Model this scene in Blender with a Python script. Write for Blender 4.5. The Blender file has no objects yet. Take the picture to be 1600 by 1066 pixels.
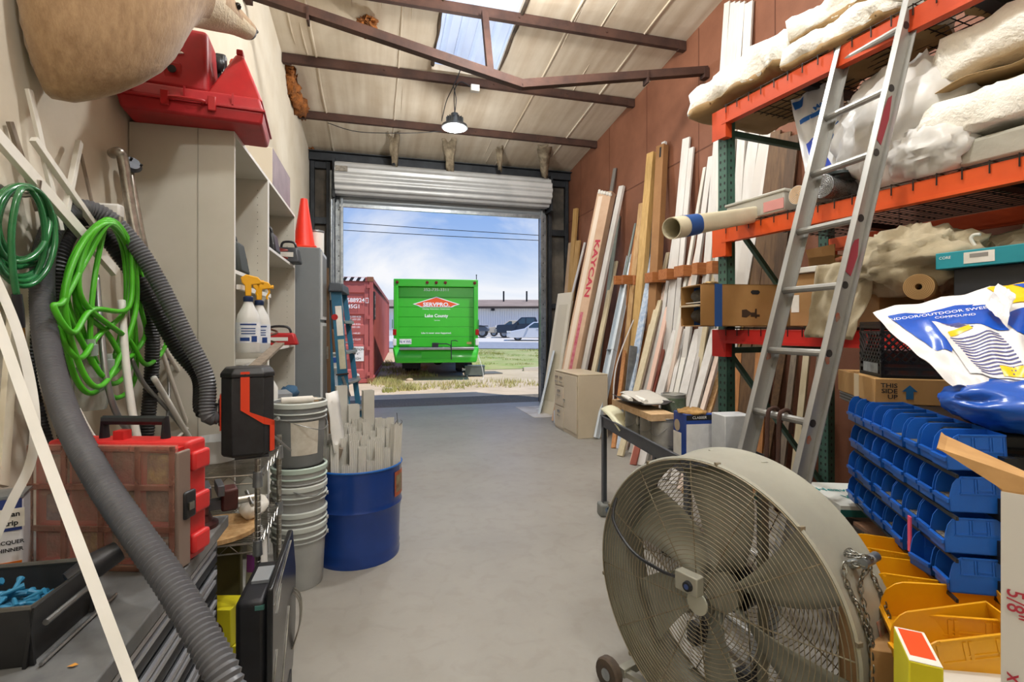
import bpy, bmesh, math, random
from mathutils import Vector as V, Matrix
random.seed(7)
rnd = random.random
def U(a, b): return a + (b - a) * random.random()
SC = bpy.context.scene
COL = SC.collection
PI = math.pi
# ---------------------------------------------------------------- camera geometry (metres; room axis = +Y)
FPX, CXP, CYP, CAMH = 785.0, 800.0, 513.0, 1.5
TH = math.atan(212 / 785.0)
SN, CS = math.sin(TH), math.cos(TH)
CAM = V((0, 0, CAMH))
def ray(px, py):
    k = (px - CXP) / FPX
    return V((SN + k * CS, CS - k * SN, (CYP - py) / FPX))
def onX(px, py, X): r = ray(px, py); return CAM + r * (X / r.x)
def onY(px, py, Y): r = ray(px, py); return CAM + r * (Y / r.y)
def onZ(px, py, Z): r = ray(px, py); return CAM + r * ((Z - CAMH) / r.z)
def atD(px, py, D): return CAM + ray(px, py) * D
def onP(px, py, P, n):
    r = ray(px, py); n = V(n); return CAM + r * ((V(P) - CAM).dot(n) / r.dot(n))
# ---------------------------------------------------------------- colours and materials
def lin(c): return c / 12.92 if c <= 0.04045 else ((c + 0.055) / 1.055) ** 2.4
def hexc(h):
    h = h.lstrip('#')
    return tuple(lin(int(h[i:i + 2], 16) / 255) for i in (0, 2, 4)) + (1.0,)
MATS = {}
def mat(name, col, rough=0.5, metal=0.0, col2=None, vs=4.0, st=(1, 1, 1), var=0.5, bump=0.0, bs=None, trans=0.0, alpha=1.0, spec=0.5, emit=None, es=0, detail=5, ior=1.45, coat=0.0, sharp=(0.35, 0.65), sheen=0.0, sss=0.0):
    if name in MATS: return MATS[name]
    m = bpy.data.materials.new(name); m.use_nodes = True
    nt = m.node_tree; N = nt.nodes; L = nt.links
    b = N['Principled BSDF']
    c1 = hexc(col)
    b.inputs['Base Color'].default_value = c1
    b.inputs['Roughness'].default_value = rough
    b.inputs['Metallic'].default_value = metal
    b.inputs['Specular IOR Level'].default_value = spec
    b.inputs['Transmission Weight'].default_value = trans
    b.inputs['Alpha'].default_value = alpha
    b.inputs['IOR'].default_value = ior
    b.inputs['Coat Weight'].default_value = coat
    b.inputs['Sheen Weight'].default_value = sheen
    if emit: b.inputs['Emission Color'].default_value = hexc(emit); b.inputs['Emission Strength'].default_value = es
    if col2 or bump:
        tc = N.new('ShaderNodeTexCoord'); mp = N.new('ShaderNodeMapping'); mp.inputs['Scale'].default_value = st
        L.new(tc.outputs['Object'], mp.inputs['Vector'])
        oi = N.new('ShaderNodeObjectInfo'); mu = N.new('ShaderNodeMath'); mu.operation = 'MULTIPLY'; mu.inputs[1].default_value = 20
        L.new(oi.outputs['Random'], mu.inputs[0])
    def noise(sc, det):
        n = N.new('ShaderNodeTexNoise'); n.noise_dimensions = '4D'
        n.inputs['Scale'].default_value = sc; n.inputs['Detail'].default_value = det; n.inputs['Roughness'].default_value = 0.6
        L.new(mp.outputs[0], n.inputs['Vector']); L.new(mu.outputs[0], n.inputs['W'])
        return n
    if col2:
        n = noise(vs, detail)
        r = N.new('ShaderNodeValToRGB'); r.color_ramp.elements[0].position = sharp[0]; r.color_ramp.elements[1].position = sharp[1]
        r.color_ramp.elements[0].color = c1; r.color_ramp.elements[1].color = hexc(col2)
        L.new(n.outputs['Fac'], r.inputs['Fac']); L.new(r.outputs['Color'], b.inputs['Base Color'])
    if bump:
        n2 = noise(bs or vs * 3, 4)
        bp = N.new('ShaderNodeBump'); bp.inputs['Strength'].default_value = min(1, bump); bp.inputs['Distance'].default_value = 0.02 * max(1, bump)
        L.new(n2.outputs['Fac'], bp.inputs['Height']); L.new(bp.outputs['Normal'], b.inputs['Normal'])
    MATS[name] = m
    return m
# ---------------------------------------------------------------- mesh builder (world coordinates)
def basis(n, up=None):
    n = V(n).normalized(); up = V(up) if up is not None else V((0, 0, 1))
    if abs(n.dot(up.normalized())) > 0.98: up = V((0, 1, 0))
    u = up.cross(n).normalized(); v = n.cross(u)
    return u, v, n
class MB:
    def __init__(s, xf=None): s.v = []; s.f = []; s.xf = xf
    def add(s, vs, fs):
        o = len(s.v)
        s.v += [(s.xf @ V(p)) if s.xf else V(p) for p in vs]
        s.f += [tuple(i + o for i in f) for f in fs]; return s
    def hexa(s, p):
        return s.add(p, [(0, 3, 2, 1), (4, 5, 6, 7), (0, 1, 5, 4), (1, 2, 6, 5), (2, 3, 7, 6), (3, 0, 4, 7)])
    def box(s, c, d, R=None):
        c = V(c); h = V(d) / 2
        R = Matrix.Rotation(R, 3, 'Z') if isinstance(R, (int, float)) else (R or Matrix.Identity(3))
        return s.hexa([c + R @ V((sx * h.x, sy * h.y, sz * h.z)) for sz in (-1, 1) for sx, sy in ((-1, -1), (1, -1), (1, 1), (-1, 1))])
    def bx(s, x0, x1, y0, y1, z0, z1): return s.box(((x0 + x1) / 2, (y0 + y1) / 2, (z0 + z1) / 2), (abs(x1 - x0), abs(y1 - y0), abs(z1 - z0)))
    def obox(s, o, u, v, w, a, b, c):   # box from corner o along u,v,w by lengths
        o, u, v, w = V(o), V(u) * a, V(v) * b, V(w) * c
        if u.cross(v).dot(w) < 0: u, v = v, u
        return s.hexa([o, o + u, o + u + v, o + v, o + w, o + u + w, o + u + v + w, o + v + w])
    def bar(s, p0, p1, w, h, up=(0, 0, 1)):
        p0, p1 = V(p0), V(p1); u, v, n = basis(p1 - p0, up)
        q = [p + u * (a * w / 2) + v * (b * h / 2) for p in (p0, p1) for a, b in ((-1, -1), (1, -1), (1, 1), (-1, 1))]
        return s.hexa(q)
    def tube(s, pts, r, n=8, closed=False, cap=True):
        pts = [V(p) for p in pts]; m = len(pts)
        rr = r if isinstance(r, (list, tuple)) else [r] * m
        vs = []; fr = None
        for i, p in enumerate(pts):
            t = (pts[(i + 1) % m] - pts[i - 1]) if closed else (pts[min(i + 1, m - 1)] - pts[max(i - 1, 0)])
            if t.length < 1e-9: t = V((0, 0, 1))
            t.normalize()
            if fr is None: fr = basis(t)[0]
            fr = fr - t * fr.dot(t)
            if fr.length < 1e-6: fr = basis(t)[0]
            fr.normalize(); g = t.cross(fr)
            vs += [p + (fr * math.cos(2 * PI * k / n) + g * math.sin(2 * PI * k / n)) * rr[i] for k in range(n)]
        fs = []
        for i in range(m if closed else m - 1):
            a, b = i * n, ((i + 1) % m) * n
            fs += [(a + k, a + (k + 1) % n, b + (k + 1) % n, b + k) for k in range(n)]
        if cap and not closed: fs += [tuple(range(n - 1, -1, -1)), tuple(range((m - 1) * n, m * n))]
        return s.add(vs, fs)
    def lathe(s, prof, o=(0, 0, 0), ax=(0, 0, 1), n=24, sx=1, sy=1, up=None):
        u, v, w = basis(ax, up); o = V(o); vs = []; fs = []; idx = []
        for r, z in prof:
            if r < 1e-6: idx.append([len(vs)] * n); vs.append(o + w * z)
            else:
                idx.append(list(range(len(vs), len(vs) + n)))
                vs += [o + w * z + u * (r * sx * math.cos(2 * PI * k / n)) + v * (r * sy * math.sin(2 * PI * k / n)) for k in range(n)]
        for a, b in zip(idx, idx[1:]):
            for k in range(n):
                q = [a[k], a[(k + 1) % n], b[(k + 1) % n], b[k]]; q2 = []
                for i in q:
                    if i not in q2: q2.append(i)
                if len(q2) > 2: fs.append(tuple(q2))
        return s.add(vs, fs)
    def loft(s, rings, cap=True, closed=True):
        n = len(rings[0]); vs = [V(p) for r in rings for p in r]; fs = []
        for i in range(len(rings) - 1):
            a, b = i * n, (i + 1) * n
            for k in range(n if closed else n - 1): fs.append((a + k, a + (k + 1) % n, b + (k + 1) % n, b + k))
        if cap: fs += [tuple(range(n - 1, -1, -1)), tuple(range((len(rings) - 1) * n, len(rings) * n))]
        return s.add(vs, fs)
    def prism(s, poly, o, u, v, d):      # polygon in the (u,v) plane at o, swept by vector d
        o, u, v, d = V(o), V(u), V(v), V(d); n = len(poly)
        a = [o + u * x + v * y for x, y in poly]
        return s.add(a + [p + d for p in a], [tuple(range(n - 1, -1, -1)), tuple(range(n, 2 * n))] + [(k, (k + 1) % n, n + (k + 1) % n, n + k) for k in range(n)])
    def sheet(s, g, t=None):             # g: rows of points; t: thickness
        R, Cn = len(g), len(g[0]); P = [V(p) for r in g for p in r]
        q = [(i * Cn + j, i * Cn + j + 1, (i + 1) * Cn + j + 1, (i + 1) * Cn + j) for i in range(R - 1) for j in range(Cn - 1)]
        if not t: return s.add(P, q)
        nr = [V() for _ in P]
        for f in q:
            nn = (P[f[1]] - P[f[0]]).cross(P[f[3]] - P[f[0]])
            for i in f: nr[i] += nn
        B = [p - (m.normalized() if m.length > 1e-12 else V((0, 0, 1))) * t for p, m in zip(P, nr)]
        K = len(P); rim = [i for i in range(Cn)] + [i * Cn + Cn - 1 for i in range(1, R)] + [(R - 1) * Cn + j for j in range(Cn - 2, -1, -1)] + [i * Cn for i in range(R - 2, 0, -1)]
        fs = q + [tuple(K + i for i in reversed(f)) for f in q]
        fs += [(rim[i], K + rim[i], K + rim[(i + 1) % len(rim)], rim[(i + 1) % len(rim)]) for i in range(len(rim))]
        return s.add(P + B, fs)
    def ball(s, c, r, n=12, m=8):
        r = V(r) if not isinstance(r, (int, float)) else V((r, r, r)); c = V(c); vs = [c + V((0, 0, -r.z))]; fs = []
        for i in range(1, m):
            a = -PI / 2 + PI * i / m
            vs += [c + V((r.x * math.cos(a) * math.cos(2 * PI * k / n), r.y * math.cos(a) * math.sin(2 * PI * k / n), r.z * math.sin(a))) for k in range(n)]
        vs.append(c + V((0, 0, r.z))); T = len(vs) - 1
        for k in range(n):
            fs.append((0, 1 + (k + 1) % n, 1 + k)); fs.append((T, T - n + k, T - n + (k + 1) % n))
            for i in range(m - 2): a = 1 + i * n; fs.append((a + k, a + (k + 1) % n, a + n + (k + 1) % n, a + n + k))
        return s.add(vs, fs)
    def jig(s, a):
        s.v = [p + V((U(-a, a), U(-a, a), U(-a, a))) for p in s.v]; return s
    def build(s, name, m, parent=None, loc=None, bev=0, seg=2, sub=0, ang=35, label=None, fix=True):
        me = bpy.data.meshes.new(name)
        if parent is not None: o0 = ORG[parent.name]
        elif loc is not None: o0 = V(loc)
        else:
            xs = [[p[i] for p in s.v] for i in range(3)]
            o0 = V(((min(xs[0]) + max(xs[0])) / 2, (min(xs[1]) + max(xs[1])) / 2, min(xs[2])))
        me.from_pydata([tuple(p - o0) for p in s.v], [], s.f); me.validate()
        if fix:
            bm = bmesh.new(); bm.from_mesh(me); bmesh.ops.recalc_face_normals(bm, faces=bm.faces); bm.to_mesh(me); bm.free()
        me.materials.append(m)
        return link(name, me, o0, parent, bev, seg, sub, ang, label)
def link(name, me, o0, parent=None, bev=0, seg=2, sub=0, ang=35, label=None):
    o = bpy.data.objects.new(name, me); COL.objects.link(o)
    if ang:
        me.polygons.foreach_set('use_smooth', [True] * len(me.polygons)); me.set_sharp_from_angle(angle=math.radians(ang))
    if parent is not None: o.parent = parent
    else: o.location = o0
    ORG[o.name] = V(o0)
    if bev:
        b = o.modifiers.new('bevel', 'BEVEL'); b.width = bev; b.segments = seg; b.limit_method = 'ANGLE'; b.angle_limit = 0.6; b.harden_normals = False
    if sub:
        b = o.modifiers.new('subd', 'SUBSURF'); b.levels = sub; b.render_levels = sub
    if label: o['label'] = label
    return o
ORG = {}
def tag(o, label, cat, group=None, kind=None):
    if label: o['label'] = label
    if cat: o['category'] = cat
    if group: o['group'] = group
    if kind: o['kind'] = kind
    return o
def thing(name, label, cat, loc, group=None, kind=None):
    o = bpy.data.objects.new(name, None); COL.objects.link(o); o.location = V(loc); o.empty_display_size = 0.1
    ORG[o.name] = V(loc); return tag(o, label, cat, group, kind)
def one(name, mb, m, label, cat, group=None, kind=None, **k):
    return tag(mb.build(name, m, **k), label, cat, group, kind)
def struct(name, mb, m, **k): return tag(mb.build(name, m, **k), None, None, None, 'structure')
KIDS = {}
def copy_tree(root, loc=None, rotz=None, label=None, group=None, parent=None):
    r = root.copy(); COL.objects.link(r)
    if parent is not None: r.parent = parent
    if loc is not None: r.location = V(loc)
    if rotz is not None: r.rotation_euler = rotz if not isinstance(rotz, (int, float)) else (0, 0, rotz)
    ORG[r.name] = V(r.location) if parent is None else ORG[parent.name]
    if label: r['label'] = label
    if group: r['group'] = group
    for ch in [c for c in COL.objects if c.parent == root]: copy_tree(ch, parent=r)
    return r
def text(s, o, u, v, size, name, m, parent, ext=0.0004, align='CENTER', bold=0, sx=1, shear=0, sp=1.0):
    c = bpy.data.curves.new('t', 'FONT'); c.body = s; c.size = 1; c.extrude = 0; c.align_x = align; c.align_y = 'CENTER'; c.offset = bold; c.shear = shear; c.space_character = sp; c.resolution_u = 3
    to = bpy.data.objects.new('t', c); COL.objects.link(to)
    bpy.context.view_layer.update()
    me = bpy.data.meshes.new_from_object(to.evaluated_get(bpy.context.evaluated_depsgraph_get()))
    bpy.data.objects.remove(to)
    u, v = V(u).normalized(), V(v).normalized(); n = u.cross(v); o = V(o) + n * 0.0008; o0 = ORG[parent.name]
    for p in me.vertices: p.co = o + u * (p.co.x * size * sx) + v * (p.co.y * size) - o0
    me.name = name; me.materials.clear(); me.materials.append(m)
    return link(name, me, o0, parent, ang=0)
def spline(pts, n=8, closed=False):       # Catmull-Rom
    P = [V(p) for p in pts]; m = len(P); out = []
    for i in range(m if closed else m - 1):
        a, b, c, d = (P[(i - 1) % m], P[i], P[(i + 1) % m], P[(i + 2) % m]) if closed else (P[max(i - 1, 0)], P[i], P[i + 1], P[min(i + 2, m - 1)])
        for k in range(n):
            t = k / n
            out.append(0.5 * ((2 * b) + (c - a) * t + (2 * a - 5 * b + 4 * c - d) * t * t + (3 * b - a - 3 * c + d) * t ** 3))
    if not closed: out.append(P[-1])
    return out
def vnoise(x, y, z=0, s=1.0):
    from mathutils import noise
    return noise.noise(V((x * s, y * s, z * s)))
def sash(pts, r, rib, step):               # ribbed hose radii over a finely sampled path
    P = [V(p) for p in pts]; out = [P[0]]; acc = 0
    for a, b in zip(P, P[1:]):
        d = (b - a).length
        if d < 1e-9: continue
        t = step - acc
        while t <= d: out.append(a + (b - a) * (t / d)); t += step
        acc = (acc + d) % step
    return out, [r + (rib if i % 2 else 0) for i in range(len(out))]
EXPO = 0.0
W1, W2, W3, W4, LENS = 105, 235, 185, 245, 8
# ---------------------------------------------------------------- shared materials
white_pl = mat('white_plastic', '#e4e4e0', 0.45, col2='#d3d3cc', vs=3)
offwhite = mat('offwhite_vinyl', '#dcdad2', 0.5, col2='#c8c5ba', vs=3, st=(1, 1, .2))
cream = mat('cream_paint', '#cfc8b4', 0.55, col2='#bdb49d', vs=4)
lam_white = mat('white_laminate', '#c4c1b6', 0.45, col2='#b9b6aa', vs=2)
edge_white = mat('laminate_edge', '#e2e1dc', 0.4)
black_pl = mat('black_plastic', '#17181a', 0.42, col2='#22242a', vs=8)
black_metal = mat('black_metal', '#1b1d20', 0.4, 0.3, col2='#2b2d31', vs=6)
dark_steel = mat('dark_steel', '#3e4146', 0.45, 0.5, col2='#565a60', vs=6)
chrome = mat('chrome', '#c2c0ba', 0.34, 1.0, col2='#8d8b84', vs=15)
alu = mat('aluminium', '#9fa2a4', 0.38, 0.85, col2='#8a8b8a', vs=4, st=(1, 1, .15))
galv = mat('galvanised', '#a7adb1', 0.42, 0.8, col2='#7f868c', vs=9)
rust = mat('rusty_steel', '#37251f', 0.75, 0.2, col2='#4d342a', vs=5, bump=.2)
tan_wood = mat('tan_wood', '#b8945e', 0.6, col2='#a07c48', vs=3, st=(14, 14, 1.2))
pine = mat('pine_wood', '#c7a578', 0.6, col2='#a9814f', vs=3, st=(14, 14, 1.2))
orange_wood = mat('orange_wood', '#c08a58', 0.6, col2='#a56e3e', vs=3, st=(14, 14, 1.2))
brown_wood = mat('brown_wood', '#6f5438', 0.65, col2='#4f3925', vs=3, st=(14, 14, 1.2))
grey_wood = mat('grey_wood', '#8a7d6d', 0.65, col2='#6c6155', vs=3, st=(14, 14, 1.2))
card = mat('cardboard', '#b08a5c', 0.8, col2='#a27c4f', vs=4)
card_d = mat('dark_cardboard', '#7d5a3c', 0.8, col2='#6b4b31', vs=4)
red_pl = mat('red_plastic', '#b51f22', 0.4, col2='#9c191c', vs=5)
red_case = mat('red_case_plastic', '#b3222a', 0.45, col2='#9b1d24', vs=7, bump=.05, bs=300)
orange_pl = mat('orange_plastic', '#e0391c', 0.4)
yellow_pl = mat('yellow_plastic', '#e5a81c', 0.4)
paper = mat('white_paper', '#e8e6df', 0.7, col2='#d6d3c9', vs=10)
ink = mat('black_ink', '#1d1d1f', 0.6)
ink_blue = mat('blue_ink', '#20407f', 0.6)
ink_red = mat('red_ink', '#b5394a', 0.7)
ink_white = mat('white_ink', '#f4f4f2', 0.5)
blue_tape = mat('blue_tape', '#234f92', 0.6)
glass_bottle = mat('translucent_plastic', '#e3e6e6', 0.35, trans=.35)
# door-wall and shell
def concrete():
    m = mat('concrete_floor', '#a09d95', 0.6, col2='#8f8b83', vs=1.1, bump=.05, bs=40, detail=8, sharp=(.3, .7))
    nt = m.node_tree; N = nt.nodes; L = nt.links; b = N['Principled BSDF']
    src = b.inputs['Base Color'].links[0].from_socket
    tc = N.new('ShaderNodeTexCoord')
    n = N.new('ShaderNodeTexNoise'); n.inputs['Scale'].default_value = 9; n.inputs['Detail'].default_value = 9; n.inputs['Distortion'].default_value = .6
    L.new(tc.outputs['Object'], n.inputs['Vector'])
    r = N.new('ShaderNodeValToRGB'); r.color_ramp.elements[0].position = .36; r.color_ramp.elements[1].position = .5
    r.color_ramp.elements[0].color = (.72, .68, .62, 1); r.color_ramp.elements[1].color = (1, 1, 1, 1)
    L.new(n.outputs['Fac'], r.inputs['Fac'])
    mx = N.new('ShaderNodeMix'); mx.data_type = 'RGBA'; mx.blend_type = 'MULTIPLY'; mx.inputs[0].default_value = .22
    L.new(src, mx.inputs[6]); L.new(r.outputs['Color'], mx.inputs[7]); L.new(mx.outputs[2], b.inputs['Base Color'])
    # long dark tyre and drag stains with a shape of their own
    v = N.new('ShaderNodeTexNoise'); v.inputs['Scale'].default_value = .55; v.inputs['Detail'].default_value = 4
    L.new(tc.outputs['Object'], v.inputs['Vector'])
    rr = N.new('ShaderNodeMapRange'); rr.inputs['From Min'].default_value = .3; rr.inputs['From Max'].default_value = .7; rr.inputs['To Min'].default_value = .38; rr.inputs['To Max'].default_value = .62
    L.new(v.outputs['Fac'], rr.inputs['Value']); L.new(rr.outputs[0], b.inputs['Roughness'])
    return m
concrete_m = concrete()
wall_cream = mat('drywall', '#d6cfbf', 0.75, col2='#c8beaa', vs=1.6, detail=6, bump=.04, bs=60)
hardboard = mat('brown_hardboard', '#80533d', 0.6, col2='#6f4531', vs=2.2, detail=8, bump=.06, bs=80)
def ceil_m():
    m = mat('insulation_facing', '#d6ccba', 0.7, col2='#bdae97', vs=.9, detail=9, bump=.25, bs=4, sharp=(.38, .72))
    nt = m.node_tree; N = nt.nodes; L = nt.links; b = N['Principled BSDF']
    src = b.inputs['Base Color'].links[0].from_socket
    tc = N.new('ShaderNodeTexCoord'); sx = N.new('ShaderNodeSeparateXYZ'); L.new(tc.outputs['Object'], sx.inputs[0])
    mp = N.new('ShaderNodeMapping'); mp.inputs['Scale'].default_value = (5, .35, 1); L.new(tc.outputs['Object'], mp.inputs[0])
    n = N.new('ShaderNodeTexNoise'); n.inputs['Scale'].default_value = 1.5; n.inputs['Detail'].default_value = 7; L.new(mp.outputs[0], n.inputs['Vector'])
    r = N.new('ShaderNodeValToRGB'); r.color_ramp.elements[0].position = .33; r.color_ramp.elements[1].position = .6
    r.color_ramp.elements[0].color = (.62, .52, .42, 1); r.color_ramp.elements[1].color = (1, 1, 1, 1); L.new(n.outputs['Fac'], r.inputs['Fac'])
    mx = N.new('ShaderNodeMix'); mx.data_type = 'RGBA'; mx.blend_type = 'MULTIPLY'; mx.inputs[0].default_value = .5
    L.new(src, mx.inputs[6]); L.new(r.outputs['Color'], mx.inputs[7]); L.new(mx.outputs[2], b.inputs['Base Color'])
    return m
ceil_mat = ceil_m()
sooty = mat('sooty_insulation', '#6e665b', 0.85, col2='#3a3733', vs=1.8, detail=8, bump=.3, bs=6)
dark_frame = mat('dark_frame_steel', '#24272b', 0.5, 0.4, col2='#34383d', vs=5)
# ---------------------------------------------------------------- camera, world, render look
cd = bpy.data.cameras.new('camera'); cam = bpy.data.objects.new('camera', cd); COL.objects.link(cam)
cam.location = CAM; cam.rotation_euler = (PI / 2, 0, -TH)
cd.sensor_width = 36; cd.lens = FPX / 1600 * 36; cd.shift_y = (CYP - 533) / 1600; cd.clip_start = .02; cd.clip_end = 500
SC.camera = cam
SC.view_settings.view_transform = 'Standard'; SC.view_settings.look = 'None'; SC.view_settings.gamma = 1; SC.view_settings.exposure = EXPO
SC.cycles.use_denoising = True
SC.cycles.max_bounces = 8
w = bpy.data.worlds.new('sky'); SC.world = w; w.use_nodes = True
nt = w.node_tree; N = nt.nodes; L = nt.links; bg = N['Background']
tc = N.new('ShaderNodeTexCoord'); sp = N.new('ShaderNodeSeparateXYZ'); L.new(tc.outputs['Generated'], sp.inputs[0])
g = N.new('ShaderNodeValToRGB'); g.color_ramp.elements[0].position = 0; g.color_ramp.elements[0].color = hexc('#c4dcf6'); g.color_ramp.elements[1].position = .42; g.color_ramp.elements[1].color = hexc('#3f86e6')
L.new(sp.outputs['Z'], g.inputs['Fac'])
mp = N.new('ShaderNodeMapping'); mp.inputs['Scale'].default_value = (1.0, 1.0, 1.9); mp.inputs['Location'].default_value = (.35, .1, .62); L.new(tc.outputs['Generated'], mp.inputs[0])
n = N.new('ShaderNodeTexNoise'); n.inputs['Scale'].default_value = 2.6; n.inputs['Detail'].default_value = 9; n.inputs['Roughness'].default_value = .55; n.inputs['Distortion'].default_value = .5; L.new(mp.outputs[0], n.inputs['Vector'])
hz = N.new('ShaderNodeMapRange'); hz.inputs['From Min'].default_value = .0; hz.inputs['From Max'].default_value = .5; hz.inputs['To Min'].default_value = .2; hz.inputs['To Max'].default_value = -.08; L.new(sp.outputs['Z'], hz.inputs['Value'])
ad = N.new('ShaderNodeMath'); ad.operation = 'ADD'; L.new(n.outputs['Fac'], ad.inputs[0]); L.new(hz.outputs[0], ad.inputs[1])
cr = N.new('ShaderNodeValToRGB'); cr.color_ramp.elements[0].position = .55; cr.color_ramp.elements[1].position = .76; L.new(ad.outputs[0], cr.inputs['Fac'])
mx = N.new('ShaderNodeMix'); mx.data_type = 'RGBA'; L.new(cr.outputs['Color'], mx.inputs[0]); L.new(g.outputs['Color'], mx.inputs[6]); mx.inputs[7].default_value = (.95, .96, .99, 1)
L.new(mx.outputs[2], bg.inputs['Color']); bg.inputs['Strength'].default_value = 1.0
sl = bpy.data.lights.new('sun', 'SUN'); sl.energy = 4.2; sl.angle = .01; sl.color = (1, .96, .9)
so = bpy.data.objects.new('sun', sl); COL.objects.link(so); so.location = (8, -6, 20)
so.rotation_euler = V((-.34, .38, -1)).to_track_quat('-Z', 'Y').to_euler()
# ---------------------------------------------------------------- room shell
XL, XR, YF, YB, RS = -1.16, 3.81, 9.70, -2.6, .117
def cz(y): return 4.68 + RS * (9.7 - y)
struct('floor', MB().bx(XL - .15, XR + .15, YB - .15, 9.78, -.2, 0), concrete_m, loc=(0, 0, 0), ang=0)
def wallpoly(x0, x1):   # side wall following the roof slope
    p = [(YB - .1, -.2), (YF + .2, -.2), (YF + .2, cz(YF + .2) + .1), (YB - .1, cz(YB - .1) + .1)]
    return MB().prism(p, (x0, 0, 0), (0, 1, 0), (0, 0, 1), (x1 - x0, 0, 0))
struct('wall_left', wallpoly(XL, XL - .12), wall_cream, loc=(XL, 0, 0), ang=0)
struct('wall_right', wallpoly(XR, XR + .12), hardboard, loc=(XR, 0, 0), ang=0)
struct('wall_back', MB().bx(XL - .12, XR + .12, YB - .12, YB, -.2, cz(YB) + .2), wall_cream, loc=(0, YB, 0), ang=0)
DL, DR, DT = -.60, 3.20, 3.86
dw = MB()
for a, b, z0, z1 in ((XL, DL - .02, 0, 4.6), (DR + .02, XR, 0, 4.6), (DL - .02, DR + .02, DT + .5, 4.6)):
    dw.bx(a, b, 9.72, 9.84, z0, z1)
struct('wall_front', dw, sooty, loc=(0, 9.7, 0), ang=0)
# ceiling of vinyl-faced insulation, open where the translucent roof panel is
SK = (.72, 1.62, 1.2, 6.86)
def cpanel(x0, x1, y0, y1, t=.08):
    return [V((x0, y0, cz(y0))), V((x1, y0, cz(y0))), V((x1, y1, cz(y1))), V((x0, y1, cz(y1))), V((x0, y0, cz(y0) + t)), V((x1, y0, cz(y0) + t)), V((x1, y1, cz(y1) + t)), V((x0, y1, cz(y1) + t))]
c = MB()
for q in ((XL - .1, SK[0], YB - .1, YF + .3), (SK[1], XR + .1, YB - .1, YF + .3), (SK[0], SK[1], YB - .1, SK[2]), (SK[0], SK[1], SK[3], YF + .3)): c.hexa(cpanel(*q))
for x in (-.75, .28, 2.25, 3.22):       # taped seams hanging slightly
    pts = [V((x + .02 * vnoise(y, x), y, cz(y) - .004)) for y in [YB + k * .25 for k in range(50)]]
    c.tube(pts, .014, 6)
for k in range(40):                      # shallow sagging folds between purlins
    x = U(XL, XR); y0 = U(0, 9); 
    if SK[0] - .1 < x < SK[1] + .1: continue
    c.tube([V((x + .03 * vnoise(y, x * 3), y, cz(y))) for y in [y0 + i * .12 for i in range(7)]], [.002, .008, .01, .012, .01, .008, .002], 5)
struct('ceiling', c, ceil_mat, loc=(0, 0, 0))
fib = mat('fibreglass_panel', '#e6edf2', .4)
_n = fib.node_tree.nodes; _l = fib.node_tree.links; _t = _n.new('ShaderNodeBsdfTranslucent'); _t.inputs['Color'].default_value = (.9, .95, 1, 1); _m = _n.new('ShaderNodeMixShader'); _m.inputs[0].default_value = .6
_l.new(_n['Principled BSDF'].outputs[0], _m.inputs[1]); _l.new(_t.outputs[0], _m.inputs[2]); _l.new(_m.outputs[0], _n['Material Output'].inputs['Surface'])
g = []
for j in range(2):
    y = (SK[2] - .1, SK[3] + .1)[j]; r = []
    for i in range(97):
        x = SK[0] - .06 + (SK[1] - SK[0] + .12) * i / 96; ph = (x * 5.0) % 1
        r.append((x, y, cz(y) + .10 + (.035 if ph < .22 else .0 if ph > .42 else .035 * (1 - (ph - .22) / .2)) ))
    g.append(r)
struct('window_1', MB().sheet(g, .003), fib, ang=20)
# opaque ribbed edges beside the translucent sheet (torn dark facing)
for x in (SK[0], SK[1]):
    e = MB(); pts = [V((x + .02 * vnoise(y * 3, x), y, cz(y) - .01 - .02 * abs(vnoise(y * 4, x + 3)))) for y in [SK[2] + k * .15 for k in range(38)]]
    e.tube(pts, [.02 + .014 * vnoise(p.y * 5, x) for p in pts], 6)
    struct('trim_%d' % (1 if x == SK[0] else 2), e, mat('torn_facing', '#3b332b', .9, col2='#5b4a38', vs=8), ang=60)
# ---------------------------------------------------------------- purlins and truss
def purlin(y, lab):
    z = cz(y) - .06; m = MB()
    m.bx(XL + .005, XR - .005, y - .03, y + .03, z - .055, z - .045).bx(XL + .005, XR - .005, y - .03, y - .024, z - .05, z + .05).bx(XL + .005, XR - .005, y - .03, y + .03, z + .045, z + .056)
    t = thing('roof_purlin', lab, 'beam', (1.3, y, z - .055), 'roof purlins')
    m.build('channel', rust, t, ang=0)
    for x in (XL + .06, XR - .06): MB().bx(x - .05, x + .05, y - .035, y + .034, z - .065, z + .02).build('end_clip', rust, t)
    for x in (.1, 1.6, 2.7): MB().lathe([(0, 0), (.012, 0), (.012, .014), (0, .014)], (x, y - .03, z), (0, -1, 0), 6).build('bolt', rust, t)
purlin(8.29, 'rust-brown roof purlin nearest the door, above the roller door')
purlin(6.94, 'rust-brown roof purlin second from the door, behind the bent truss rod')
purlin(5.62, 'rust-brown roof purlin third from the door, above the truss upright')
purlin(4.29, 'rust-brown roof purlin beyond the top of the picture'); 
t = thing('roof_truss', 'rust-brown bent truss chord spanning the room in a shallow V', 'truss', (1.45, 5.2, 4.08))
A, B_, C_ = onX(382, -8, XL + .01), onY(815, 138, 5.2), onX(1104, 116, XR - .01)
for p0, p1 in ((A, B_), (B_, C_)):
    m = MB().bar(p0, p1, .085, .012); d = (p1 - p0).normalized(); up = V((0, 0, 1)); 
    m.bar(p0 + V((0, -.036, .04)), p1 + V((0, -.036, .04)), .012, .085)
    m.build('chord', rust, t)
MB().bar(onY(757, 20, 5.5), onY(766, 116, 5.2), .07, .07).build('upright', rust, t)
for p in (A, C_): MB().box(p + V((.03 if p.x < 0 else -.03, 0, 0)), (.06, .1, .12)).build('end_plate', rust, t)
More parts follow.
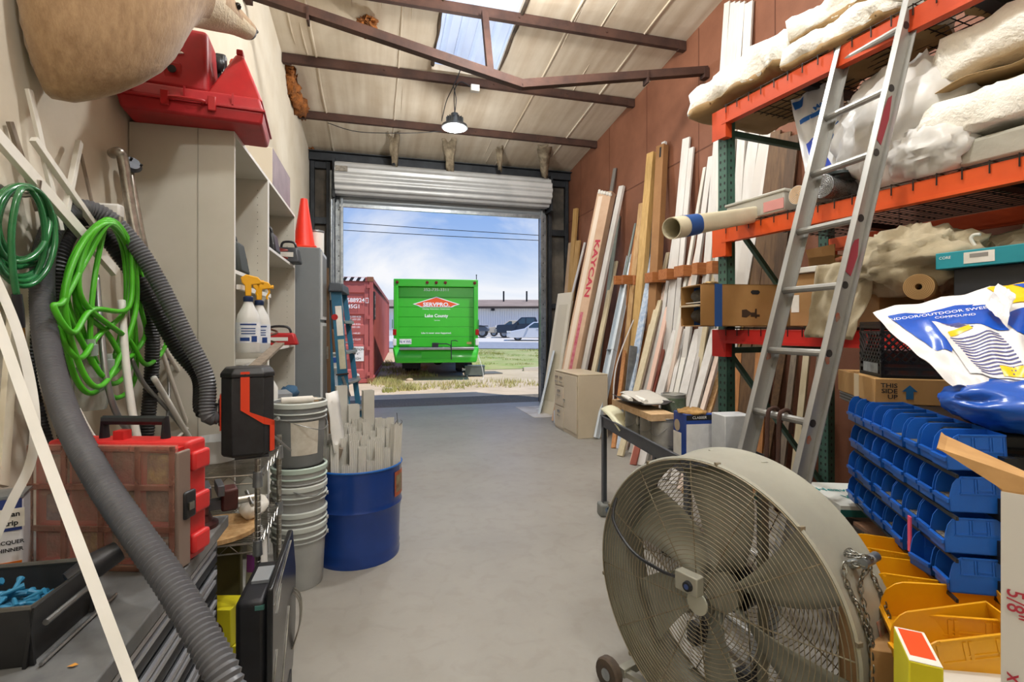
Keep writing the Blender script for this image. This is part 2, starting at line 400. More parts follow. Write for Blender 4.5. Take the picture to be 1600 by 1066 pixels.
for f in (.35,): MB().box(C_ + (B_ - C_) * f, (.02, .11, .13)).build('splice_plate', rust, t); MB().box(A + (B_ - A) * .2, (.02, .11, .13)).build('splice_plate', rust, t)
# header steel above the roller door
one('header_beam', MB().bx(XL + .01, XR - .01, 9.52, 9.6, 4.50, 4.64).bx(XL + .01, XR - .01, 9.44, 9.6, 4.63, 4.645), dark_frame, 'dark steel header beam above the roller door', 'beam')
# ---------------------------------------------------------------- roller door
curt = mat('door_curtain', '#cdcfcf', .4, .3, col2='#b5b8b9', vs=2)
t = thing('roller_door', 'white corrugated steel roller door rolled up above the opening', 'door', (1.3, 9.5, 3.8))
m = MB(); R0 = .28; cyr, czr = 9.42, 4.16; n = 112
prof = []
for k in range(n):
    a = 2 * PI * k / n; r = R0 + .016 * math.cos(a * 14)
    prof.append((r * math.cos(a), r * math.sin(a)))
rings = [[V((x, cyr + p, czr + q)) for p, q in prof] for x in (DL - .10, DR + .08)]
m.loft(rings); m.build('rolled_curtain', curt, t)
g = [[(x, 9.60 + .014 * math.cos(z * 46), z) for x in (DL - .04, DR + .04)] for z in [3.74 + .02 * k for k in range(24)]]
MB().sheet(g, .002).build('hanging_curtain', mat('curtain_grey', '#8f9599', .45, .4), t)
MB().bx(DL - .04, DR + .04, 9.575, 9.625, 3.70, 3.76).build('bottom_bar', galv, t)
MB().box((DL + .02, 9.13, 4.26), (.2, .012, .09)).build('label_plate', mat('faded_label', '#9c968a', .6, col2='#6d685f', vs=30), t, label='faded warning label')
for x, sg in ((DL, -1), (DR, 1)):
    g_ = MB().bx(x - .02, x + .02, 9.56, 9.66, 0, 4.0).bx(x + sg * .0, x + sg * .12, 9.66, 9.70, 0, 4.5); gr = g_.build('guide_rail', galv, t)
    b_ = MB()
    for k in range(14): b_.lathe([(0, 0), (.011, 0), (.011, .012), (0, .012)], (x + sg * .06, 9.66, .3 + .28 * k), (0, -1, 0), 6)
    b_.build('rail_bolts', dark_frame, gr)
    MB().bx(x + sg * .10, x + sg * .14, 9.3, 9.7, 3.8, 4.5).build('end_bracket', dark_frame, t)
    MB().lathe([(0, 0), (.06, 0), (.06, .12), (0, .12)], (x + sg * .02, cyr, czr), (sg, 0, 0), 16).build('axle_hub', dark_frame, t)
MB().tube([(DL - .17, 9.45, z) for z in (4.3, 3, 2)], .03, 8).build('spring_tube', galv, t)
MB().tube(spline([(DL - .12, 9.4, 4.1), (DL - .13, 9.4, 3), (DL - .12, 9.42, 1.6), (DL - .10, 9.42, 1.5)], 6), .012, 6).build('pull_chain', galv, t)
# frame steel left and right of the opening
for nm, x0, x1, lab in (('jamb_frame', XL + .02, DL - .2, 'dark steel frame on the left of the door opening'), ('jamb_frame', DR + .16, XR - .02, 'dark steel frame on the right of the door opening')):
    m = MB().bx(x0, x1, 9.62, 9.70, 3.38, 3.5).bx(x0, x0 + .07, 9.6, 9.7, 0, 4.5).bx(x1 - .07, x1, 9.6, 9.7, 0, 4.5).bx(x0, x1, 9.62, 9.70, 1.9, 2.0).bx(x0, x1, 9.62, 9.7, 4.38, 4.5)
    one(nm, m, dark_frame, lab, 'door frame', bev=.004)
# torn insulation hanging from the ceiling and left wall
foam = mat('orange_insulation', '#a8652c', .9, col2='#6d4320', vs=14, bump=.8, bs=50)
facing = mat('torn_paper', '#a4977f', .85, col2='#6f6250', vs=9, bump=.3, bs=20)
def lump(pts, r, m_, name, lab, cat, group=None, n=16):
    P = spline(pts, 10); b = MB(); K = len(P)
    b.tube(P, [max(.006, r * (math.sin(PI * (.12 + .8 * i / K))) * (1 + .5 * vnoise(i * .9, p.z * 5))) for i, p in enumerate(P)], n)
    b.v = [p + V((vnoise(p.y, p.z, 1, 24), vnoise(p.x, p.z, 2, 24), vnoise(p.x, p.y, 3, 24))) * r * .8 for p in b.v]
    return one(name, b, m_, lab, cat, group, ang=180)
W = XL + .05
lump([onX(452, 105, W), onX(458, 145, W), onX(472, 175, W), onX(484, 188, W)], .10, foam, 'torn_insulation', 'orange clump of torn insulation on the left wall under the second purlin', 'insulation')
lump([onX(478, 190, W), onX(488, 210, W), onX(487, 236, W)], .11, foam, 'torn_insulation', 'brown clump of torn insulation on the left wall just above the door', 'insulation')
def cp(px, py, d=0): return onP(px, py, (0, 9.7, 4.68 - d), (0, RS, 1))
lump([cp(585, 28), cp(578, 36, .05), cp(570, 44, .12), cp(576, 52, .2)], .09, foam, 'torn_facing', 'brown torn flap of ceiling facing above the truss on the left', 'insulation')
def flap(px, py0, py1, w, lab, m_=facing):
    a = cp(px, py0); b = MB(); g = []
    for i in range(8):
        f = i / 7; p = cp(px + 2 * f, py0 + (py1 - py0) * f * .55) + V((0, 0, -.32 * f * f)); ww = w * (1 - .55 * f)
        g.append([p + V((ww * (s - .5) + .03 * vnoise(f * 4, s * 3, px), .05 * math.sin(s * 5 + f * 3), .03 * math.sin(s * 7 + px))) for s in (0, .2, .4, .6, .8, 1)])
    return one('torn_facing', b.sheet(g, .006), m_, lab, 'insulation', ang=180)
flap(615, 205, 250, .22, 'pale torn strip of ceiling facing hanging above the left half of the roller door')
flap(702, 215, 265, .26, 'brown torn strip of ceiling facing hanging behind the round lamp')
flap(780, 228, 252, .16, 'small torn strip of ceiling facing hanging right of the round lamp')
flap(850, 225, 275, .3, 'long torn strip of ceiling facing hanging by the right end of the roller door')
# ---------------------------------------------------------------- high-bay lamp, two out of view, and one added for brightness
hb_body = mat('lamp_housing', '#55595c', .4, .6); lens = mat('lamp_lens', '#ffffff', .4, emit='#f2f6ff', es=LENS)
def highbay(x, y, z, lab, watts):
    t = thing('high_bay_lamp', lab, 'lamp', (x, y, z), 'round high bay lamps'); o = (x, y, z)
    MB().lathe([(0, .20), (.05, .20), (.06, .16), (.10, .12), (.11, .05), (.175, .035), (.18, .0), (.165, -.004), (.165, .012), (0, .012)], o, n=32).build('housing', hb_body, t)
    fins = MB()
    for k in range(16): a = 2 * PI * k / 16; fins.box((x + .09 * math.cos(a), y + .09 * math.sin(a), z + .10), (.06, .006, .09), Matrix.Rotation(a, 3, 'Z'))
    fins.build('heat_fins', hb_body, t)
    MB().lathe([(.05, .004), (.16, .004), (.16, -.006), (.05, -.006), (.05, .004)], o, n=32).build('lens', lens, t)
    MB().lathe([(0, -.008), (.045, -.008), (.045, .008), (0, .008)], o, n=20).build('sensor', hb_body, t)
    MB().tube(spline([(x, y, z + .2), (x + .02, y, z + .4), (x - .02, y, cz(y) - .13)], 5), .006, 6).build('hanging_cord', black_pl, t)
    la = bpy.data.lights.new('lamp', 'POINT'); la.shadow_soft_size = .14; la.energy = watts; la.color = (1, .985, .955)
    lo = bpy.data.objects.new('lamp_light', la); COL.objects.link(lo); lo.location = V(o) + V((0, 0, -.16)) - V(t.location); lo.parent = t
highbay(1.05, 6.94, 4.28, 'lit round high bay lamp hanging from the purlin near the door', W1)
highbay(1.3, 4.25, 4.95, 'unseen round high bay lamp added for brightness above the rack end', W4)  # unseen lamp added to brighten the far half of the room
highbay(.9, 1.4, 5.05, 'round high bay lamp out of the picture above the near shelves', W2)
highbay(.7, -1.3, 5.2, 'round high bay lamp out of the picture behind the viewer', W3)
t = thing('junction_box', 'small white electrical box on the purlin above the round lamp', 'electrical box', onY(742, 142, 6.88))
p = onY(742, 142, 6.88); MB().box(p + V((0, 0, .03)), (.12, .08, .09)).build('body', white_pl, t, bev=.006)
MB().tube(spline([p + V((-.06, 0, .05)), p + V((-.2, 0, .1)), p + V((-.28, .03, -.02)), V((1.05, 6.94, 4.50))], 6), .007, 6).build('flex', black_pl, t)
one('hanging_wire', MB().tube(spline([onY(512, 192, 8.2), onY(560, 206, 8.2), onY(640, 208, 8.2), onY(690, 205, 8.2)], 6), .006, 6), black_pl, 'thin dark wire drooping below the purlin nearest the door', 'wire')
one('hanging_wire', MB().tube(spline([onY(722, 100, 6.8), onY(716, 118, 6.85), onY(706, 140, 6.85), onY(697, 160, 7.2), onY(690, 190, 8.2)], 6), .007, 6), black_pl, 'thin grey wire looping down beside the round lamp', 'wire')
# ---------------------------------------------------------------- outside
def gz(y): return 0 if y < 16 else .7 * min(1, (y - 16) / 26)
sand = mat('sandy_ground', '#cdb99d', .95, col2='#b5a183', vs=1.1, detail=9, bump=.3, bs=20)
def grid(x0, x1, y0, y1, nx, ny, dz=0, rough=0.0):
    return [[(x0 + (x1 - x0) * i / nx, y0 + (y1 - y0) * j / ny, gz(y0 + (y1 - y0) * j / ny) + dz + rough * vnoise(x0 + (x1 - x0) * i / nx, y0 + (y1 - y0) * j / ny, 0, .9)) for i in range(nx + 1)] for j in range(ny + 1)]
struct('ground', MB().sheet(grid(-40, 70, 9.78, 110, 60, 80, -.02)), sand, loc=(0, 9.78, 0), ang=180)
gravel = mat('asphalt_strip', '#5f574c', .95, col2='#7d7465', vs=30, bump=.6, bs=60)
struct('apron', MB().sheet(grid(-6, 9, 9.79, 11.0, 40, 5, -.012, .012)), gravel, ang=180)
grassm = mat('lawn', '#8d9c52', .95, col2='#b3ac78', vs=1.4, detail=9, bump=.4, bs=30)
struct('lawn', MB().sheet(grid(3.6, 60, 17.5, 30, 40, 16, -.005, .02)), grassm, loc=(4, 17, 0), ang=180)
roadm = mat('asphalt_road', '#8a8e94', .9, col2='#999da2', vs=3)
def rline(d): return [CAM + ray(px, 513) * d for px in (100, 1700)]
def zz(p, dz): return V((p.x, p.y, gz(p.y) + dz))
def strip(d0, d1, dz, n=24):
    g = []
    for d in (d0, (d0 + d1) / 2, d1): a, b = rline(d); g.append([zz(a + (b - a) * (i / n), dz) for i in range(n + 1)])
    return MB().sheet(g)
struct('road', strip(28.5, 35.5, .03), roadm, ang=180)
struct('road_shoulder', strip(35.5, 52, .025), mat('pale_shoulder', '#d3cdc2', .9), ang=180)
# grass tufts
def blades(spots, name, lab, cols, hh):
    m = MB()
    for x, y, r, k in spots:
        for _ in range(k):
            a = U(0, 2 * PI); q = r * math.sqrt(rnd()); px, py = x + q * math.cos(a), y + q * math.sin(a) * .8
            h = U(.4, 1) * hh; b = U(0, 2 * PI); w = .012; z = gz(py) - .02
            dx, dy = math.cos(b) * w, math.sin(b) * w; lx, ly = U(-.5, .5) * h, U(-.5, .5) * h
            m.add([(px - dx, py - dy, z), (px + dx, py + dy, z), (px + lx, py + ly, z + h)], [(0, 1, 2)])
    return one(name, m, cols, lab, 'grass', kind='stuff', fix=False, ang=0, loc=(2, 14, 0))
gm1 = mat('grass_blades', '#7f8f3c', .9, col2='#a9a35a', vs=2); gm2 = mat('dry_grass', '#96994f', .9, col2='#c0b27a', vs=2)
sp_ = [(U(.3, 4.2), U(12.4, 13.8), U(.15, .6), 16) for _ in range(60)] + [(U(-.1, .8), U(12, 16), U(.1, .4), 60) for _ in range(22)] + [(U(.3, 1.6), U(15.5, 21), U(.2, .5), 60) for _ in range(20)]
blades(sp_, 'weed_tufts', 'dry green weeds scattered over the sand in front of the green truck', gm2, .16)
blades([(U(3.8, 16), U(17.6, 28), U(.3, .8), 80) for _ in range(110)], 'lawn_grass', 'short green and straw grass on the lawn right of the truck', gm1, .1)
# ---- shipping container
crm = mat('container_red', '#b55f58', .6, col2='#a5504a', vs=1.2, detail=7); crw = ink_white
ca = math.radians(3.4); cu = V((math.cos(ca), -math.sin(ca), 0)); cv = V((math.sin(ca), math.cos(ca), 0)); cw = V((0, 0, 1))
CR = V((-.09, 14.32, .0)); CW, CL, CH = 2.44, 12.19, 2.9
def cc(x, y, z): return CR - cu * (CW - x) + cv * y + cw * z   # x from left edge, y depth
t = thing('shipping_container', 'dull red steel shipping container standing left of the green truck', 'shipping container', CR - cu * CW / 2)
fr = MB()
for x in (0, CW - .1):
    for y in (0, CL - .12): fr.obox(cc(x, y, 0), cu, cv, cw, .1, .12, CH)
for z in (0, CH - .12):
    fr.obox(cc(0, 0, z), cu, cv, cw, CW, .1, .12); fr.obox(cc(0, CL - .1, z), cu, cv, cw, CW, .1, .12)
    for x in (0, CW - .07): fr.obox(cc(x, 0, z), cu, cv, cw, .07, CL, .12)
fr.build('frame', crm, t, bev=.006)
for x in (.035, CW - .035):
    g = []
    for z in (.1, CH - .1):
        r = []
        k = 0; y = .12
        while y < CL - .12:
            for dy, dx in ((0, 0), (.07, 0), (.138, .036), (.208, .036)):
                if y + dy < CL - .1: r.append(cc(x + (dx if x < 1 else -dx), y + dy, z))
            y += .276
        g.append(r)
    MB().sheet(g, .004).build('side_wall', crm, t, ang=10)
MB().obox(cc(.05, .05, CH - .04), cu, cv, cw, CW - .1, CL - .1, .02).build('roof', crm, t)
MB().obox(cc(.05, CL - .06, .1), cu, cv, cw, CW - .1, .03, CH - .2).build('end_wall', crm, t)
for k, x0 in enumerate((.1, 1.225)):
    x1 = x0 + 1.11
    g = []
    zs = [.13, .35, .38, .62, .65, 1.02, 1.05, 1.3, 1.33, 1.58, 1.61, 1.86, 1.89, 2.2, 2.23, 2.45, 2.48, 2.77]
    for i, z in enumerate(zs):
        dp = .03 if (i // 2) % 2 == 0 else .065
        if i in (0, len(zs) - 1): dp = .03
        g.append([cc(x0 + .005, .025, z), cc(x0 + .12, .025, z), cc(x0 + .13, dp, z), cc(x1 - .13, dp, z), cc(x1 - .12, .025, z), cc(x1 - .005, .025, z)])
    d = MB().sheet(g, .005).build('door', crm, t, ang=15)
    for xr in ((x0 + .37,) if k else (x0 + .3, x1 - .3)):
        MB().tube([cc(xr, -.03, .06), cc(xr, -.03, CH - .06)], .02, 8).build('lock_rod', galv, d, label='bare galvanised lock rod')
        for z in (.3, 1.4, 2.5): MB().obox(cc(xr - .05, -.045, z), cu, cv, cw, .1, .06, .12).build('rod_keeper', galv, d)
        MB().obox(cc(xr, -.06, 1.1), cu, cv, cw, .35, .015, .04).build('lock_handle', galv, d)
    for z in (.2, .9, 1.75, 2.6): MB().obox(cc(x1 - .06 if k else x0 - .02, -.03, z), cu, cv, cw, .09, .05, .1).build('hinge', crm, d)
for x in (0, CW - .16):
    for z in (0, CH - .118): MB().obox(cc(x, -.012, z), cu, cv, cw, .172, .178, .13).build('corner_casting', mat('casting', '#8c5a3c', .6), t, bev=.008)
xr = CW - .45
text('588924', cc(xr, -.01, 2.26), cu, cw, .155, 'number', crw, t, bold=.015); text('45G1', cc(xr - .05, -.01, 2.09), cu, cw, .15, 'number', crw, t, bold=.015)
MB().obox(cc(CW - .195, -.008, 2.19), cu, cv, cw, .08, .003, .14).build('check_digit_frame', crw, t); MB().obox(cc(CW - .185, -.010, 2.205), cu, cv, cw, .06, .004, .11).build('check_digit_field', crm, t)
for z, s_ in ((1.81, '32.500 KGS'), (1.74, '71.650 LBS'), (1.61, '3.890 KGS'), (1.53, '8.580 LBS'), (1.36, '62.140LBS'), (1.19, '76.4 CU.M')): text(s_, cc(xr - .02, -.01, z), cu, cw, .065, 'weight_lines', crw, t)
MB().obox(cc(CW - .60, -.014, .60), cu, cv, cw, .36, .004, .40).build('caution_sign', paper, t, label='white height caution sign')
for z, s_ in ((.92, 'CAUTION'), (.80, "9'6\""), (.67, 'HIGH')): text(s_, cc(CW - .42, -.016, z), cu, cw, .085, 'sign_lettering', ink, t, bold=.01)
MB().lathe([(0, 0), (.07, 0), (.07, .006), (0, .006)], cc(CW - .42, -.004, .2), -cv, 16).build('sticker', paper, t)
hz_ = MB().obox(cc(CW - 1.0, -.012, CH - .11), cu, cv, cw, .8, .004, .1); hz_.build('hazard_stripe', ink, t)
hs = MB()
for k in range(4): hs.prism([(0, 0), (.09, 0), (.15, .1), (.06, .1)], cc(CW - .9 + k * .18, -.016, CH - .11), cu, cw, cv * -.002)
hs.build('hazard_marks', ink_white, t)
MB().obox(cc(CW - .036, .55, 1.75), cv, cw, cu, .42, .8, .045).build('side_marking', ink, t); 
for dz, s_ in ((.55, '9'), (.2, '2')): text(s_, cc(CW + .011, .76, 1.75 + dz), cv, cw, .36, 'side_figures', ink_white, t, bold=.02)
# ---- green box truck
grn = mat('truck_green', '#36b926', .35, col2='#30ad22', vs=1, coat=.2); grd = mat('truck_seam', '#1b7d15', .5)
ta = math.radians(-7.8); tu = V((math.cos(ta), math.sin(ta), 0)); tv = V((-math.sin(ta), math.cos(ta), 0)); tw = V((0, 0, 1))
TC = V((1.684, 14.67, 0)); TW_, TZ0, TZ1 = 2.42, .52, 2.92
def tt(x, y, z): return TC + tu * x + tv * y + tw * z
t = thing('box_truck', 'bright green box truck parked outside with its rear to the door', 'truck', TC)
hw = TW_ / 2
b = MB()
b.obox(tt(-hw, .12, .95), tu, tv, tw, TW_, 5.2, TZ1 - .95 - .0)        # box body behind the rear frame
b.build('body', grn, t, bev=.03)
f = MB()
f.obox(tt(-hw, -.06, TZ1 - .22), tu, tv, tw, TW_, .2, .22)
for s in (-1, 1): f.obox(tt(-hw if s < 0 else hw - .13, -.06, .9), tu, tv, tw, .13, .2, TZ1 - 1.1)
f.build('rear_frame', grn, t, bev=.02)
sk = MB().loft([[tt(x * (1 - .06 * max(0, (.95 - z) / .45)), y, z) for x, y in ((-hw - .03, -.1), (hw + .03, -.1), (hw + .03, .9), (-hw - .03, .9))] for z in (.5, .62, .9, .95)])
sk.build('rear_skirt', grn, t, bev=.05, seg=3)
rd = MB(); rs = MB()
n = 6; z0, z1 = .96, TZ1 - .23
for k in range(n):
    a, b_ = z0 + (z1 - z0) * k / n, z0 + (z1 - z0) * (k + 1) / n
    rd.obox(tt(-hw + .12, .06, a + .004), tu, tv, tw, TW_ - .24, .04, b_ - a - .008)
d = rd.build('roll_up_door', grn, t, bev=.004)
text('352-735-3311', tt(0, .057, 2.62), tu, tw, .115, 'phone_number', ink_white, d, sx=1.15)
logo = MB().prism([(-.68, .04), (0, .26), (.68, .04), (.55, .0), (.45, -.05), (-.45, -.05), (-.55, 0)], tt(0, .059, 2.16), tu, tw, tv * -.003); logo.build('logo_outline', ink_white, d)
MB().prism([(-.61, .04), (0, .235), (.61, .04), (.5, .012), (.42, -.03), (-.42, -.03), (-.5, .012)], tt(0, .055, 2.16), tu, tw, tv * -.003).build('logo_field', mat('logo_orange', '#ec5a22', .5), d)
text('SERVPRO.', tt(0, .050, 2.185), tu, tw, .155, 'logo_lettering', ink_white, d, bold=.03, sx=1.15)
text('Cleaning. Restoration. Construction.', tt(0, .057, 2.06), tu, tw, .055, 'slogan', ink_white, d, shear=.2)
text('Lake County', tt(0, .057, 1.86), tu, tw, .13, 'town_lettering', ink_white, d, bold=.022)
text('Services', tt(.02, .057, 1.73), tu, tw, .05, 'small_lettering', ink_white, d)
text('Like it never even happened.', tt(0, .057, 1.36), tu, tw, .075, 'motto', ink_white, d, bold=.01)
redl = mat('red_lens', '#9c1712', .2); 
for x in (-hw + .1, -.26, 0, .26, hw - .1): MB().lathe([(0, 0), (.045, 0), (.045, .012), (.02, .022), (0, .024)], tt(x, -.06, TZ1 - .1), -tv, 16).build('marker_lamp', mat('marker_red', '#6d140f', .3), t)
for s in (-1, 1):
    MB().obox(tt(s * (hw - .03) - .05, -.085, 1.30), tu, tv, tw, .1, .03, .17).build('tail_lamp', redl, t, bev=.01)
    MB().obox(tt(s * (hw - .03) - .05, -.085, 1.0), tu, tv, tw, .1, .03, .2).build('reverse_lamp', white_pl, t, bev=.02)
    MB().obox(tt(s * (hw + .02) - .02, -.09, 1.5), tu, tv, tw, .02, .02, .25).build('door_hinge', grd, t)
    MB().obox(tt(s * .8 - .25, 2.5, .0), tu, tv, tw, .5, .02, .01).build('mud_flap', black_pl, t) if 0 else None
    w_ = MB()
    for dx in (-.13, .13):
        w_.lathe([(.18, -.11), (.36, -.115), (.41, -.09), (.42, 0), (.41, .09), (.36, .115), (.18, .11)], tt(s * .84 + dx, 2.5, .44), tu, 28)
    wh = w_.build('rear_wheel', mat('tyre', '#222326', .85, col2='#2d2e30', vs=20), t)
    MB().lathe([(0, -.12), (.19, -.12), (.19, .12), (0, .12)], tt(s * .84, 2.5, .44), tu, 20).build('wheel_hub', galv, wh)
    MB().obox(tt(s * .84 - .26, 1.45, .22), tu, tv, tw, .52, .015, .42).build('mud_flap', black_pl, t)
    MB().obox(tt(s * .84 - .13, 5.7, .0), tu, tv, tw, .26, .01, .01)
    MB().lathe([(.18, -.11), (.36, -.115), (.41, -.09), (.42, 0), (.41, .09), (.36, .115), (.18, .11)], tt(s * .95, 6.2, .46), tu, 24).build('front_wheel', MATS['tyre'], t)
MB().obox(tt(-.95, .1, .55), tu, tv, tw, 1.9, 6.6, .16).build('chassis', black_metal, t)
MB().tube([tt(-.75, 2.5, .45), tt(.75, 2.5, .45)], .09, 10).build('rear_axle', black_metal, t)
MB().ball(tt(0, 2.5, .45), .2).build('differential', black_metal, t)
MB().obox(tt(-hw + .1, 5.35, .6), tu, tv, tw, TW_ - .2, 1.9, 1.5).build('cab', grn, t, bev=.15, seg=4)
MB().obox(tt(-1.03, -.22, .88), tu, tv, tw, 2.12, .2, .07).build('step_bumper', alu, t, bev=.01)
MB().obox(tt(-1.05, -.01, 1.04), tu, tv, tw, .34, .012, .15).build('licence_plate', paper, t); text('N 4 WL', tt(-.88, -.013, 1.11), tu, tw, .1, 'plate_lettering', ink_blue, t)
MB().obox(tt(-.12, -.16, .95), tu, tv, tw, .18, .16, .13).build('latch_box', black_pl, t, bev=.01)
MB().tube([tt(.06, -.12, 1.05), tt(.3, -.12, 1.05), tt(.42, -.12, 1.0), tt(.42, -.14, .95)], .016, 8).build('latch_bar', black_pl, t)
MB().tube([tt(.43, -.24, .6), tt(.43, -.24, 1.02), tt(.43, -.2, 1.14), tt(.55, -.2, 1.15), tt(.62, -.2, 1.12)], .014, 8).build('hook_bar', black_pl, t)
MB().obox(tt(-.42, -.108, .62), tu, tv, tw, .85, .01, .2).build('step_recess', grn, t); MB().obox(tt(-.44, -.125, .60), tu, tv, tw, .89, .03, .02).build('step_lip', grn, t)
MB().obox(tt(.88, -.01, 1.03), tu, tv, tw, .14, .01, .07).build('sticker', mat('tan_sticker', '#a08a4f', .6), t)
MB().tube([tt(hw - .04, .1, TZ1), tt(hw - .04, .1, TZ1 + .14)], .012, 6).build('aerial', black_pl, t); MB().ball(tt(hw - .04, .1, TZ1 + .15), .02).build('aerial_tip', black_pl, t)
MB().tube(spline([tt(hw - .02, -.05, .75), tt(hw + .1, -.1, .4), tt(hw + .15, -.15, .05), tt(hw + .05, -.2, .02)], 6), .008, 6).build('power_lead', paper, t)
# ---- steel box on the ground by the truck
p = onZ(743, 588, 0)
t = thing('generator_box', 'low grey steel box on the sand by the right corner of the truck', 'box', p)
MB().box(p + V((0, .2, .17)), (.62, .4, .28), -.1).build('body', mat('box_grey', '#5d6560', .5, .2, col2='#6b736d', vs=4), t, bev=.008); MB().box(p + V((0, .2, .315)), (.64, .42, .02), -.1).build('lid', MATS['box_grey'], t)
for s in (-1, 1): MB().box(p + V((s * .25, .2, .015)), (.06, .42, .03), -.1).build('skid', galv, t)
for s in (-.2, .1): MB().box(p + V((s - .17, .0, .22)), (.1, .02, .06), -.1).build('end_vent', paper, t) if s < 0 else None
p = onZ(770, 584, 0); one('steel_plate', MB().box(p + V((-.2, .35, .0)), (1.0, .8, .03), .1), mat('plate_grey', '#6a6863', .8), 'flat grey plate lying on the sand beside the steel box', 'plate')
p = onZ(826, 578.5, gz(17)); one('parking_stop', MB().prism([(-.09, 0), (.09, 0), (.07, .13), (-.07, .13)], p + V((-.2, 0, -.03)), (0, 1, 0), (0, 0, 1), (1.9, .15, 0)), mat('kerb', '#c3b7a4', .9), 'pale concrete parking stop at the edge of the lawn', 'kerb', bev=.01)
p = onZ(640, 594, 0)
one('stone', MB().ball(p, (.1, .07, .05)).jig(.01), sand, 'small pale stone on the sand in front of the truck', 'stone', ang=180)
# ---- long building across the road, aligned with the road
fw = V((SN, CS, 0)); rt = V((CS, -SN, 0)); D0 = 54
def bb(lat, dep, z): return fw * (D0 + dep) + rt * lat + V((0, 0, z))
t = thing('warehouse', 'long low white metal building with brown roof across the road', 'building', bb(-2, 0, .6))
g = [[bb(-22 + .25 * i + d, o, z) for i in range(150) for d, o in ((0, 0), (.17, 0), (.19, .05), (.23, .05))] for z in (.5, 3.75)]
MB().sheet(g, .05).build('front_wall', mat('white_siding', '#dfe3e6', .6), t, ang=0)
MB().hexa([bb(-22, .1, .4), bb(15.4, .1, .4), bb(15.4, 12, .4), bb(-22, 12, .4), bb(-22, .1, 3.7), bb(15.4, .1, 3.7), bb(15.4, 12, 3.7), bb(-22, 12, 3.7)]).build('block', mat('white_siding', '#dfe3e6', .6), t)
MB().hexa([bb(-22.4, -.6, 3.74), bb(15.8, -.6, 3.74), bb(15.8, 6, 4.75), bb(-22.4, 6, 4.75), bb(-22.4, -.6, 3.86), bb(15.8, -.6, 3.86), bb(15.8, 6, 4.9), bb(-22.4, 6, 4.9)]).build('roof', mat('brown_roof', '#a08d7c', .8, col2='#8d7a69', vs=.6), t)
MB().obox(bb(-22.4, -.64, 3.6), rt, fw, V((0, 0, 1)), 38.2, .08, .2).build('eave_gutter', mat('eave_dark', '#3c3430', .7), t)
for px in (787, 823): q = atD(px, 470, 58); MB().tube([q + V((0, 0, -1)), q + V((0, 0, 1.1))], .1, 8).build('roof_pipe', black_metal, t)
q = atD(770, 484, 53.7); MB().box(q, (.35, .25, .25)).build('outdoor_lamp', black_metal, t)
# ---- cars
tyre = MATS['tyre']; cglass = mat('car_glass', '#3a4a52', .1, spec=.8)
def car(lat, dep, name, lab, cat, prof, paint, wheels, win, wr, wid, parts=()):
    o = fw * dep + rt * lat; o.z = gz(o.y) + .03; t = thing(name, lab, cat, o)
    P = lambda x, y, z: o + rt * x + fw * y + V((0, 0, z))
    MB().loft([[P(x, y, z if y not in (0, wid) else z) for x, z in prof] for y in (0, .06, wid - .06, wid)] if 0 else [[P(x + (.03 if y in (0, wid) and z > .9 else 0), y + (.16 * max(0, z - .85) if y < wid / 2 else -.16 * max(0, z - .85)), z) for x, z in prof] for y in (0, wid)]).build('body', paint, t, bev=.05, seg=3)
    for wn in win: MB().prism(wn, P(0, -.006, 0), rt, V((0, .0, 1)), fw * .02).build('side_window', cglass, t) if 0 else MB().hexa([P(x, .16 * max(0, z - .85) - .012, z) for x, z in wn] + [P(x, .16 * max(0, z - .85) + .03, z) for x, z in wn]).build('side_window', cglass, t)
    for x in wheels:
        for y in (.05, wid - .25):
            wh = MB().lathe([(wr * .6, 0), (wr * .95, 0), (wr, .05), (wr, .15), (wr * .95, .2), (wr * .6, .2)], P(x, y - .03, wr), fw, 24).build('wheel', tyre, t)
            MB().lathe([(0, .02), (wr * .3, .03), (wr * .62, .0), (wr * .62, .1), (0, .1)], P(x, y - .03, wr), fw, 14).build('rim', alu, wh)
    for nm, c, d, m_ in parts: MB().box(P(*c), d, -TH).build(nm, m_, t, bev=.01)
    return t
sedan = [(0, .35), (.05, .62), (.35, .72), (1.35, .92), (2.0, 1.4), (3.3, 1.42), (4.1, 1.0), (4.6, .95), (4.7, .4), (4.4, .25), (.3, .22)]
car(-.42, 37, 'sedan_car', 'silver sedan parked across the road nearest the viewer', 'car', sedan, mat('silver_paint', '#d7dadd', .3, .3), (.85, 3.7), [[(1.5, .95), (2.5, .97), (2.5, 1.34), (2.08, 1.34)], [(2.58, .97), (3.6, 1.0), (3.25, 1.34), (2.58, 1.34)]], .32, 1.75, [('head_lamp', (.18, -.01, .68), (.3, .03, .12), white_pl), ('door_mirror', (1.6, -.12, 1.0), (.12, .2, .12), MATS['silver_paint']), ('door_handle', (2.3, -.01, .85), (.16, .03, .03), alu)])
pk = [(0, .5), (0, .95), (.2, 1.08), (1.5, 1.15), (2.15, 1.72), (3.35, 1.74), (3.6, 1.15), (5.4, 1.12), (5.45, .55), (5.2, .4), (.3, .4)]
car(-1.40, 42, 'pickup_truck', 'dark blue pickup truck parked behind the silver sedan', 'pickup', pk, mat('navy_paint', '#2a3340', .25), (.75, 4.2), [[(1.75, 1.16), (2.5, 1.18), (2.5, 1.64), (2.25, 1.64)], [(2.6, 1.18), (3.35, 1.18), (3.25, 1.64), (2.6, 1.64)]], .38, 1.9, [('front_bumper', (.02, .9, .6), (.2, 1.8, .25), chrome), ('door_mirror', (1.9, -.14, 1.2), (.14, .2, .18), black_pl), ('head_lamp', (.06, -.01, .95), (.1, .03, .2), white_pl)])
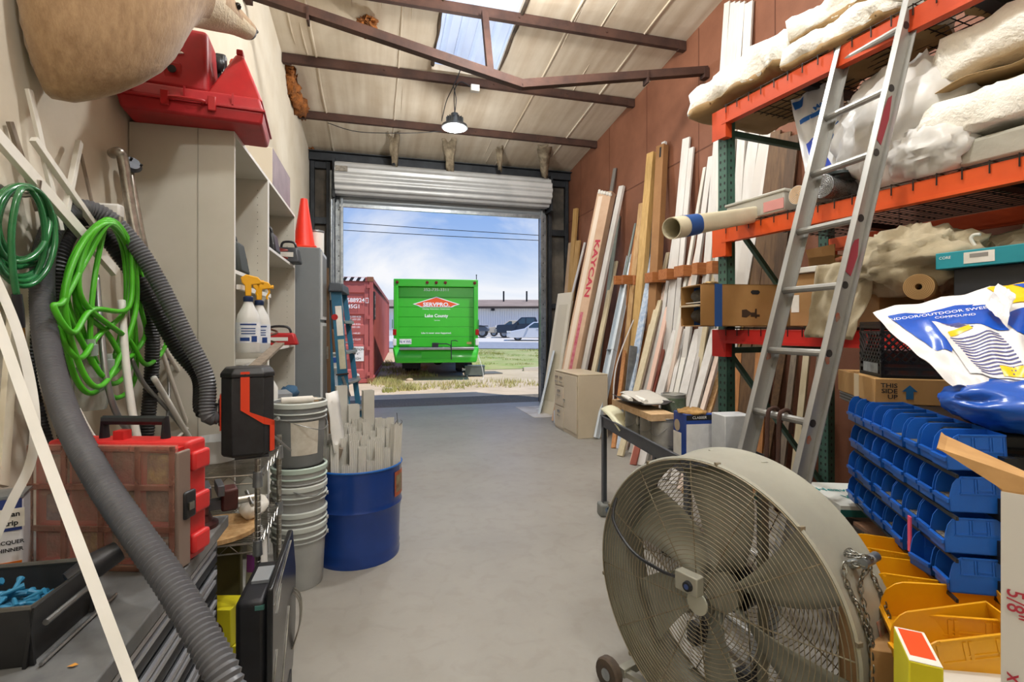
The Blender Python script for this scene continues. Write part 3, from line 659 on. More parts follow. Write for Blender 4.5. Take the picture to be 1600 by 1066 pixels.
car(-6.25, 42, 'jeep_car', 'grey off-road car half hidden behind the green truck', 'car', [(0, .5), (0, 1.0), (2.2, 1.05), (3.6, 1.05), (3.85, .95), (4.3, .75), (4.3, .5)], mat('grey_paint', '#5a626c', .35), (.8, 3.75), [], .42, 1.8, [('fender', (3.75, -.05, .95), (1.0, .12, .08), black_pl)])
car(-2.5, 47, 'sedan_car', 'pale car partly hidden behind the dark pickup', 'car', [(0, .35), (.05, .7), (.4, .85), (1.5, 1.0), (2.2, 1.5), (3.4, 1.5), (4.5, 1.0), (4.6, .4)], mat('beige_paint', '#b5ab98', .35), (.8, 3.7), [[(1.7, 1.02), (2.5, 1.02), (2.5, 1.42), (2.25, 1.42)]], .33, 1.75)
for (y0, y1, lab) in ((348, 368, 'upper of the two thin power lines crossing the sky'), (360, 376, 'lower of the two thin power lines crossing the sky')):
    a, b = atD(540, y0, 31), atD(845, y1, 31); d = b - a
    one('power_line', MB().tube([a - d * 1.2 + V((0, 0, .25)), a - d * .3, a, (a + b) / 2 + V((0, 0, -.03)), b, b + d * .5, b + d * 1.5 + V((0, 0, .3))], .022, 6), black_pl, lab, 'power line')
# ---------------------------------------------------------------- deer shoulder mount
fur = mat('deer_fur', '#a58865', .95, col2='#8d7050', vs=45, detail=6, st=(1,1,.4), bump=.2, bs=120, sheen=.3)
fur_w = mat('pale_fur', '#d8cdb8', .9, col2='#c4b497', vs=6, bump=.3, bs=90)
fur_d = mat('dark_nose', '#2a2422', .5)
def deer():
    S = [((-1.158, 2.13, 2.75), (1, 0, 0), .165, .46), ((-1.10, 2.13, 2.74), (1, 0, .1), .175, .455), ((-1.02, 2.145, 2.75), (1, .15, .25), .185, .415), ((-.93, 2.20, 2.81), (.85, .35, .45), .185, .34), ((-.87, 2.29, 2.885), (.65, .6, .55), .17, .25), ((-.83, 2.37, 2.93), (.5, .85, .45), .145, .19), ((-.80, 2.425, 2.95), (.45, .9, .3), .13, .155), ((-.775, 2.475, 2.962), (.42, .95, .2), .12, .14), ((-.74, 2.54, 2.975), (.45, .9, .1), .105, .125), ((-.705, 2.61, 2.98), (.45, .9, .08), .085, .10), ((-.67, 2.68, 2.985), (.45, .9, .06), .062, .07), ((-.64, 2.74, 2.99), (.45, .9, .04), .052, .054), ((-.618, 2.785, 2.993), (.45, .9, 0), .046, .046), ((-.604, 2.812, 2.998), (.45, .9, 0), .028, .03)]
    rings = []; n = 28
    for i, (c, nn, a, b) in enumerate(S):
        c = V(c); nn = V(nn).normalized(); u = V((0, 0, 1)).cross(nn).normalized() if i > 2 else V((0, 1, 0)); v = nn.cross(u)
        if v.z < 0: v = -v
        r = []
        for k in range(n):
            t = 2 * PI * k / n; w = 1 + .035 * vnoise(math.cos(t) * 2, math.sin(t) * 2, i * .5)
            sq = 1 - .18 * max(0, -math.sin(t)) * (1 if 2 < i < 8 else 0)
            r.append(c + u * (a * w * math.cos(t) * sq) + v * (b * w * math.sin(t)))
        rings.append(r)
    m = MB().loft(rings); return m, n
t = thing('deer_mount', 'tan deer shoulder mount on the left wall above the red cases', 'taxidermy', (-1.158, 2.13, 2.29))
m, n = deer(); o = m.build('hide', fur, t, sub=1, ang=180)
o.data.materials.append(fur_w); o.data.materials.append(fur_d)
for p in o.data.polygons:
    c = p.center + V(t.location)
    if c.y > 2.775 or (c.y > 2.755 and c.z > 3.01): p.material_index = 2
    elif c.y > 2.44 and c.z < 2.955: p.material_index = 1
    elif c.y > 2.62 and c.z < 2.99: p.material_index = 1
for sx, dy in ((.06, -.05), (-.08, .02)):
    MB().loft([[V((-.77 + sx + d * math.cos(a) * .05, 2.45 + dy + .02 * math.sin(a) * d, 3.08 + h)) for a in [2 * PI * k / 10 for k in range(10)]] for h, d in ((0, .5), (.05, 1), (.12, .8), (.17, .1))]).build('ear', fur, t, sub=1, ang=180)
MB().ball((-.625, 2.60, 3.005), .016).build('eye', mat('glass_eye', '#120c08', .08), t)
for s in (1, -1): MB().ball((-.604 + .02 * s * .9, 2.806 - .02 * s * .45, 3.004), .009).build('nostril', ink, t)
# ---------------------------------------------------------------- tall white open cabinet units
def cabinet(y0, y1, lab, shelves, x0=-1.155, x1=-.697, top=2.5):
    t = thing('storage_cabinet', lab, 'cabinet', ((x0 + x1) / 2, (y0 + y1) / 2, 0), 'tall white open cabinets'); T = .019
    for y in (y0, y1 - T):
        MB().bx(x0, x1, y, y + T, 0, top).build('side_panel', lam_white, t)
    MB().bx(x0, x1, y0 + T, y1 - T, top - T, top).build('top_panel', lam_white, t)
    MB().bx(x0, x0 + .006, y0 + T, y1 - T, 0, top - T).build('back_panel', lam_white, t)
    for y in (y0, y1 - T): MB().bx(x1, x1 + .002, y, y + T, 0, top).build('edge_band', edge_white, t, label='bright white edge banding')
    MB().bx(x1, x1 + .002, y0 + T, y1 - T, top - T, top).build('edge_band', edge_white, t)
    for z in shelves:
        s = MB().bx(x0 + .007, x1 - .002, y0 + T + .001, y1 - T - .001, z - T, z).build('shelf', lam_white, t)
        MB().bx(x1 - .002, x1, y0 + T + .001, y1 - T - .001, z - T, z).build('edge_band', edge_white, s)
    h = MB()
    for xx in (x0 + .08, x1 - .06):
        for k in range(46): h.lathe([(0, 0), (.0028, 0), (.0028, .001), (0, .001)], (xx, y1 - T, .25 + k * .048), (0, -1, 0), 6)
    h.build('peg_holes', ink, t)
    return t
cabinet(2.83, 3.66, 'nearest tall white open cabinet with its plain side toward the viewer', (1.80, 1.30, .9, .4))
cabinet(3.665, 4.80, 'second tall white open cabinet between the first one and the grey locker', (2.05, 1.36, .92, .4))
m = MB().bx(-.86, -.858, 2.826, 2.829, 0, 2.5); tag(m.build('panel_seam', mat('seam_grey', '#8f8c82', .6), None), 'thin vertical joint strip on the side of the nearest white cabinet', 'strip')
# rail the bottles hang on
one('bottle_rail', MB().bx(-.694, -.672, 2.86, 3.62, 1.70, 1.725), edge_white, 'white rail across the front of the nearest cabinet holding spray bottles', 'rail')
# spray bottles
def spray(px, D, lab, zt):
    c = atD(px, 500, D); x, y = c.x, c.y; t = thing('spray_bottle', lab, 'bottle', (x, y, zt - .40), 'hanging spray bottles'); o = V((x, y, zt - .40))
    MB().lathe([(0, 0), (.052, 0), (.056, .012), (.056, .16), (.05, .195), (.03, .235), (.019, .262), (.019, .275)], o, n=24).build('bottle', mat('bottle_white', '#dfe1df', .35, trans=.15), t)
    MB().lathe([(.0568, .05), (.0570, .05), (.0570, .155), (.0568, .155)], o, n=24).build('label', mat('pale_label', '#cdd7e4', .5, col2='#e6e9ec', vs=40), t)
    f = V((0, 0, 0)) - V((x, y, 0)); f.normalize(); r = V((-f.y, f.x, 0)) * -1
    pc = lambda ang, z: o + (f * math.cos(ang) + r * math.sin(ang)) * .0578 + V((0, 0, z))
    for z0, z1, a0, a1, mm in ((.06, .078, -.1, .7, ink_blue), (.14, .148, -.7, .7, ink_blue), (.055, .085, -.75, -.25, ink_blue), (.095, .1, -.6, .6, ink_blue), (.108, .113, -.6, .6, ink_blue), (.121, .126, -.6, .6, ink_blue)):
        MB().sheet([[pc(a0 + (a1 - a0) * k / 6, z) for k in range(7)] for z in (z0, z1)]).build('label_print', mm, t, fix=False)
    MB().lathe([(.022, .262), (.024, .265), (.024, .285), (.02, .29), (.0, .29)], o, n=20).build('collar', mat('navy_plastic', '#23375e', .4), t)
    d = -r if 0 else r * -1
    hd = MB().loft([[o + d * a + V((0, 0, b)) + f * s * .017 for a, b in ((-.03, .36), (-.035, .385), (-.01, .402), (.045, .39), (.06, .37), (.058, .355), (.015, .35), (.014, .29), (-.014, .29), (-.016, .345))] for s in (-1, 1)]).build('trigger_head', yellow_pl, t, bev=.004)
    MB().tube(spline([o + d * .045 + V((0, 0, .355)), o + d * .05 + V((0, 0, .335)), o + d * .038 + V((0, 0, .31)), o + d * .042 + V((0, 0, .295))], 4), .006, 6).build('trigger', yellow_pl, t)
    MB().lathe([(0, 0), (.011, 0), (.011, .012), (0, .012)], o + d * .06 + V((0, 0, .365)), d, 10).build('nozzle', yellow_pl, t)
    MB().tube([o + V((0, 0, .01)), o + V((.01, 0, .26))], .003, 6).build('dip_tube', white_pl, t)
spray(388, 2.60, 'nearest of two yellow-headed spray bottles hanging on the white cabinet', 1.775)
spray(405, 2.78, 'farther of two yellow-headed spray bottles hanging on the white cabinet', 1.765)
# tools on the shelves
def bagtool(c, d, m_, name, lab, cat, extra=None, rz=0):
    c = V(c); t = thing(name, lab, cat, c); R = Matrix.Rotation(rz, 3, 'Z')
    MB().hexa([c + R @ V((x * d[0] / 2 * s, y * d[1] / 2 * s, z)) for z, s in ((0, 1), (d[2], .78)) for x, y in ((-1, -1), (1, -1), (1, 1), (-1, 1))]).build('body', m_, t, bev=.015, seg=3)
    MB().tube(spline([c + R @ V((-d[0] * .3, 0, d[2])), c + R @ V((-d[0] * .2, 0, d[2] + .05)), c + R @ V((d[0] * .2, 0, d[2] + .05)), c + R @ V((d[0] * .3, 0, d[2]))], 4), .01, 8).build('handle', black_pl, t)
    MB().box(c + R @ V((0, -d[1] / 2 - .001, d[2] * .5)), (d[0] * .5, .006, d[2] * .3), R).build('latch', extra or dark_steel, t)
    return t
bagtool((-.82, 3.05, 1.80), (.26, .2, .17), mat('dark_green_case', '#2c3330', .6), 'tool_case', 'dark green tool case on the upper shelf of the nearest white cabinet', 'tool case')
bagtool((-.80, 3.30, 1.80), (.12, .14, .13), card_d, 'small_carton', 'small brown carton behind the dark case in the nearest white cabinet', 'carton', card)
bagtool((-.80, 4.0, 2.05), (.22, .2, .14), black_pl, 'power_drill_case', 'black tool on the top shelf of the second white cabinet', 'tool', yellow_pl)
bagtool((-.86, 4.30, 2.05), (.2, .16, .16), mat('ochre_case', '#a87a2c', .6), 'drill_case', 'ochre yellow tool on the top shelf of the second white cabinet', 'tool', black_pl)
bagtool((-.72, 4.62, 2.05), (.2, .18, .13), dark_steel, 'battery_charger', 'dark grey charger at the end of the second cabinet top shelf', 'charger', white_pl)
one('cable_loop', MB().tube(spline([V((-.76 + .06 * math.cos(a * 1.0), 4.42 + .05 * math.sin(a), 2.07 + .01 * a)) for a in [k * .7 for k in range(14)]], 4), .008, 6), mat('red_cable', '#7a2a22', .5), 'red and black cable loop beside the dark grey charger', 'cable', ang=180)
bagtool((-.78, 4.55, 1.36), (.3, .12, .1), red_pl, 'red_box', 'red and grey box on the middle shelf of the second white cabinet', 'box', white_pl)
one('cable_loop', MB().tube(spline([V((-.76 + .05 * math.cos(a), 4.05 + .05 * math.sin(a), 1.38 + .014 * a)) for a in [k * .7 for k in range(16)]], 4), .008, 6), mat('brown_cable', '#5a3a2c', .5), 'brown cable coil on the middle shelf of the second white cabinet', 'cable', ang=180)
t = thing('bottle', 'white squeeze bottle on the low shelf behind the black and orange box', 'bottle', (-.72, 3.85, .92)); MB().lathe([(0, 0), (.05, 0), (.05, .16), (.02, .22), (.015, .30), (0, .31)], (-.72, 3.85, .92)).build('body', white_pl, t); MB().lathe([(.022, .23), (.024, .25), (0, .25)], (-.72, 3.85, .92)).build('cap', offwhite, t)
for k, (m_, lab) in enumerate(((mat('maroon_cover', '#7d2a2c', .6), 'maroon booklet at the bottom of the paper pile on the low cabinet shelf'), (paper, 'white folded papers on the maroon booklet on the low shelf'), (mat('grey_cover', '#8d9195', .6), 'grey pad on top of the paper pile on the low shelf'))):
    one('booklet', MB().box((-.76, 4.2, .935 + .03 * k), (.22, .3, .026), .2 * k - .1), m_, lab, 'booklet')
one('blue_rag', MB().ball((-.71, 4.62, .96), (.07, .09, .05)).jig(.012), mat('blue_cloth', '#3d5f7d', .9), 'crumpled blue rag beside the paper pile on the low shelf', 'rag', ang=180)
# ---------------------------------------------------------------- things on top of the cabinets
ca_ = math.radians(6); u = V((math.cos(ca_), math.sin(ca_), 0)); v = V((-math.sin(ca_), math.cos(ca_), 0)); O_ = V((-1.13, 2.64, 2.502))
def rc(a, b, c): return O_ + u * a + v * b + V((0, 0, c))
t = thing('tool_case', 'long flat red plastic case lying on the nearest white cabinet and overhanging it', 'tool case', rc(.3, .18, 0)); Lc, Wc = .60, .37
def tray(z0, z1, i0, i1):
    return MB().hexa([rc(a, b, z) for z, i in ((z0, i0), (z1, i1)) for a, b in ((i, i), (Lc - i, i), (Lc - i, Wc - i), (i, Wc - i))])
tray(0, .062, .012, .0).build('bottom_shell', red_case, t, bev=.012, seg=3); tray(.066, .135, .0, .022).build('lid_shell', red_case, t, bev=.012, seg=3)
tray(.058, .070, -.006, -.006).build('rim', red_case, t, bev=.003)
for a in (.17, .36): MB().obox(rc(a, -.012, .03), u, v, V((0, 0, 1)), .035, .014, .07).build('latch', red_pl, t, bev=.004)
for a in (.05, .26, .46): MB().obox(rc(a, -.004, .075), u, v, V((0, 0, 1)), .008, .006, .055).build('rib', red_case, t)
MB().tube(spline([rc(.22, -.005, .062), rc(.22, -.03, .062), rc(.34, -.03, .062), rc(.34, -.005, .062)], 4), .009, 8).build('handle', red_pl, t)
t = thing('tool_case', 'upright red plastic case behind the deer mount on the flat red case', 'tool case', rc(.19, .17, .136))
MB().hexa([rc(a, b, z) for z, i in ((.136, 0), (.45, 1)) for a, b in ((.0 + i * .06, .05 + i * .03), (.355 - i * .01, .05 + i * .03), (.37 - i * .02, .30 - i * .03), (.0 + i * .06, .30 - i * .03))]).build('body', red_case, t, bev=.022, seg=3)
q = rc(.17, .055, .18); MB().obox(q, u, v, V((0, 0, 1)), .07, .01, .08).build('latch_plate', red_pl, t, bev=.01); MB().lathe([(0, 0), (.018, 0), (.018, .004), (0, .004)], rc(.205, .045, .222), -v, 16).build('latch_hole', ink, t)
MB().prism([(0, 0), (.05, .012), (.04, .018), (.0, .008)], rc(.2, .068, .30), u, V((0, .1, 1)), v * -.012).build('emblem', ink_white, t)
MB().obox(rc(.02, .03, .15), u, v, V((0, 0, 1)), .05, .03, .05).build('foot', red_case, t, bev=.01)
t = thing('red_funnel', 'red four-sided plastic funnel standing on the right end of the flat red case', 'funnel', rc(.46, .2, .136))
MB().hexa([rc(a, b, z) for z, i in ((.136, 0), (.40, .1)) for a, b in ((.34 + i * 1.15, .06 + i), (.59 - i, .06 + i), (.59 - i, .33 - i), (.34 + i * 1.15, .33 - i))]).build('cone', red_pl, t, bev=.012, seg=3)
MB().hexa([rc(a, b, z) for z in (.40, .43) for a, b in ((.457, .162), (.488, .162), (.488, .228), (.457, .228))]).build('neck', red_pl, t, bev=.006)
t = thing('nail_gun', 'black tool behind the red funnel on the flat red case', 'tool', rc(.30, .32, .136)); MB().obox(rc(.33, .31, .137), u, v, V((0, 0, 1)), .06, .05, .33).build('body', black_pl, t, bev=.015); MB().ball(rc(.35, .305, .40), (.035, .02, .045)).build('knob', black_metal, t); MB().obox(rc(.37, .30, .16), u, v, V((0, 0, 1)), .02, .05, .2).build('guard', offwhite, t)
one('orange_cylinder', MB().lathe([(0, 0), (.03, 0), (.03, .3), (.025, .315), (0, .315)], rc(.43, .345, .136), n=20), orange_pl, 'orange cylinder standing behind the red funnel', 'canister')
t = thing('carton', 'pale box with a plum side on top of the second white cabinet', 'carton', (-.93, 4.5, 2.502)); MB().bx(-1.12, -.76, 4.15, 4.95, 2.503, 2.87).build('body', mat('pale_box', '#cfc8b8', .7), t, bev=.004); MB().bx(-.7605, -.7585, 4.152, 4.948, 2.505, 2.868).build('side_print', mat('plum_board', '#8e7f86', .6, col2='#7d6f78', vs=6), t, label='plum printed side')
# ---------------------------------------------------------------- grey locker and cone
lk = mat('locker_grey', '#7e8488', .45, .1, col2='#747a7e', vs=2)
t = thing('metal_locker', 'tall narrow grey metal locker at the end of the white cabinets', 'locker', (-.81, 5.06, 0))
MB().bx(-1.15, -.492, 4.85, 5.28, .0, 2.23).build('body', lk, t, bev=.004)
for z0, z1 in ((.05, 1.55), (1.58, 2.2)):
    MB().bx(-.491, -.474, 4.87, 5.26, z0, z1).build('door_frame', mat('locker_pale', '#b9bdbf', .4), t); MB().bx(-.476, -.472, 4.90, 5.23, z0 + .03, z1 - .03).build('door_panel', mat('locker_dark', '#5d5a55', .5), t)
MB().bx(-.47, -.455, 5.2, 5.24, 1.2, 1.32).build('handle', chrome, t)
one('wood_strip', MB().bar((-.44, 5.30, 0), (-.475, 5.31, 2.1), .035, .02), brown_wood, 'thin brown wooden strip leaning on the grey locker', 'strip')
def cone(o, h, lab):
    o = V(o); t = thing('traffic_cone', lab, 'traffic cone', o)
    MB().box(o + V((0, 0, .012)), (.24, .24, .024)).build('base', orange_pl, t, bev=.006)
    MB().lathe([(.10, .024), (.095, .04), (.03, h), (.022, h + .004), (.018, h - .01)], o, n=28).build('body', mat('cone_orange', '#e8321c', .4, col2='#d82a18', vs=6), t); 
    MB().lathe([(.0655, .32 * h + .04), (.0705, .25 * h + .04), (.0705, .22 * h + .04)], o, n=28)
    return t
cone((-.65, 5.02, 2.232), .47, 'orange traffic cone standing on top of the grey locker')
t = thing('paint_can', 'white can behind the orange cone on the grey locker', 'can', (-.56, 5.19, 2.231)); MB().lathe([(0, 0), (.07, 0), (.07, .2), (0, .2)], (-.56, 5.19, 2.231)).build('body', white_pl, t); MB().lathe([(.072, .19), (.074, .2), (.072, .21), (.05, .205), (0, .205)], (-.56, 5.19, 2.231)).build('lid', galv, t)
# ---------------------------------------------------------------- bench with drawers
bt = mat('bench_top', '#7b7c7b', .7, col2='#57595a', vs=3.5, detail=8, sharp=(.35, .6), bump=.05)
t = thing('tool_bench', 'black drawer bench with a worn grey top in the left foreground', 'workbench', (-.82, 1.1, 0))
MB().bx(-1.155, -.497, .35, 1.95, .81, .85).build('top', bt, t, bev=.004)
MB().bx(-1.15, -.54, .38, 1.92, .08, .808).build('carcass', black_metal, t)
zz_ = [.795, .70, .60, .50, .36, .12]
pull = mat('drawer_pull', '#b4b7bc', .35, .6)
for z1, z0 in zip(zz_, zz_[1:]):
    for y0, y1 in ((.39, 1.14), (1.15, 1.91)):
        d = MB().bx(-.541, -.522, y0, y1, z0 + .006, z1 - .004).build('drawer', black_metal, t, bev=.002)
        MB().bx(-.522, -.514, y0 + .03, y1 - .03, z1 - .022, z1 - .008).build('pull', pull, d, label='silver drawer pull'); MB().bx(-.522, -.512, y0 + .05, y1 - .05, z1 - .045, z1 - .033).build('label_strip', pull, d)
for x in (-1.1, -.6):
    for y in (.45, 1.85): MB().lathe([(0, 0), (.035, 0), (.035, .08), (0, .08)], (x, y, 0), n=14).build('foot', black_pl, t)
# red parts organizer standing on edge
A = V((-.904, 1.65, .851)); B = V((-.515, 1.53, .851)); u = (B - A).normalized(); v = V((-u.y, u.x, 0)); w = V((0, 0, 1)); Wd, Hd, Td = (B - A).length, .335, .125
def og(a, b, c): return A + u * a + v * b + w * c
t = thing('parts_organizer', 'red parts organizer with a clear lid standing on edge on the bench', 'organizer', og(Wd / 2, Td / 2, 0))
clear = mat('dirty_clear_plastic', '#c9b5a6', .2, alpha=.22, spec=.6)
R_ = mat('organizer_red', '#cc2e2e', .45, col2='#b92828', vs=5)
b = MB().obox(og(.0, .045, .0), u, v, w, Wd, .08, Hd); b.build('tray', R_, t, bev=.012, seg=3)
gr = MB()
cols, rows = 4, 3
for k in range(cols + 1): gr.obox(og(.012 + k * (Wd - .03) / cols, .006, .015), u, v, w, .006, .04, Hd - .03)
for k in range(rows + 1): gr.obox(og(.012, .006, .012 + k * (Hd - .03) / rows), u, v, w, Wd - .024, .04, .006)
gr.build('dividers', R_, t)
fill = [mat('bin_fill_%d' % i, c, .7, col2=c2, vs=30, bump=.6, bs=60) for i, (c, c2) in enumerate((('#8b2a28', '#b03a35'), ('#5a2724', '#a06a58'), ('#3a3d6d', '#8a8190'), ('#b99b4a', '#7b4a30'), ('#9d8a80', '#5d3d38')))]
for i in range(cols):
    for j in range(rows):
        a0 = .012 + i * (Wd - .03) / cols + .007; c0 = .012 + j * (Hd - .03) / rows + .007
        MB().obox(og(a0, .028, c0), u, v, w, (Wd - .03) / cols - .008, .016, (Hd - .03) / rows * U(.5, .92)).jig(.002).build('compartment_fill', fill[(i * 3 + j * 2) % 5], t)
ld = MB()
ld.obox(og(-.004, -.006, -.002), u, v, w, Wd + .008, .008, Hd + .004)
ld.build('lid', clear, t, bev=.003)
fr = MB()
for a in (0, Wd * .25 - .008, Wd * .5 - .008, Wd * .75 - .008, Wd - .016): fr.obox(og(a, -.010, 0), u, v, w, .016, .006, Hd)
for c in (0, Hd / 3 - .008, 2 * Hd / 3 - .008, Hd - .016): fr.obox(og(0, -.010, c), u, v, w, Wd, .006, .016)
fr.build('lid_ribs', mat('rib_plastic', '#a07b6c', .3, alpha=.6, col2='#8d5a4d', vs=8), t, bev=.002)
MB().obox(og(Wd - .002, -.008, .003), u, v, w, .012, .05, Hd - .02).build('lid_edge', mat('grey_clear', '#9c8a7f', .3, trans=.4), t, bev=.004)
for c in (.02, .13, .25): MB().obox(og(Wd - .004, .05, c), u, v, w, .02, .07, .055).build('side_rib', R_, t, bev=.008)
MB().obox(og(Wd + .004, .01, .13), u, v, w, .014, .045, .075).build('latch', black_pl, t, bev=.006)
MB().obox(og(Wd + .016, .02, .155), u, v, w, .006, .02, .02).build('latch_pin', chrome, t)
h = MB().tube([og(.13, .09, Hd - .005), og(.13, .09, Hd + .05), og(.31, .09, Hd + .05), og(.31, .09, Hd - .005)], .014, 8); h.build('handle', black_pl, t)
MB().obox(og(.18, .06, Hd), u, v, w, .03, .03, .025).build('latch', R_, t)
# solvent can
c = V((-.925, 1.505, .851)); t = thing('solvent_can', 'white and blue metal solvent can lettered lacquer thinner on the bench', 'can', c); Rz = Matrix.Rotation(.31, 3, 'Z')
MB().box(c + V((0, 0, .12)), (.17, .08, .24), Rz).build('body', mat('can_white', '#dedfe2', .35, col2='#c9ccd2', vs=5), t, bev=.008)
cf = lambda x, z: c + Rz @ V((x, -.042, z))
cu2 = Rz @ V((1, 0, 0))
for z0, z1, m_ in ((.16, .236, mat('label_navy', '#2a3a78', .4)), (.055, .085, mat('label_orange', '#d9741f', .4)), (.0, .05, mat('label_grey', '#b9bdc2', .4))): MB().obox(cf(-.084, z0), cu2, Rz @ V((0, 1, 0)), (0, 0, 1), .168, .0015, z1 - z0).build('label_band', m_, t)
MB().obox(cf(.034, .168), cu2, Rz @ V((0, 1, 0)), (0, 0, 1), .055, -.001, .045).build('badge', paper, t)
text('Klean', cf(.062, .2) + Rz @ V((0, -.002, 0)), cu2, w, .017, 'badge_lettering', ink, t, bold=.03); text('Strip', cf(.062, .179) + Rz @ V((0, -.002, 0)), cu2, w, .017, 'badge_lettering', ink, t, bold=.03)
text('LACQUER', cf(.060, .132), cu2, w, .0125, 'lettering', ink, t, bold=.03); text('THINNER', cf(.060, .114), cu2, w, .0125, 'lettering', ink, t, bold=.03)
MB().lathe([(0, .24), (.025, .24), (.025, .268), (0, .268)], c, n=16).build('cap', black_pl, t)
MB().box(c + V((0, 0, .241)), (.174, .084, .006), Rz).build('rim', galv, t)
# black tote with blue wall anchors
c = V((-.86, 1.28, .851)); t = thing('tool_tote', 'open black tote full of blue anchors in the left foreground', 'tote', c); Rz = Matrix.Rotation(-.05, 3, 'Z')
tp = lambda x, y, z: c + Rz @ V((x, y, z))
X2, Y2, Ht = .23, .105, .115
to = MB()
for s in (-1, 1):
    to.hexa([tp(x, s * (Y2 - i) + dy, z) for z, i in ((0, .015), (Ht, 0)) for x, dy in ((-X2, 0), (X2, 0), (X2, s * .006), (-X2, s * .006))])
    to.hexa([tp(s * (X2 - i) + dx, y, z) for z, i in ((0, .015), (Ht, 0)) for dx, y in ((0, -Y2), (s * .006, -Y2), (s * .006, Y2), (0, Y2))])
to.box(tp(0, 0, .004), (2 * X2 - .02, 2 * Y2 - .02, .008), Rz)
to.build('body', mat('tote_black', '#1f2022', .5, col2='#2e2f31', vs=6), t)
rm = MB().tube([tp(-X2, -Y2, Ht), tp(X2, -Y2, Ht), tp(X2, Y2, Ht), tp(-X2, Y2, Ht)], .006, 6, closed=True); rm.build('rim', mat('scuffed_black', '#4b4a46', .5), t)
hb = MB().tube([tp(X2 + .012, -Y2 + .02, .075), tp(X2 + .012, Y2 - .05, .075)], .006, 8); hb.build('handle_rod', alu, t)
MB().lathe([(0, 0), (.02, 0), (.03, .05), (.024, .1), (0, .1)], tp(X2 - .03, Y2 - .05, .09), Rz @ V((.7, .7, .35)), 16).build('handle_grip', black_pl, t)
MB().tube([tp(X2 + .016, -Y2 + .0, .006), tp(X2 + .016, Y2 + .05, .006)], .004, 6).build('wire_foot', alu, t)
anch = mat('anchor_blue', '#2f7fa6', .45, col2='#276d90', vs=20)
am = MB().lathe([(0, 0), (.003, 0), (.0045, .012), (.0045, .028), (.007, .034), (.007, .037), (0, .037)], (0, 0, 0), (1, 0, 0), 8)
proto = one('plastic_anchor', am, anch, 'small blue plastic wall anchor heaped in the black tote', 'wall anchor', 'blue wall anchors in the tote', loc=(0, 0, 0))
for k in range(130):
    a, bb_ = U(-1, 1), U(-1, 1)
    p = tp(a * (X2 - .05), bb_ * (Y2 - .04), 0.05 + .055 * (1 - .5 * a * a - .4 * bb_ * bb_) * (.8 + .3 * rnd()))
    rot = (U(-.5, .5), U(-.5, .5), U(0, 6.28))
    if k == 0: proto.location = p; proto.rotation_euler = rot
    else: copy_tree(proto, p, rot)
one('anchor_heap', MB().sheet([[tp(-X2 + .02 + (2 * X2 - .04) * i / 10, -Y2 + .02 + (2 * Y2 - .04) * j / 6, .035 + .06 * math.sin(PI * (i + .6) / 11.2) * math.sin(PI * (j + .8) / 7.6)) for i in range(11)] for j in range(7)], .002), mat('anchor_blue_deep', '#245f80', .5, col2='#2f7fa6', vs=60, bump=.8, bs=90), 'blue anchors filling the bottom of the black tote', 'wall anchors', kind='stuff')
one('fallen_leaf', MB().add([onZ(104, 1042, .852) + V(q) for q in ((0, 0, 0), (.012, .004, .003), (.02, 0, .001), (.012, -.006, .002))], [(0, 1, 2, 3)]), mat('dry_leaf', '#c58a35', .7), 'small orange dry leaf on the grey bench top', 'leaf')
# bench vise
c = V((-.535, 1.86, .851)); vis = mat('vise_paint', '#5a2b27', .5, .3, col2='#3d2220', vs=7); t = thing('bench_vise', 'worn dark red bench vise on the far end of the bench', 'vise', c)
ux, uy, uz = V((.93, .36, 0)), V((-.36, .93, 0)), V((0, 0, 1))
P = lambda a, b_, z: c + ux * a + uy * b_ + uz * z
MB().lathe([(0, 0), (.06, 0), (.06, .012), (.045, .02), (.035, .045), (0, .045)], P(-.03, 0, 0), n=24).build('swivel_base', vis, t)
MB().hexa([P(a, b_, z) for z, g_ in ((.04, 1), (.115, .8)) for a, b_ in ((-.09, -.035 * g_), (.0, -.035 * g_), (.0, .035 * g_), (-.09, .035 * g_))]).build('fixed_jaw', vis, t, bev=.008)
MB().obox(P(-.015, -.05, .10), ux, uy, uz, .02, .1, .035).build('jaw_plate', dark_steel, t, bev=.002)
MB().hexa([P(a, b_, z) for z, g_ in ((.04, .8), (.115, 1)) for a, b_ in ((.035, -.035 * g_), (.085, -.035 * g_), (.085, .035 * g_), (.035, .035 * g_))]).build('moving_jaw', vis, t, bev=.008)
MB().obox(P(.022, -.05, .10), ux, uy, uz, .02, .1, .035).build('jaw_plate', dark_steel, t, bev=.002)
MB().obox(P(-.08, -.018, .05), ux, uy, uz, .14, .036, .03).build('slide', dark_steel, t)
MB().lathe([(0, 0), (.013, 0), (.013, .05), (0, .05)], P(.085, 0, .065), ux, 14).build('screw', chrome, t)
MB().tube([P(.12, -.07, .06), P(.12, .05, .075)], .006, 8).build('handle_bar', chrome, t)
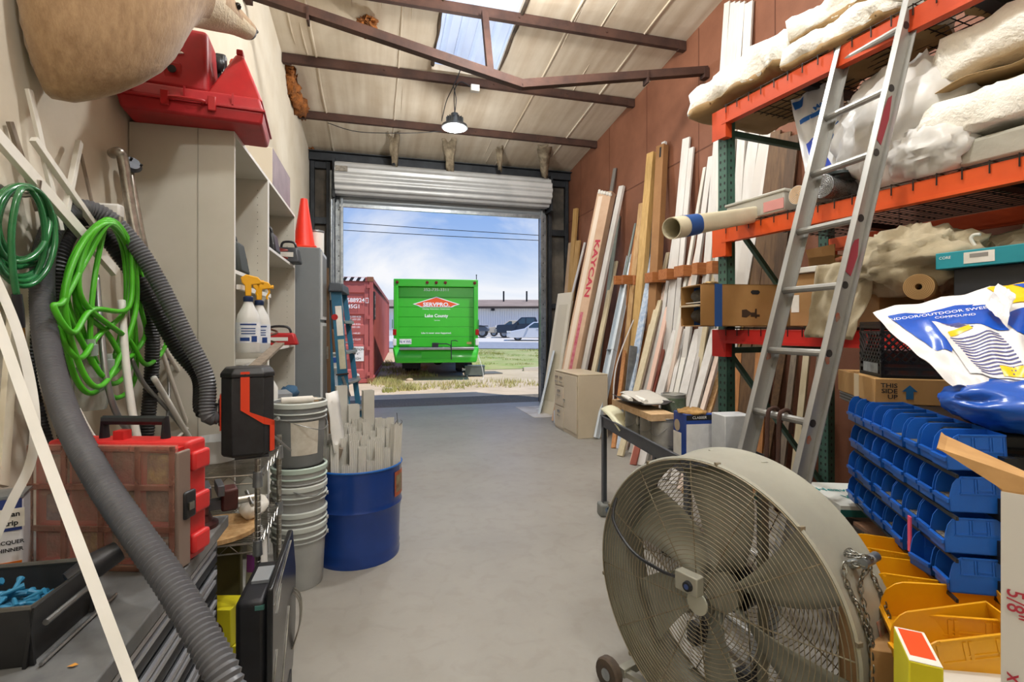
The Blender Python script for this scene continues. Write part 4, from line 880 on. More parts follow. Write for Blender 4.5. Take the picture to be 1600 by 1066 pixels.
# ---------------------------------------------------------------- chrome wire rack
x0, x1, y0, y1 = -1.10, -.48, 2.31, 2.79
t = thing('wire_rack', 'chrome wire shelf rack standing behind the drawer bench', 'shelf rack', ((x0 + x1) / 2, (y0 + y1) / 2, 0))
for x in (x0, x1):
    for y in (y0, y1):
        ps = MB().lathe([(0, .03)] + [(r_, .03 + .025 * k + dz_) for k in range(37) for r_, dz_ in ((.0125, 0), (.0125, .02), (.0112, .021), (.0112, .024))] + [(.0125, .955), (0, .955)], (x, y, 0), n=14).build('post', chrome, t)
        MB().lathe([(0, 0), (.018, 0), (.014, .03), (0, .03)], (x, y, 0), n=12).build('foot', black_pl, ps)
for z in (.886, .60):
    s = MB()
    for dz in (0, -.035):
        s.tube([(x0, y0, z + dz), (x1, y0, z + dz), (x1, y1, z + dz), (x0, y1, z + dz)], .0035, 6, closed=True)
    for (a, b_) in (((x0, y0), (x1, y0)), ((x1, y0), (x1, y1)), ((x0, y1), (x1, y1)), ((x0, y0), (x0, y1))):
        a, b_ = V((*a, z)), V((*b_, z)); n = max(6, int((b_ - a).length / .035)); s.tube([a + (b_ - a) * (k / n) + V((0, 0, -.035 * (k % 2))) for k in range(n + 1)], .0025, 5)
    for k in range(22): yy = y0 + .012 + (y1 - y0 - .024) * k / 21; s.tube([(x0, yy, z), (x1, yy, z)], .0022, 5)
    for k in (1, 2): xx = x0 + (x1 - x0) * k / 3; s.tube([(xx, y0, z - .005), (xx, y1, z - .005)], .0035, 6)
    sh = s.build('wire_shelf', chrome, t)
    for x in (x0, x1):
        for y in (y0, y1): MB().lathe([(.0130, -.05), (.02, -.05), (.018, .012), (.0130, .012)], (x, y, z), n=14).build('corner_collar', galv, sh)
one('plywood_disc', MB().lathe([(0, 0), (.17, 0), (.17, .018), (0, .018)], (-.68, 2.47, .606), n=32), pine, 'round plywood disc on the second shelf of the chrome rack', 'disc')
one('white_rag', MB().ball((-.56, 2.62, .655), (.06, .12, .045), 16, 10).jig(.01), paper, 'crumpled white rag on the second shelf of the chrome rack', 'rag', ang=180, sub=1)
one('clear_tub', MB().lathe([(0, 0), (.09, 0), (.1, .1), (.097, .1), (.087, .004), (0, .004)], (-.72, 2.6, .893), n=24), glass_bottle, 'low translucent tub on the top shelf of the chrome rack', 'tub')
one('olive_board', MB().bx(-.86, -.62, 2.62, 2.68, .0, .565), mat('olive_paint', '#68633f', .6, col2='#5a5536', vs=3), 'olive green panel standing below the chrome rack', 'panel', bev=.01)
t = thing('plastic_bag', 'white bag with a purple print below the chrome rack', 'bag', (-.545, 2.60, 0)); MB().loft([[V((-.545 + .045 * s * math.cos(a), 2.60 + .06 * s * math.sin(a), z)) for a in [2 * PI * k / 14 for k in range(14)]] for z, s in ((0, .9), (.1, 1.1), (.3, 1.05), (.5, .9), (.56, .6))]).jig(.004).build('body', white_pl, t, ang=180); MB().sheet([[V((-.545 + .0505 * math.cos(a), 2.60 + .067 * math.sin(a), z)) for a in [-2.2 + .2 * k for k in range(7)]] for z in (.38, .46)]).build('print', mat('purple_print', '#8b3f9a', .5), t)
ybx = mat('yellow_card', '#dcd21e', .6, col2='#cfc41a', vs=5)
for k, (lab, z, rz) in enumerate((('lower yellow carton below the chrome rack', .0, .12), ('upper yellow carton below the chrome rack with a dark round mark', .165, -.25))):
    c = V((-.635, 2.40, z)); t = thing('yellow_carton', lab, 'carton', c, 'yellow cartons'); Rz = Matrix.Rotation(rz, 3, 'Z')
    MB().box(c + V((0, 0, .081)), (.13, .12, .16), Rz).build('body', ybx, t, bev=.003)
    if k: MB().lathe([(0, 0), (.035, 0), (.035, .001), (0, .001)], c + Rz @ V((0, -.0605, .075)), Rz @ V((0, -1, 0)), 20).build('mark', mat('mark_brown', '#4d3a22', .6), t)
    else:
        for i in range(4): MB().box(c + Rz @ V((0, -.0605, .05 + .025 * i)), (.09 - .01 * i, .001, .008), Rz).build('print_line', mat('mark_brown', '#4d3a22', .6), t)
one('cardboard_sheet', MB().box((-.49, 2.12, .006), (.1, .26, .008), .2), card, 'flat piece of cardboard on the floor behind the black appliance', 'cardboard')
# ---------------------------------------------------------------- black and orange box with hose port
bc = V((-.541, 2.42, .957)); t = thing('shop_vacuum', 'black eight-sided tool box with an orange stripe on the chrome rack post', 'vacuum', bc)
fw_ = V((0, 0, 0)) - V((bc.x, bc.y, 0)); fw_.normalize(); rr_ = V((-fw_.y, fw_.x, 0)); rr_ = rr_ if rr_.x > 0 else -rr_
def oc(x, d, z): return bc + rr_ * x + fw_ * d + V((0, 0, z))
W8 = [(-.1, -.05), (-.1, .045), (-.06, .095), (.06, .095), (.1, .045), (.1, -.05), (.06, -.095), (-.06, -.095)]
def ring8(z, s, W=W8): return [oc(x * s, d * s, z) for x, d in W]
MB().loft([ring8(.0, .9), ring8(.012, 1), ring8(.335, 1)]).build('body', mat('box_black', '#1c1d20', .5, col2='#25272b', vs=30), t, bev=.004)
MB().loft([ring8(.335, 1.04), ring8(.352, 1.04), ring8(.375, .86)]).build('cap', black_pl, t, bev=.004)
og_ = mat('stripe_orange', '#d8401f', .45)
st = MB()
def front(poly, d=.0965): return [oc(x, d, z) for x, z in poly]
for poly in ([(-.028, .36), (.006, .36), (.006, .19), (-.028, .20)], [(-.028, .20), (.006, .19), (.06, .165), (.06, .135)]):
    pf = front(poly); st.add(pf + [p + fw_ * .002 for p in pf], [(0, 1, 2, 3), (4, 5, 6, 7), (0, 1, 5, 4), (1, 2, 6, 5), (2, 3, 7, 6), (3, 0, 4, 7)])
e0, e1 = (.06, .0965), (.1015, .046)
def side(f, z): return oc(e0[0] + (e1[0] - e0[0]) * f, e0[1] + (e1[1] - e0[1]) * f, z)
for poly in ([(0, .165), (1, .14), (1, .115), (0, .135)], [(.55, .14), (1, .14), (1, .012), (.55, .012)]):
    pf = [side(*q) for q in poly]; nn = (rr_ * .7 + fw_ * .7) * .002; st.add(pf + [p + nn for p in pf], [(0, 1, 2, 3), (4, 5, 6, 7), (0, 1, 5, 4), (1, 2, 6, 5), (2, 3, 7, 6), (3, 0, 4, 7)])
st.build('stripe', og_, t); MB().lathe([(0, 0), (.006, 0), (.006, .003), (0, .003)], oc(-.011, .0985, .345), fw_, 10).build('screw', ink, t)
MB().hexa([oc(-.104, d, z) for z in (.12, .25) for d in (-.03, .03)] + [oc(-.1, d, z) for z in (.12, .25) for d in (-.03, .03)]).build('port_frame', og_, t, bev=0) if 0 else MB().obox(oc(-.106, -.035, .11), rr_, fw_, V((0, 0, 1)), .006, .07, .15).build('port_frame', og_, t)
MB().obox(oc(-.112, -.025, .125), rr_, fw_, V((0, 0, 1)), .02, .05, .12).build('port', black_pl, t, bev=.008)
MB().obox(oc(-.05, -.06, -.012), rr_, fw_, V((0, 0, 1)), .13, .13, .012).build('mount_plate', dark_steel, t)
one('metal_strip', MB().bar(atD(398, 577, 2.26) + V((0, 0, .012)), atD(437, 537, 2.9), .05, .012), grey_wood, 'grey strip leaning from the black box up to the cabinet shelf', 'strip')
one('metal_tube', MB().tube([atD(428, 682, 2.42), atD(454, 704, 2.5)], .006, 8), alu, 'short thin metal tube sticking out beside the black and orange box', 'tube')
# ---------------------------------------------------------------- hoses, cords and strips on the left wall
hose_m = mat('hose_grey', '#626469', .35, col2='#55575c', vs=5); hose_b = mat('hose_black', '#1e1f21', .5)
def ribbed(pts, r, rib, step, m_, name, lab, cat, n=16):
    P = spline(pts, 14); Q, rr = sash(P, r, rib, step)
    return MB().tube(Q, rr, n), m_
def hose(pts, r, m_, lab, cuff=None):
    b, _ = ribbed(pts, r, r * .16, .0065, m_, '', '', '')
    t = thing('vacuum_hose', lab, 'hose', pts[-1]); b.build('tube', m_, t, ang=40)
    if cuff:
        for a, c in cuff: MB().tube([a, a + (c - a) * .5, c], [r * 1.15, r * 1.2, r * 1.05], 16).build('cuff', hose_b, t)
    return t
W1_ = -1.06
hp = [oc(-.118, .02, .17), oc(-.15, .03, .185), atD(322, 590, 2.12), atD(285, 515, 2.1), atD(250, 445, 2.08), atD(215, 388, 2.05), atD(172, 342, 2.0), atD(130, 325, 1.93), atD(95, 340, 1.84), atD(72, 385, 1.76), atD(66, 440, 1.68), atD(72, 530, 1.56), atD(100, 640, 1.42), atD(150, 740, 1.29), atD(210, 830, 1.19), atD(270, 915, 1.11), atD(322, 1005, 1.04), atD(355, 1075, 1.0), atD(372, 1180, .98), atD(350, 1400, 1.0)]
hose(hp, .029, hose_m, 'thick grey ribbed vacuum hose looping from the wall hook down across the red organizer')
hose([oc(-.125, 0, .19), oc(-.17, .0, .2), atD(312, 590, 2.2), atD(278, 545, 2.18), atD(235, 470, 2.14), atD(200, 415, 2.1), atD(165, 370, 2.06), atD(135, 352, 2.0), atD(108, 362, 1.93), atD(90, 405, 1.86), atD(88, 470, 1.86), atD(92, 560, 1.86), atD(100, 640, 1.84), atD(112, 700, 1.8)], .029, hose_b, 'black ribbed hose running from the wall hook into the black and orange box', cuff=[(oc(-.118, 0, .19), oc(-.17, 0, .2))])
hose([atD(208, 400, 2.16), atD(230, 450, 2.2), atD(238, 520, 2.22), atD(236, 600, 2.22), atD(228, 690, 2.2), atD(224, 760, 2.15)], .026, hose_b, 'black ribbed hose hanging straight down behind the bright green cord')
hose([atD(38, 440, 1.75), atD(40, 500, 1.75), atD(44, 580, 1.75), atD(62, 660, 1.75), atD(80, 720, 1.72)], .02, hose_b, 'thin black ribbed hose hanging under the dark green hose coil')
def hook(px, py, X, lab):
    a = onX(px, py, X); m = MB().tube([V((XL, a.y, a.z - .02)), a + V((0, 0, -.02)), a + V((.03, 0, -.015)), a + V((.035, 0, .03))], .009, 8); m.lathe([(0, 0), (.03, 0), (.03, .006), (0, .006)], (XL, a.y, a.z - .02), (1, 0, 0), 12)
    return one('coil_hook', m, chrome, lab, 'hook')
hook(40, 295, -1.09, 'chrome wall hook holding the dark green hose coil'); hook(172, 350, -1.02, 'chrome wall hook holding the hoses and bright green cord')
t = thing('pipe_clip', 'white plastic clip on the wall above the bright green cord', 'clip', onX(170, 325, -1.1)); MB().box(onX(170, 330, -1.10), (.1, .05, .06)).build('body', white_pl, t, bev=.01)
# dark green air hose coil
gh = mat('dark_green_hose', '#2f7d49', .2, col2='#266b3d', vs=6, trans=.15, spec=.7)
def loops(cx_, cy_, rx, ry, n, X0, dX, seed, drop=0):
    random.seed(seed); P = []
    for k in range(n * 14):
        a = 2 * PI * k / 14 + PI / 2; i = k / 14
        ex = rx * (1 + .12 * math.sin(i * 2.3)) ; ey = ry * (1 + .16 * math.sin(i * 1.7 + 1))
        py = cy_ - ry + ey - ey * math.sin(a); px = cx_ + 4 * math.sin(i * 3) + ex * math.cos(a)
        P.append(onX(px, py, X0 + dX * math.sin(i * 2.6 + .5 * math.sin(a))))
    return P
P = loops(34, 358, 44, 68, 10, -1.06, .035, 3)
P += [onX(30, 300, -1.0), onX(18, 360, -1.0), onX(20, 420, -1.0), onX(26, 462, -1.0)]
t = thing('air_hose', 'coil of dark green shiny hose hanging on the hook at the far left', 'hose', onX(34, 430, -1.06))
MB().tube(spline(P, 4), .0085, 8).build('coil', gh, t, ang=180)
MB().tube([onX(26, 460, -1.0), onX(29, 485, -1.0), onX(32, 512, -1.0)], [.012, .013, .011], 12).build('end_sleeve', black_pl, t); MB().tube([onX(33, 512, -1.0), onX(36, 550, -1.0)], .009, 8).build('brass_end', mat('brass', '#8d6a2e', .35, .8), t)
random.seed(11)
# bright green extension cord
gc = mat('bright_green_cord', '#4fb222', .4, col2='#43a01b', vs=5)
P = []
bot = [(185, 600), (205, 560), (160, 605), (190, 622), (132, 560), (238, 570), (150, 615), (175, 590), (122, 520)]
for i, (bx_, by_) in enumerate(bot):
    o1 = -14 - 5 * (i % 4); o2 = 10 + 7 * (i % 3); X = -1.0 + .02 * (i % 3)
    P += [onX(165 + 2 * i % 9, 343 + (i % 3) * 3, X + .03), onX(150 + o1, 380 + i * 3, X), onX(128 + o1 + (bx_ - 170) * .3, 470, X), onX(bx_ - 38, by_ - 40, X), onX(bx_ - 8, by_, X + .02), onX(bx_ + 22, by_ - 36, X), onX(192 + o2 + (bx_ - 170) * .3, 480, X + .01), onX(182 + o2, 390, X)]
t = thing('extension_lead', 'bundle of bright green extension cord hanging on the wall hook', 'cord', onX(170, 620, -1.0))
MB().tube(spline(P, 7), .0095, 8).build('cord', gc, t, ang=180)
MB().tube(spline([onX(165, 350, -.98), onX(150, 420, -.98), onX(142, 490, -.98), onX(141, 530, -.98)], 6), .009, 8).build('cord_end', gc, t)
for px, py in ((141, 530), (168, 553)):
    a, b_ = onX(px, py, -.98), onX(px + 1, py + 26, -.98); MB().tube([a, a + (b_ - a) * .3, a + (b_ - a) * .35, b_], [.015, .016, .022, .021], 14).build('plug', mat('clear_plug', '#c9d6d0', .12, trans=.6), t); MB().tube([a + (b_ - a) * .2, b_ + (b_ - a) * .05], .011, 10).build('plug_core', mat('plug_teal', '#3d6a63', .4), t)
one('clear_jar', MB().lathe([(0, 0), (.05, 0), (.055, .02), (.055, .13), (.03, .17), (.02, .2), (0, .2)], onX(140, 640, -1.02) , n=20), mat('clear_jar_plastic', '#cfd3cf', .12, trans=.7), 'clear plastic bottle behind the bright green cord', 'bottle')
# white trims leaning on the wall
def stick(p0, p1, w_, th, m_, lab, group=None, name='vinyl_trim', cat='trim strip', up=(1, 0, 0)):
    return one(name, MB().bar(p0, p1, w_, th, up), m_, lab, cat, group, bev=.001)
stick(onX(-25, 190, -1.10), onX(180, 425, -.99), .04, .02, offwhite, 'long white channel strip slanting across the top of the dark green coil')
stick(onX(52, 217, -1.10), onX(160, 370, -1.06), .022, .02, offwhite, 'white channel strip slanting above the grey hose, second from the left')
stick(onX(45, 140, -1.13), onX(95, 360, -1.08), .024, .012, offwhite, 'upright white strip on the wall under the deer chest')
stick(onX(124, 222, -1.12), onX(100, 345, -1.08), .022, .018, offwhite, 'white channel strip standing steeply right of the slanting ones')
stick(onX(126, 240, -1.14), onX(150, 345, -1.10), .01, .01, grey_wood, 'thin grey rod beside the steep white channel strip')
stick(onX(15, 190, -1.145), onX(60, 330, -1.12), .02, .012, grey_wood, 'strip coloured as shade on the wall behind the white strips')  # shade on the wall put in as a brown-grey strip
stick(onX(22, 480, -1.1), onX(2, 760, -1.0), .04, .015, cream, 'pale strip leaning on the wall below the dark green coil')
# bundle of white tubing and trims behind the cord
k = 0
for pts, r in (([(150, 430), (158, 520), (168, 600), (190, 660), (235, 705)], .011), ([(255, 540), (285, 590), (318, 640), (332, 680), (320, 702), (300, 680), (270, 600), (252, 545)], .010), ([(240, 590), (270, 640), (300, 690), (315, 704)], .012), ([(242, 555), (280, 575), (312, 620), (334, 665), (338, 690)], .009), ([(205, 560), (225, 600), (262, 640), (290, 676)], .009), ([(262, 700), (290, 672), (318, 648)], .007), ([(190, 470), (196, 560), (206, 640), (216, 690)], .014), ([(120, 640), (150, 690), (190, 712)], .01), ([(262, 560), (264, 620), (258, 690)], .007)):
    k += 1; P = [onX(px, py, -.98 + .012 * (k % 4) + .0015 * (py - 560) * .3) for px, py in pts]
    one('white_tubing', MB().tube(spline(P, 6), r, 8), (offwhite, alu, offwhite, white_pl)[k % 4], None, 'tubing', ang=180)
labs = ['white flat tubing hanging left of the bright green cord', 'white tubing bent in a long closed loop left of the black and orange box', 'pale tubing slanting down to the foot of the closed white loop', 'pale tubing arching over the closed white loop', 'thin white tubing slanting behind the hanging black hose', 'short thin pale tube crossing the closed white loop', 'white tube standing behind the bright green cord', 'white tubing curving low behind the organizer handle', 'thin upright tube beside the hanging black hose']
for o, l in zip([o for o in COL.objects if o.name.startswith('white_tubing')], labs): o['label'] = l
# two white flat strips in front
def ribbon(pts, w_, th, lab, m_=white_pl):
    P = spline(pts, 10); b = MB(); R = []
    for i, p in enumerate(P):
        t_ = (P[min(i + 1, len(P) - 1)] - P[max(i - 1, 0)]).normalized(); s_ = t_.cross(CAM - p).normalized(); nn = s_.cross(t_).normalized()
        R.append([p + s_ * (w_ / 2) + nn * (th / 2), p - s_ * (w_ / 2) + nn * (th / 2), p - s_ * (w_ / 2) - nn * (th / 2), p + s_ * (w_ / 2) - nn * (th / 2)])
    return one('vinyl_trim', b.loft(R), m_, lab, 'trim strip', ang=50)
ribbon([atD(-40, 400, 1.15), atD(-5, 500, 1.1), atD(48, 650, 1.03), atD(100, 790, .97), atD(155, 935, .91), atD(212, 1085, .86), atD(240, 1150, .84)], .0185, .006, 'long white flat strip crossing in front of the red organizer')
ribbon([atD(-30, 390, 1.2), atD(0, 450, 1.18), atD(28, 520, 1.16), atD(48, 600, 1.14), atD(55, 670, 1.12), atD(46, 728, 1.12), atD(18, 785, 1.1), atD(-12, 850, 1.08)], .018, .006, 'white flat strip bending left behind the long strip at the far left')
# steel grab bars
def grab(pts, r, lab, fl=True):
    P = [onX(px, py, X) for px, py, X in pts]; t = thing('steel_bar', lab, 'bar', P[-1]); MB().tube(spline(P, 6), r, 14).build('tube', chrome, t, ang=60)
    return t, P
t, P = grab([(176, 240, -1.13), (186, 238, -1.09), (192, 250, -1.08), (203, 320, -1.06), (222, 430, -1.02), (236, 520, -1.0)], .022, 'polished steel tube with a bent top beside the white cabinet')
t, P = grab([(203, 262, -1.10), (209, 300, -1.08), (222, 370, -1.05), (240, 450, -1.02), (252, 520, -1.0)], .015, 'thinner polished steel tube leaning right beside the bent one')
MB().lathe([(0, 0), (.04, 0), (.042, .004), (.03, .018), (0, .018)], P[0] + V((.01, -.01, .01)), (.6, -.7, .35), 24).build('flange', dark_steel, t)
for a in (0, 2.1, 4.2): MB().ball(P[0] + V((.028 + .02 * math.cos(a), -.02 + .015 * math.cos(a), .014 + .024 * math.sin(a))), .006, 8, 6).build('flange_hole', ink, t)
# ---------------------------------------------------------------- black appliance on the floor
ap = mat('gloss_black', '#26282a', .22, .3, col2='#303234', vs=3)
t = thing('black_appliance', 'black appliance with a glossy chrome-trimmed panel standing on the floor', 'appliance', (-.42, 2.12, 0))
MB().bx(-.475, -.375, 1.93, 2.26, .06, .545).build('body', black_pl, t, bev=.02, seg=3)
MB().prism([(1.90, .07), (1.92, .585), (2.36, .625), (2.44, .43), (2.44, .2), (2.36, .03), (1.98, .0)], (-.372, 0, 0), (0, 1, 0), (0, 0, 1), (.022, 0, 0)).build('panel', ap, t, bev=.006)
MB().hexa([V(p) for p in ((-.47, 1.86, 0), (-.36, 1.80, 0), (-.345, 2.3, 0), (-.47, 2.3, 0), (-.47, 1.88, .05), (-.37, 1.84, .05), (-.345, 2.3, .06), (-.47, 2.3, .06))]).build('foot', black_pl, t, bev=.006)
for y0_, z0_, y1_, z1_ in ((1.99, .46, 2.07, .53), (1.93, .25, 1.99, .33), (1.93, .52, 2.3, .60), (2.05, .07, 2.25, .35)): MB().tube([(-.348, y0_, z0_), (-.347, (y0_ + y1_) / 2, (z0_ + z1_) / 2 + .006), (-.348, y1_, z1_)], .0022, 6).build('chrome_trim', chrome, t)
for k in range(3): MB().tube(spline([(-.348, 2.34 + .02 * k, .36), (-.325, 2.365 + .025 * k, .3), (-.325, 2.365 + .022 * k, .2), (-.348, 2.33 + .02 * k, .12)], 6), .003, 6).build('chrome_trim', chrome, t)
MB().box((-.42, 2.12, .55), (.06, .12, .012)).build('top_plate', mat('plate_grey2', '#8c9094', .4), t); MB().box((-.395, 1.932, .52), (.03, .01, .015)).build('slot', mat('teal_bit', '#3f6f68', .5), t)
# ---------------------------------------------------------------- buckets and barrel
bk = mat('bucket_grey', '#aeb1b0', .5, col2='#9a9d9c', vs=4)
bc_ = V((-.44, 3.20, 0))
def bucket(z, lab, rim=mat('bucket_rim', '#c3cac5', .5), handle=0, c=bc_, dark=None, rz=0):
    o = c + V((0, 0, z)); t = thing('plastic_bucket', lab, 'bucket', o, 'stacked grey buckets')
    MB().lathe([(0, 0), (.128, 0), (.131, .006), (.147, .33), (.147, .365), (.142, .365), (.142, .33), (.126, .012), (0, .012)], o, n=36).build('body', dark or bk, t)
    MB().lathe([(.147, .335), (.156, .338), (.157, .362), (.149, .368), (.146, .366)], o, n=36).build('rim', rim, t)
    MB().lathe([(.146, .30), (.156, .302), (.156, .306), (.1465, .309)], o, n=36).build('ring', rim, t); MB().lathe([(.145, .27), (.153, .272), (.153, .276), (.1455, .279)], o, n=36).build('ring', bk, t)
    for s in (0, PI): d = V((math.cos(rz + s), math.sin(rz + s), 0)); MB().lathe([(0, 0), (.014, 0), (.012, .012), (0, .012)], o + d * .15 + V((0, 0, .285)), d, 12).build('ear', bk, t)
    if handle:
        a0, a1 = [o + V((math.cos(rz + s), math.sin(rz + s), 0)) * .162 + V((0, 0, .285)) for s in (0, PI)]; f = V((math.sin(rz), -math.cos(rz), 0)); MB().tube(spline([a0, a0 * .75 + a1 * .25 + f * .14 + V((0, 0, -.05)), (a0 + a1) / 2 + f * .175 + V((0, 0, -.075)), a0 * .25 + a1 * .75 + f * .14 + V((0, 0, -.05)), a1], 8), .0025, 6).build('wire_handle', alu, t)
    return t, o
bucket(.0, 'lowest grey bucket of the stack on the floor beside the barrel'); bucket(.085, 'second lowest grey bucket in the stack', handle=0)
bucket(.23, 'middle grey bucket of the stack'); bucket(.335, 'second highest grey bucket with a pale green rim in the stack', rim=mat('rim_green', '#b4c6bb', .5), handle=1, rz=.6)
t, o = bucket(.705, 'topmost grey bucket with a white label full of odds and ends', handle=1, rz=.9, dark=mat('bucket_dark', '#84888a', .5, col2='#777b7d', vs=4))
lp = [[o + V((.146 + .0025 * 0, 0, 0)) * 0 + V((.1445 + (.33 - 0) * 0, 0, 0)) * 0 + V((math.cos(a) * (.1335 + .049 * z), math.sin(a) * (.1335 + .049 * z), z)) for a in [-1.75 + .1 * k for k in range(12)]] for z in (.07, .26)]
MB().sheet(lp, .001).build('label', mat('bucket_label', '#d3cfc4', .6, col2='#c2bcae', vs=25), t)
MB().lathe([(0, .345), (.14, .345), (.14, .35), (0, .35)], o, n=30).build('putty_fill', mat('putty', '#8c887c', .9, col2='#6c685d', vs=14, bump=.6), t)
one('caulk_tube', MB().lathe([(0, 0), (.022, 0), (.022, .17), (.008, .18), (.005, .22), (0, .22)], o + V((-.09, -.06, .374)), V((1, .25, 0)), 16), paper, 'white caulk tube lying across the top of the highest bucket', 'caulk tube')
one('wood_scrap', MB().box(o + V((.02, .05, .36)), (.16, .035, .018), .5), pine, 'short wood scrap lying in the top of the highest bucket', 'wood scrap')
one('plastic_sheet', MB().sheet([[V((-.30 + .02 * i + .05 * (1 - j / 5), 3.30 + .05 * i, .72 + .075 * j)) for i in range(4)] for j in range(6)], .003).jig(.004), white_pl, 'stiff white plastic flap standing between the buckets and the barrel', 'plastic flap', ang=180)
one('grey_offcut', MB().box((-.27, 3.36, .62), (.05, .04, .26), Matrix.Rotation(.35, 3, 'Y')), grey_wood, 'dark grey offcut leaning between the buckets and the barrel', 'offcut')
# barrel
bl = mat('barrel_blue', '#163f8f', .3, .1, col2='#12367d', vs=2, coat=.3); bo = V((-.117, 3.52, 0)); BR = .283
t = thing('steel_drum', 'cut-down blue steel drum full of white downspout offcuts', 'drum', bo)
pr = [(0, .02), (.255, .02), (.262, .0), (.268, .0), (.272, .03), (.266, .05), (.272, .07), (.268, .09), (.275, .30), (.283, .34), (.287, .35), (.283, .36), (.281, .38), (.283, .60), (.279, .60), (.276, .38), (.268, .1), (.0, .06)]
MB().lathe(pr, bo, n=56).build('shell', bl, t)
MB().tube([bo + V((.284 * math.cos(a), .284 * math.sin(a), .602)) for a in [2 * PI * k / 56 for k in range(56)]], .007, 8, closed=True).build('rim', mat('drum_rim', '#1d5fae', .3), t)
MB().sheet([[bo + V((.2865 * math.cos(a), .2865 * math.sin(a), z)) for a in [-.62 + .07 * k for k in range(8)]] for z in (.40, .56)], .001).build('label', mat('drum_label', '#7d4a2c', .5, col2='#b5552e', vs=14), t)
MB().sheet([[bo + V((.2872 * math.cos(a), .2872 * math.sin(a), z)) for a in [-.56 + .06 * k for k in range(7)]] for z in (.425, .535)], .001).build('label_field', mat('drum_label2', '#8f8a6a', .5, col2='#6d4a34', vs=20), t)
ds = mat('downspout_white', '#d2d1cb', .45, col2='#c2c1b9', vs=3)
def spout_profile(w_, d_, n=4):
    P = []
    for (ax, ay, bx_, by_) in ((-1, -1, 1, -1), (1, -1, 1, 1), (1, 1, -1, 1), (-1, 1, -1, -1)):
        for k in range(n * 2):
            f = k / (n * 2); x = ax + (bx_ - ax) * f; y = ay + (by_ - ay) * f; s = 1 - (.07 if k % 2 and 0 < k else 0)
            P.append((x * w_ / 2 * (s if ax == bx_ else 1), y * d_ / 2 * (s if ay == by_ else 1)))
    return P
def spout(x, y, top, w_, d_, rz, lx, ly, lab):
    pz = .062; h = top - pz; P = spout_profile(w_, d_); c, s_ = math.cos(rz), math.sin(rz); R = []
    for z, k in ((0, 1), (h, 1), (h, .94), (.01, .94)): R.append([V((x + (px * c - py * s_) * k + lx * z, y + (px * s_ + py * c) * k + ly * z, pz + z)) for px, py in P])
    return one('downspout_offcut', MB().loft(R, cap=True), ds, lab, 'downspout offcut', 'downspout offcuts in the blue drum', ang=25)
random.seed(5)
spots = []
for row, (yy, n_, zt) in enumerate(((-.185, 6, .74), (-.10, 8, .79), (-.02, 9, .82), (.065, 9, .83), (.145, 8, .84), (.215, 5, .84))):
    for i in range(n_):
        half = math.sqrt(max(0, .245 ** 2 - yy ** 2)) * .97
        xx = -half + 2 * half * (i + .5) / n_
        spots.append((xx + U(-.004, .004), yy + U(-.006, .006), zt + U(-.05, .05) - (.06 if row < 2 and i % 3 == 1 else 0), U(-.15, .15)))
for x, y, z, rz in spots: spout(bo.x + x, bo.y + y, z, .05, .052, rz, U(-.02, .02), U(-.02, .02), 'short white ribbed downspout offcut standing in the blue drum')
for px, py, lab in ((528, 655, 'tall white downspout offcut, leftmost of the tall ones in the drum'), (556, 684, 'medium white downspout offcut in front of the tall ones in the drum'), (552, 632, 'white downspout offcut behind the medium one in the drum'), (575, 610, 'tallest white downspout offcut on the right of the tall ones in the drum'), (533, 603, 'tall leaning white downspout offcut against the step ladder')):
    q = atD(px, py, 3.55); w_ = .075
    spout(q.x, q.y, q.z, w_, .058, .25, 0, 0, lab)
q = atD(615, 662, 3.35); spout(q.x - .02, q.y, q.z, .06, .05, .5, .05, 0, 'slanting white downspout offcut with a bent metal strap at the right of the drum')
one('metal_strap', MB().tube(spline([q + V((.0, -.02, -.01)), q + V((.03, -.02, .03)), q + V((.055, -.02, .015)), q + V((.03, -.02, -.005)), q + V((.02, -.02, .075))], 6), .003, 6), alu, 'thin bent metal strap curling from the slanting downspout offcut', 'strap')
# ---------------------------------------------------------------- blue step ladder
bf = mat('ladder_blue', '#2e6f8f', .5, col2='#255e7c', vs=4); t = thing('step_ladder', 'blue fibreglass step ladder leaning folded beside the door opening', 'step ladder', (-.2, 5.5, 0))
n0, n1 = V((-.388, 5.3, 1.87)), V((-.25, 5.3, .02)); f0, f1 = V((-.335, 5.75, 1.87)), V((-.115, 5.75, .02))
for a, b_ in ((n0, n1), (f0, f1)):
    r_ = MB().bar(a, b_, .10 if a.y < 5.5 else .055, .03, (0, 1, 0)).build('rail', bf, t, bev=.004); MB().bar(b_ + V((0, 0, .05)), b_ + V((0, 0, -.02)), .11, .05, (0, 1, 0)).build('shoe', black_pl, r_)
MB().hexa([V(p) for p in ((-.46, 5.24, 1.86), (-.32, 5.24, 1.86), (-.285, 5.80, 1.86), (-.42, 5.80, 1.86), (-.45, 5.25, 1.95), (-.33, 5.25, 1.95), (-.295, 5.79, 1.95), (-.41, 5.79, 1.95))]).build('top_cap', mat('cap_grey', '#3b4148', .6), t, bev=.012)
for k in range(1, 6):
    f = k / 6.0; a, b_ = n0.lerp(n1, f), f0.lerp(f1, f); MB().bar(a + V((.02, 0, 0)), b_ + V((.02, 0, 0)), .085, .03).build('step', alu, t, bev=.004); MB().box(b_ + V((.03, -.02, 0)), (.03, .02, .07)).build('step_bracket', alu, t)
for a, b_ in ((n0 + V((-.1, .05, 0)), n1 + V((-.12, .05, 0))), (f0 + V((-.1, -.05, 0)), f1 + V((-.12, -.05, 0)))): MB().bar(a, b_, .05, .03, (0, 1, 0)).build('rear_rail', bf, t)
for f in (.35, .7): MB().bar(n0.lerp(n1, f) + V((-.11, .06, 0)), f0.lerp(f1, f) + V((-.11, -.06, 0)), .03, .02).build('rear_brace', alu, t)
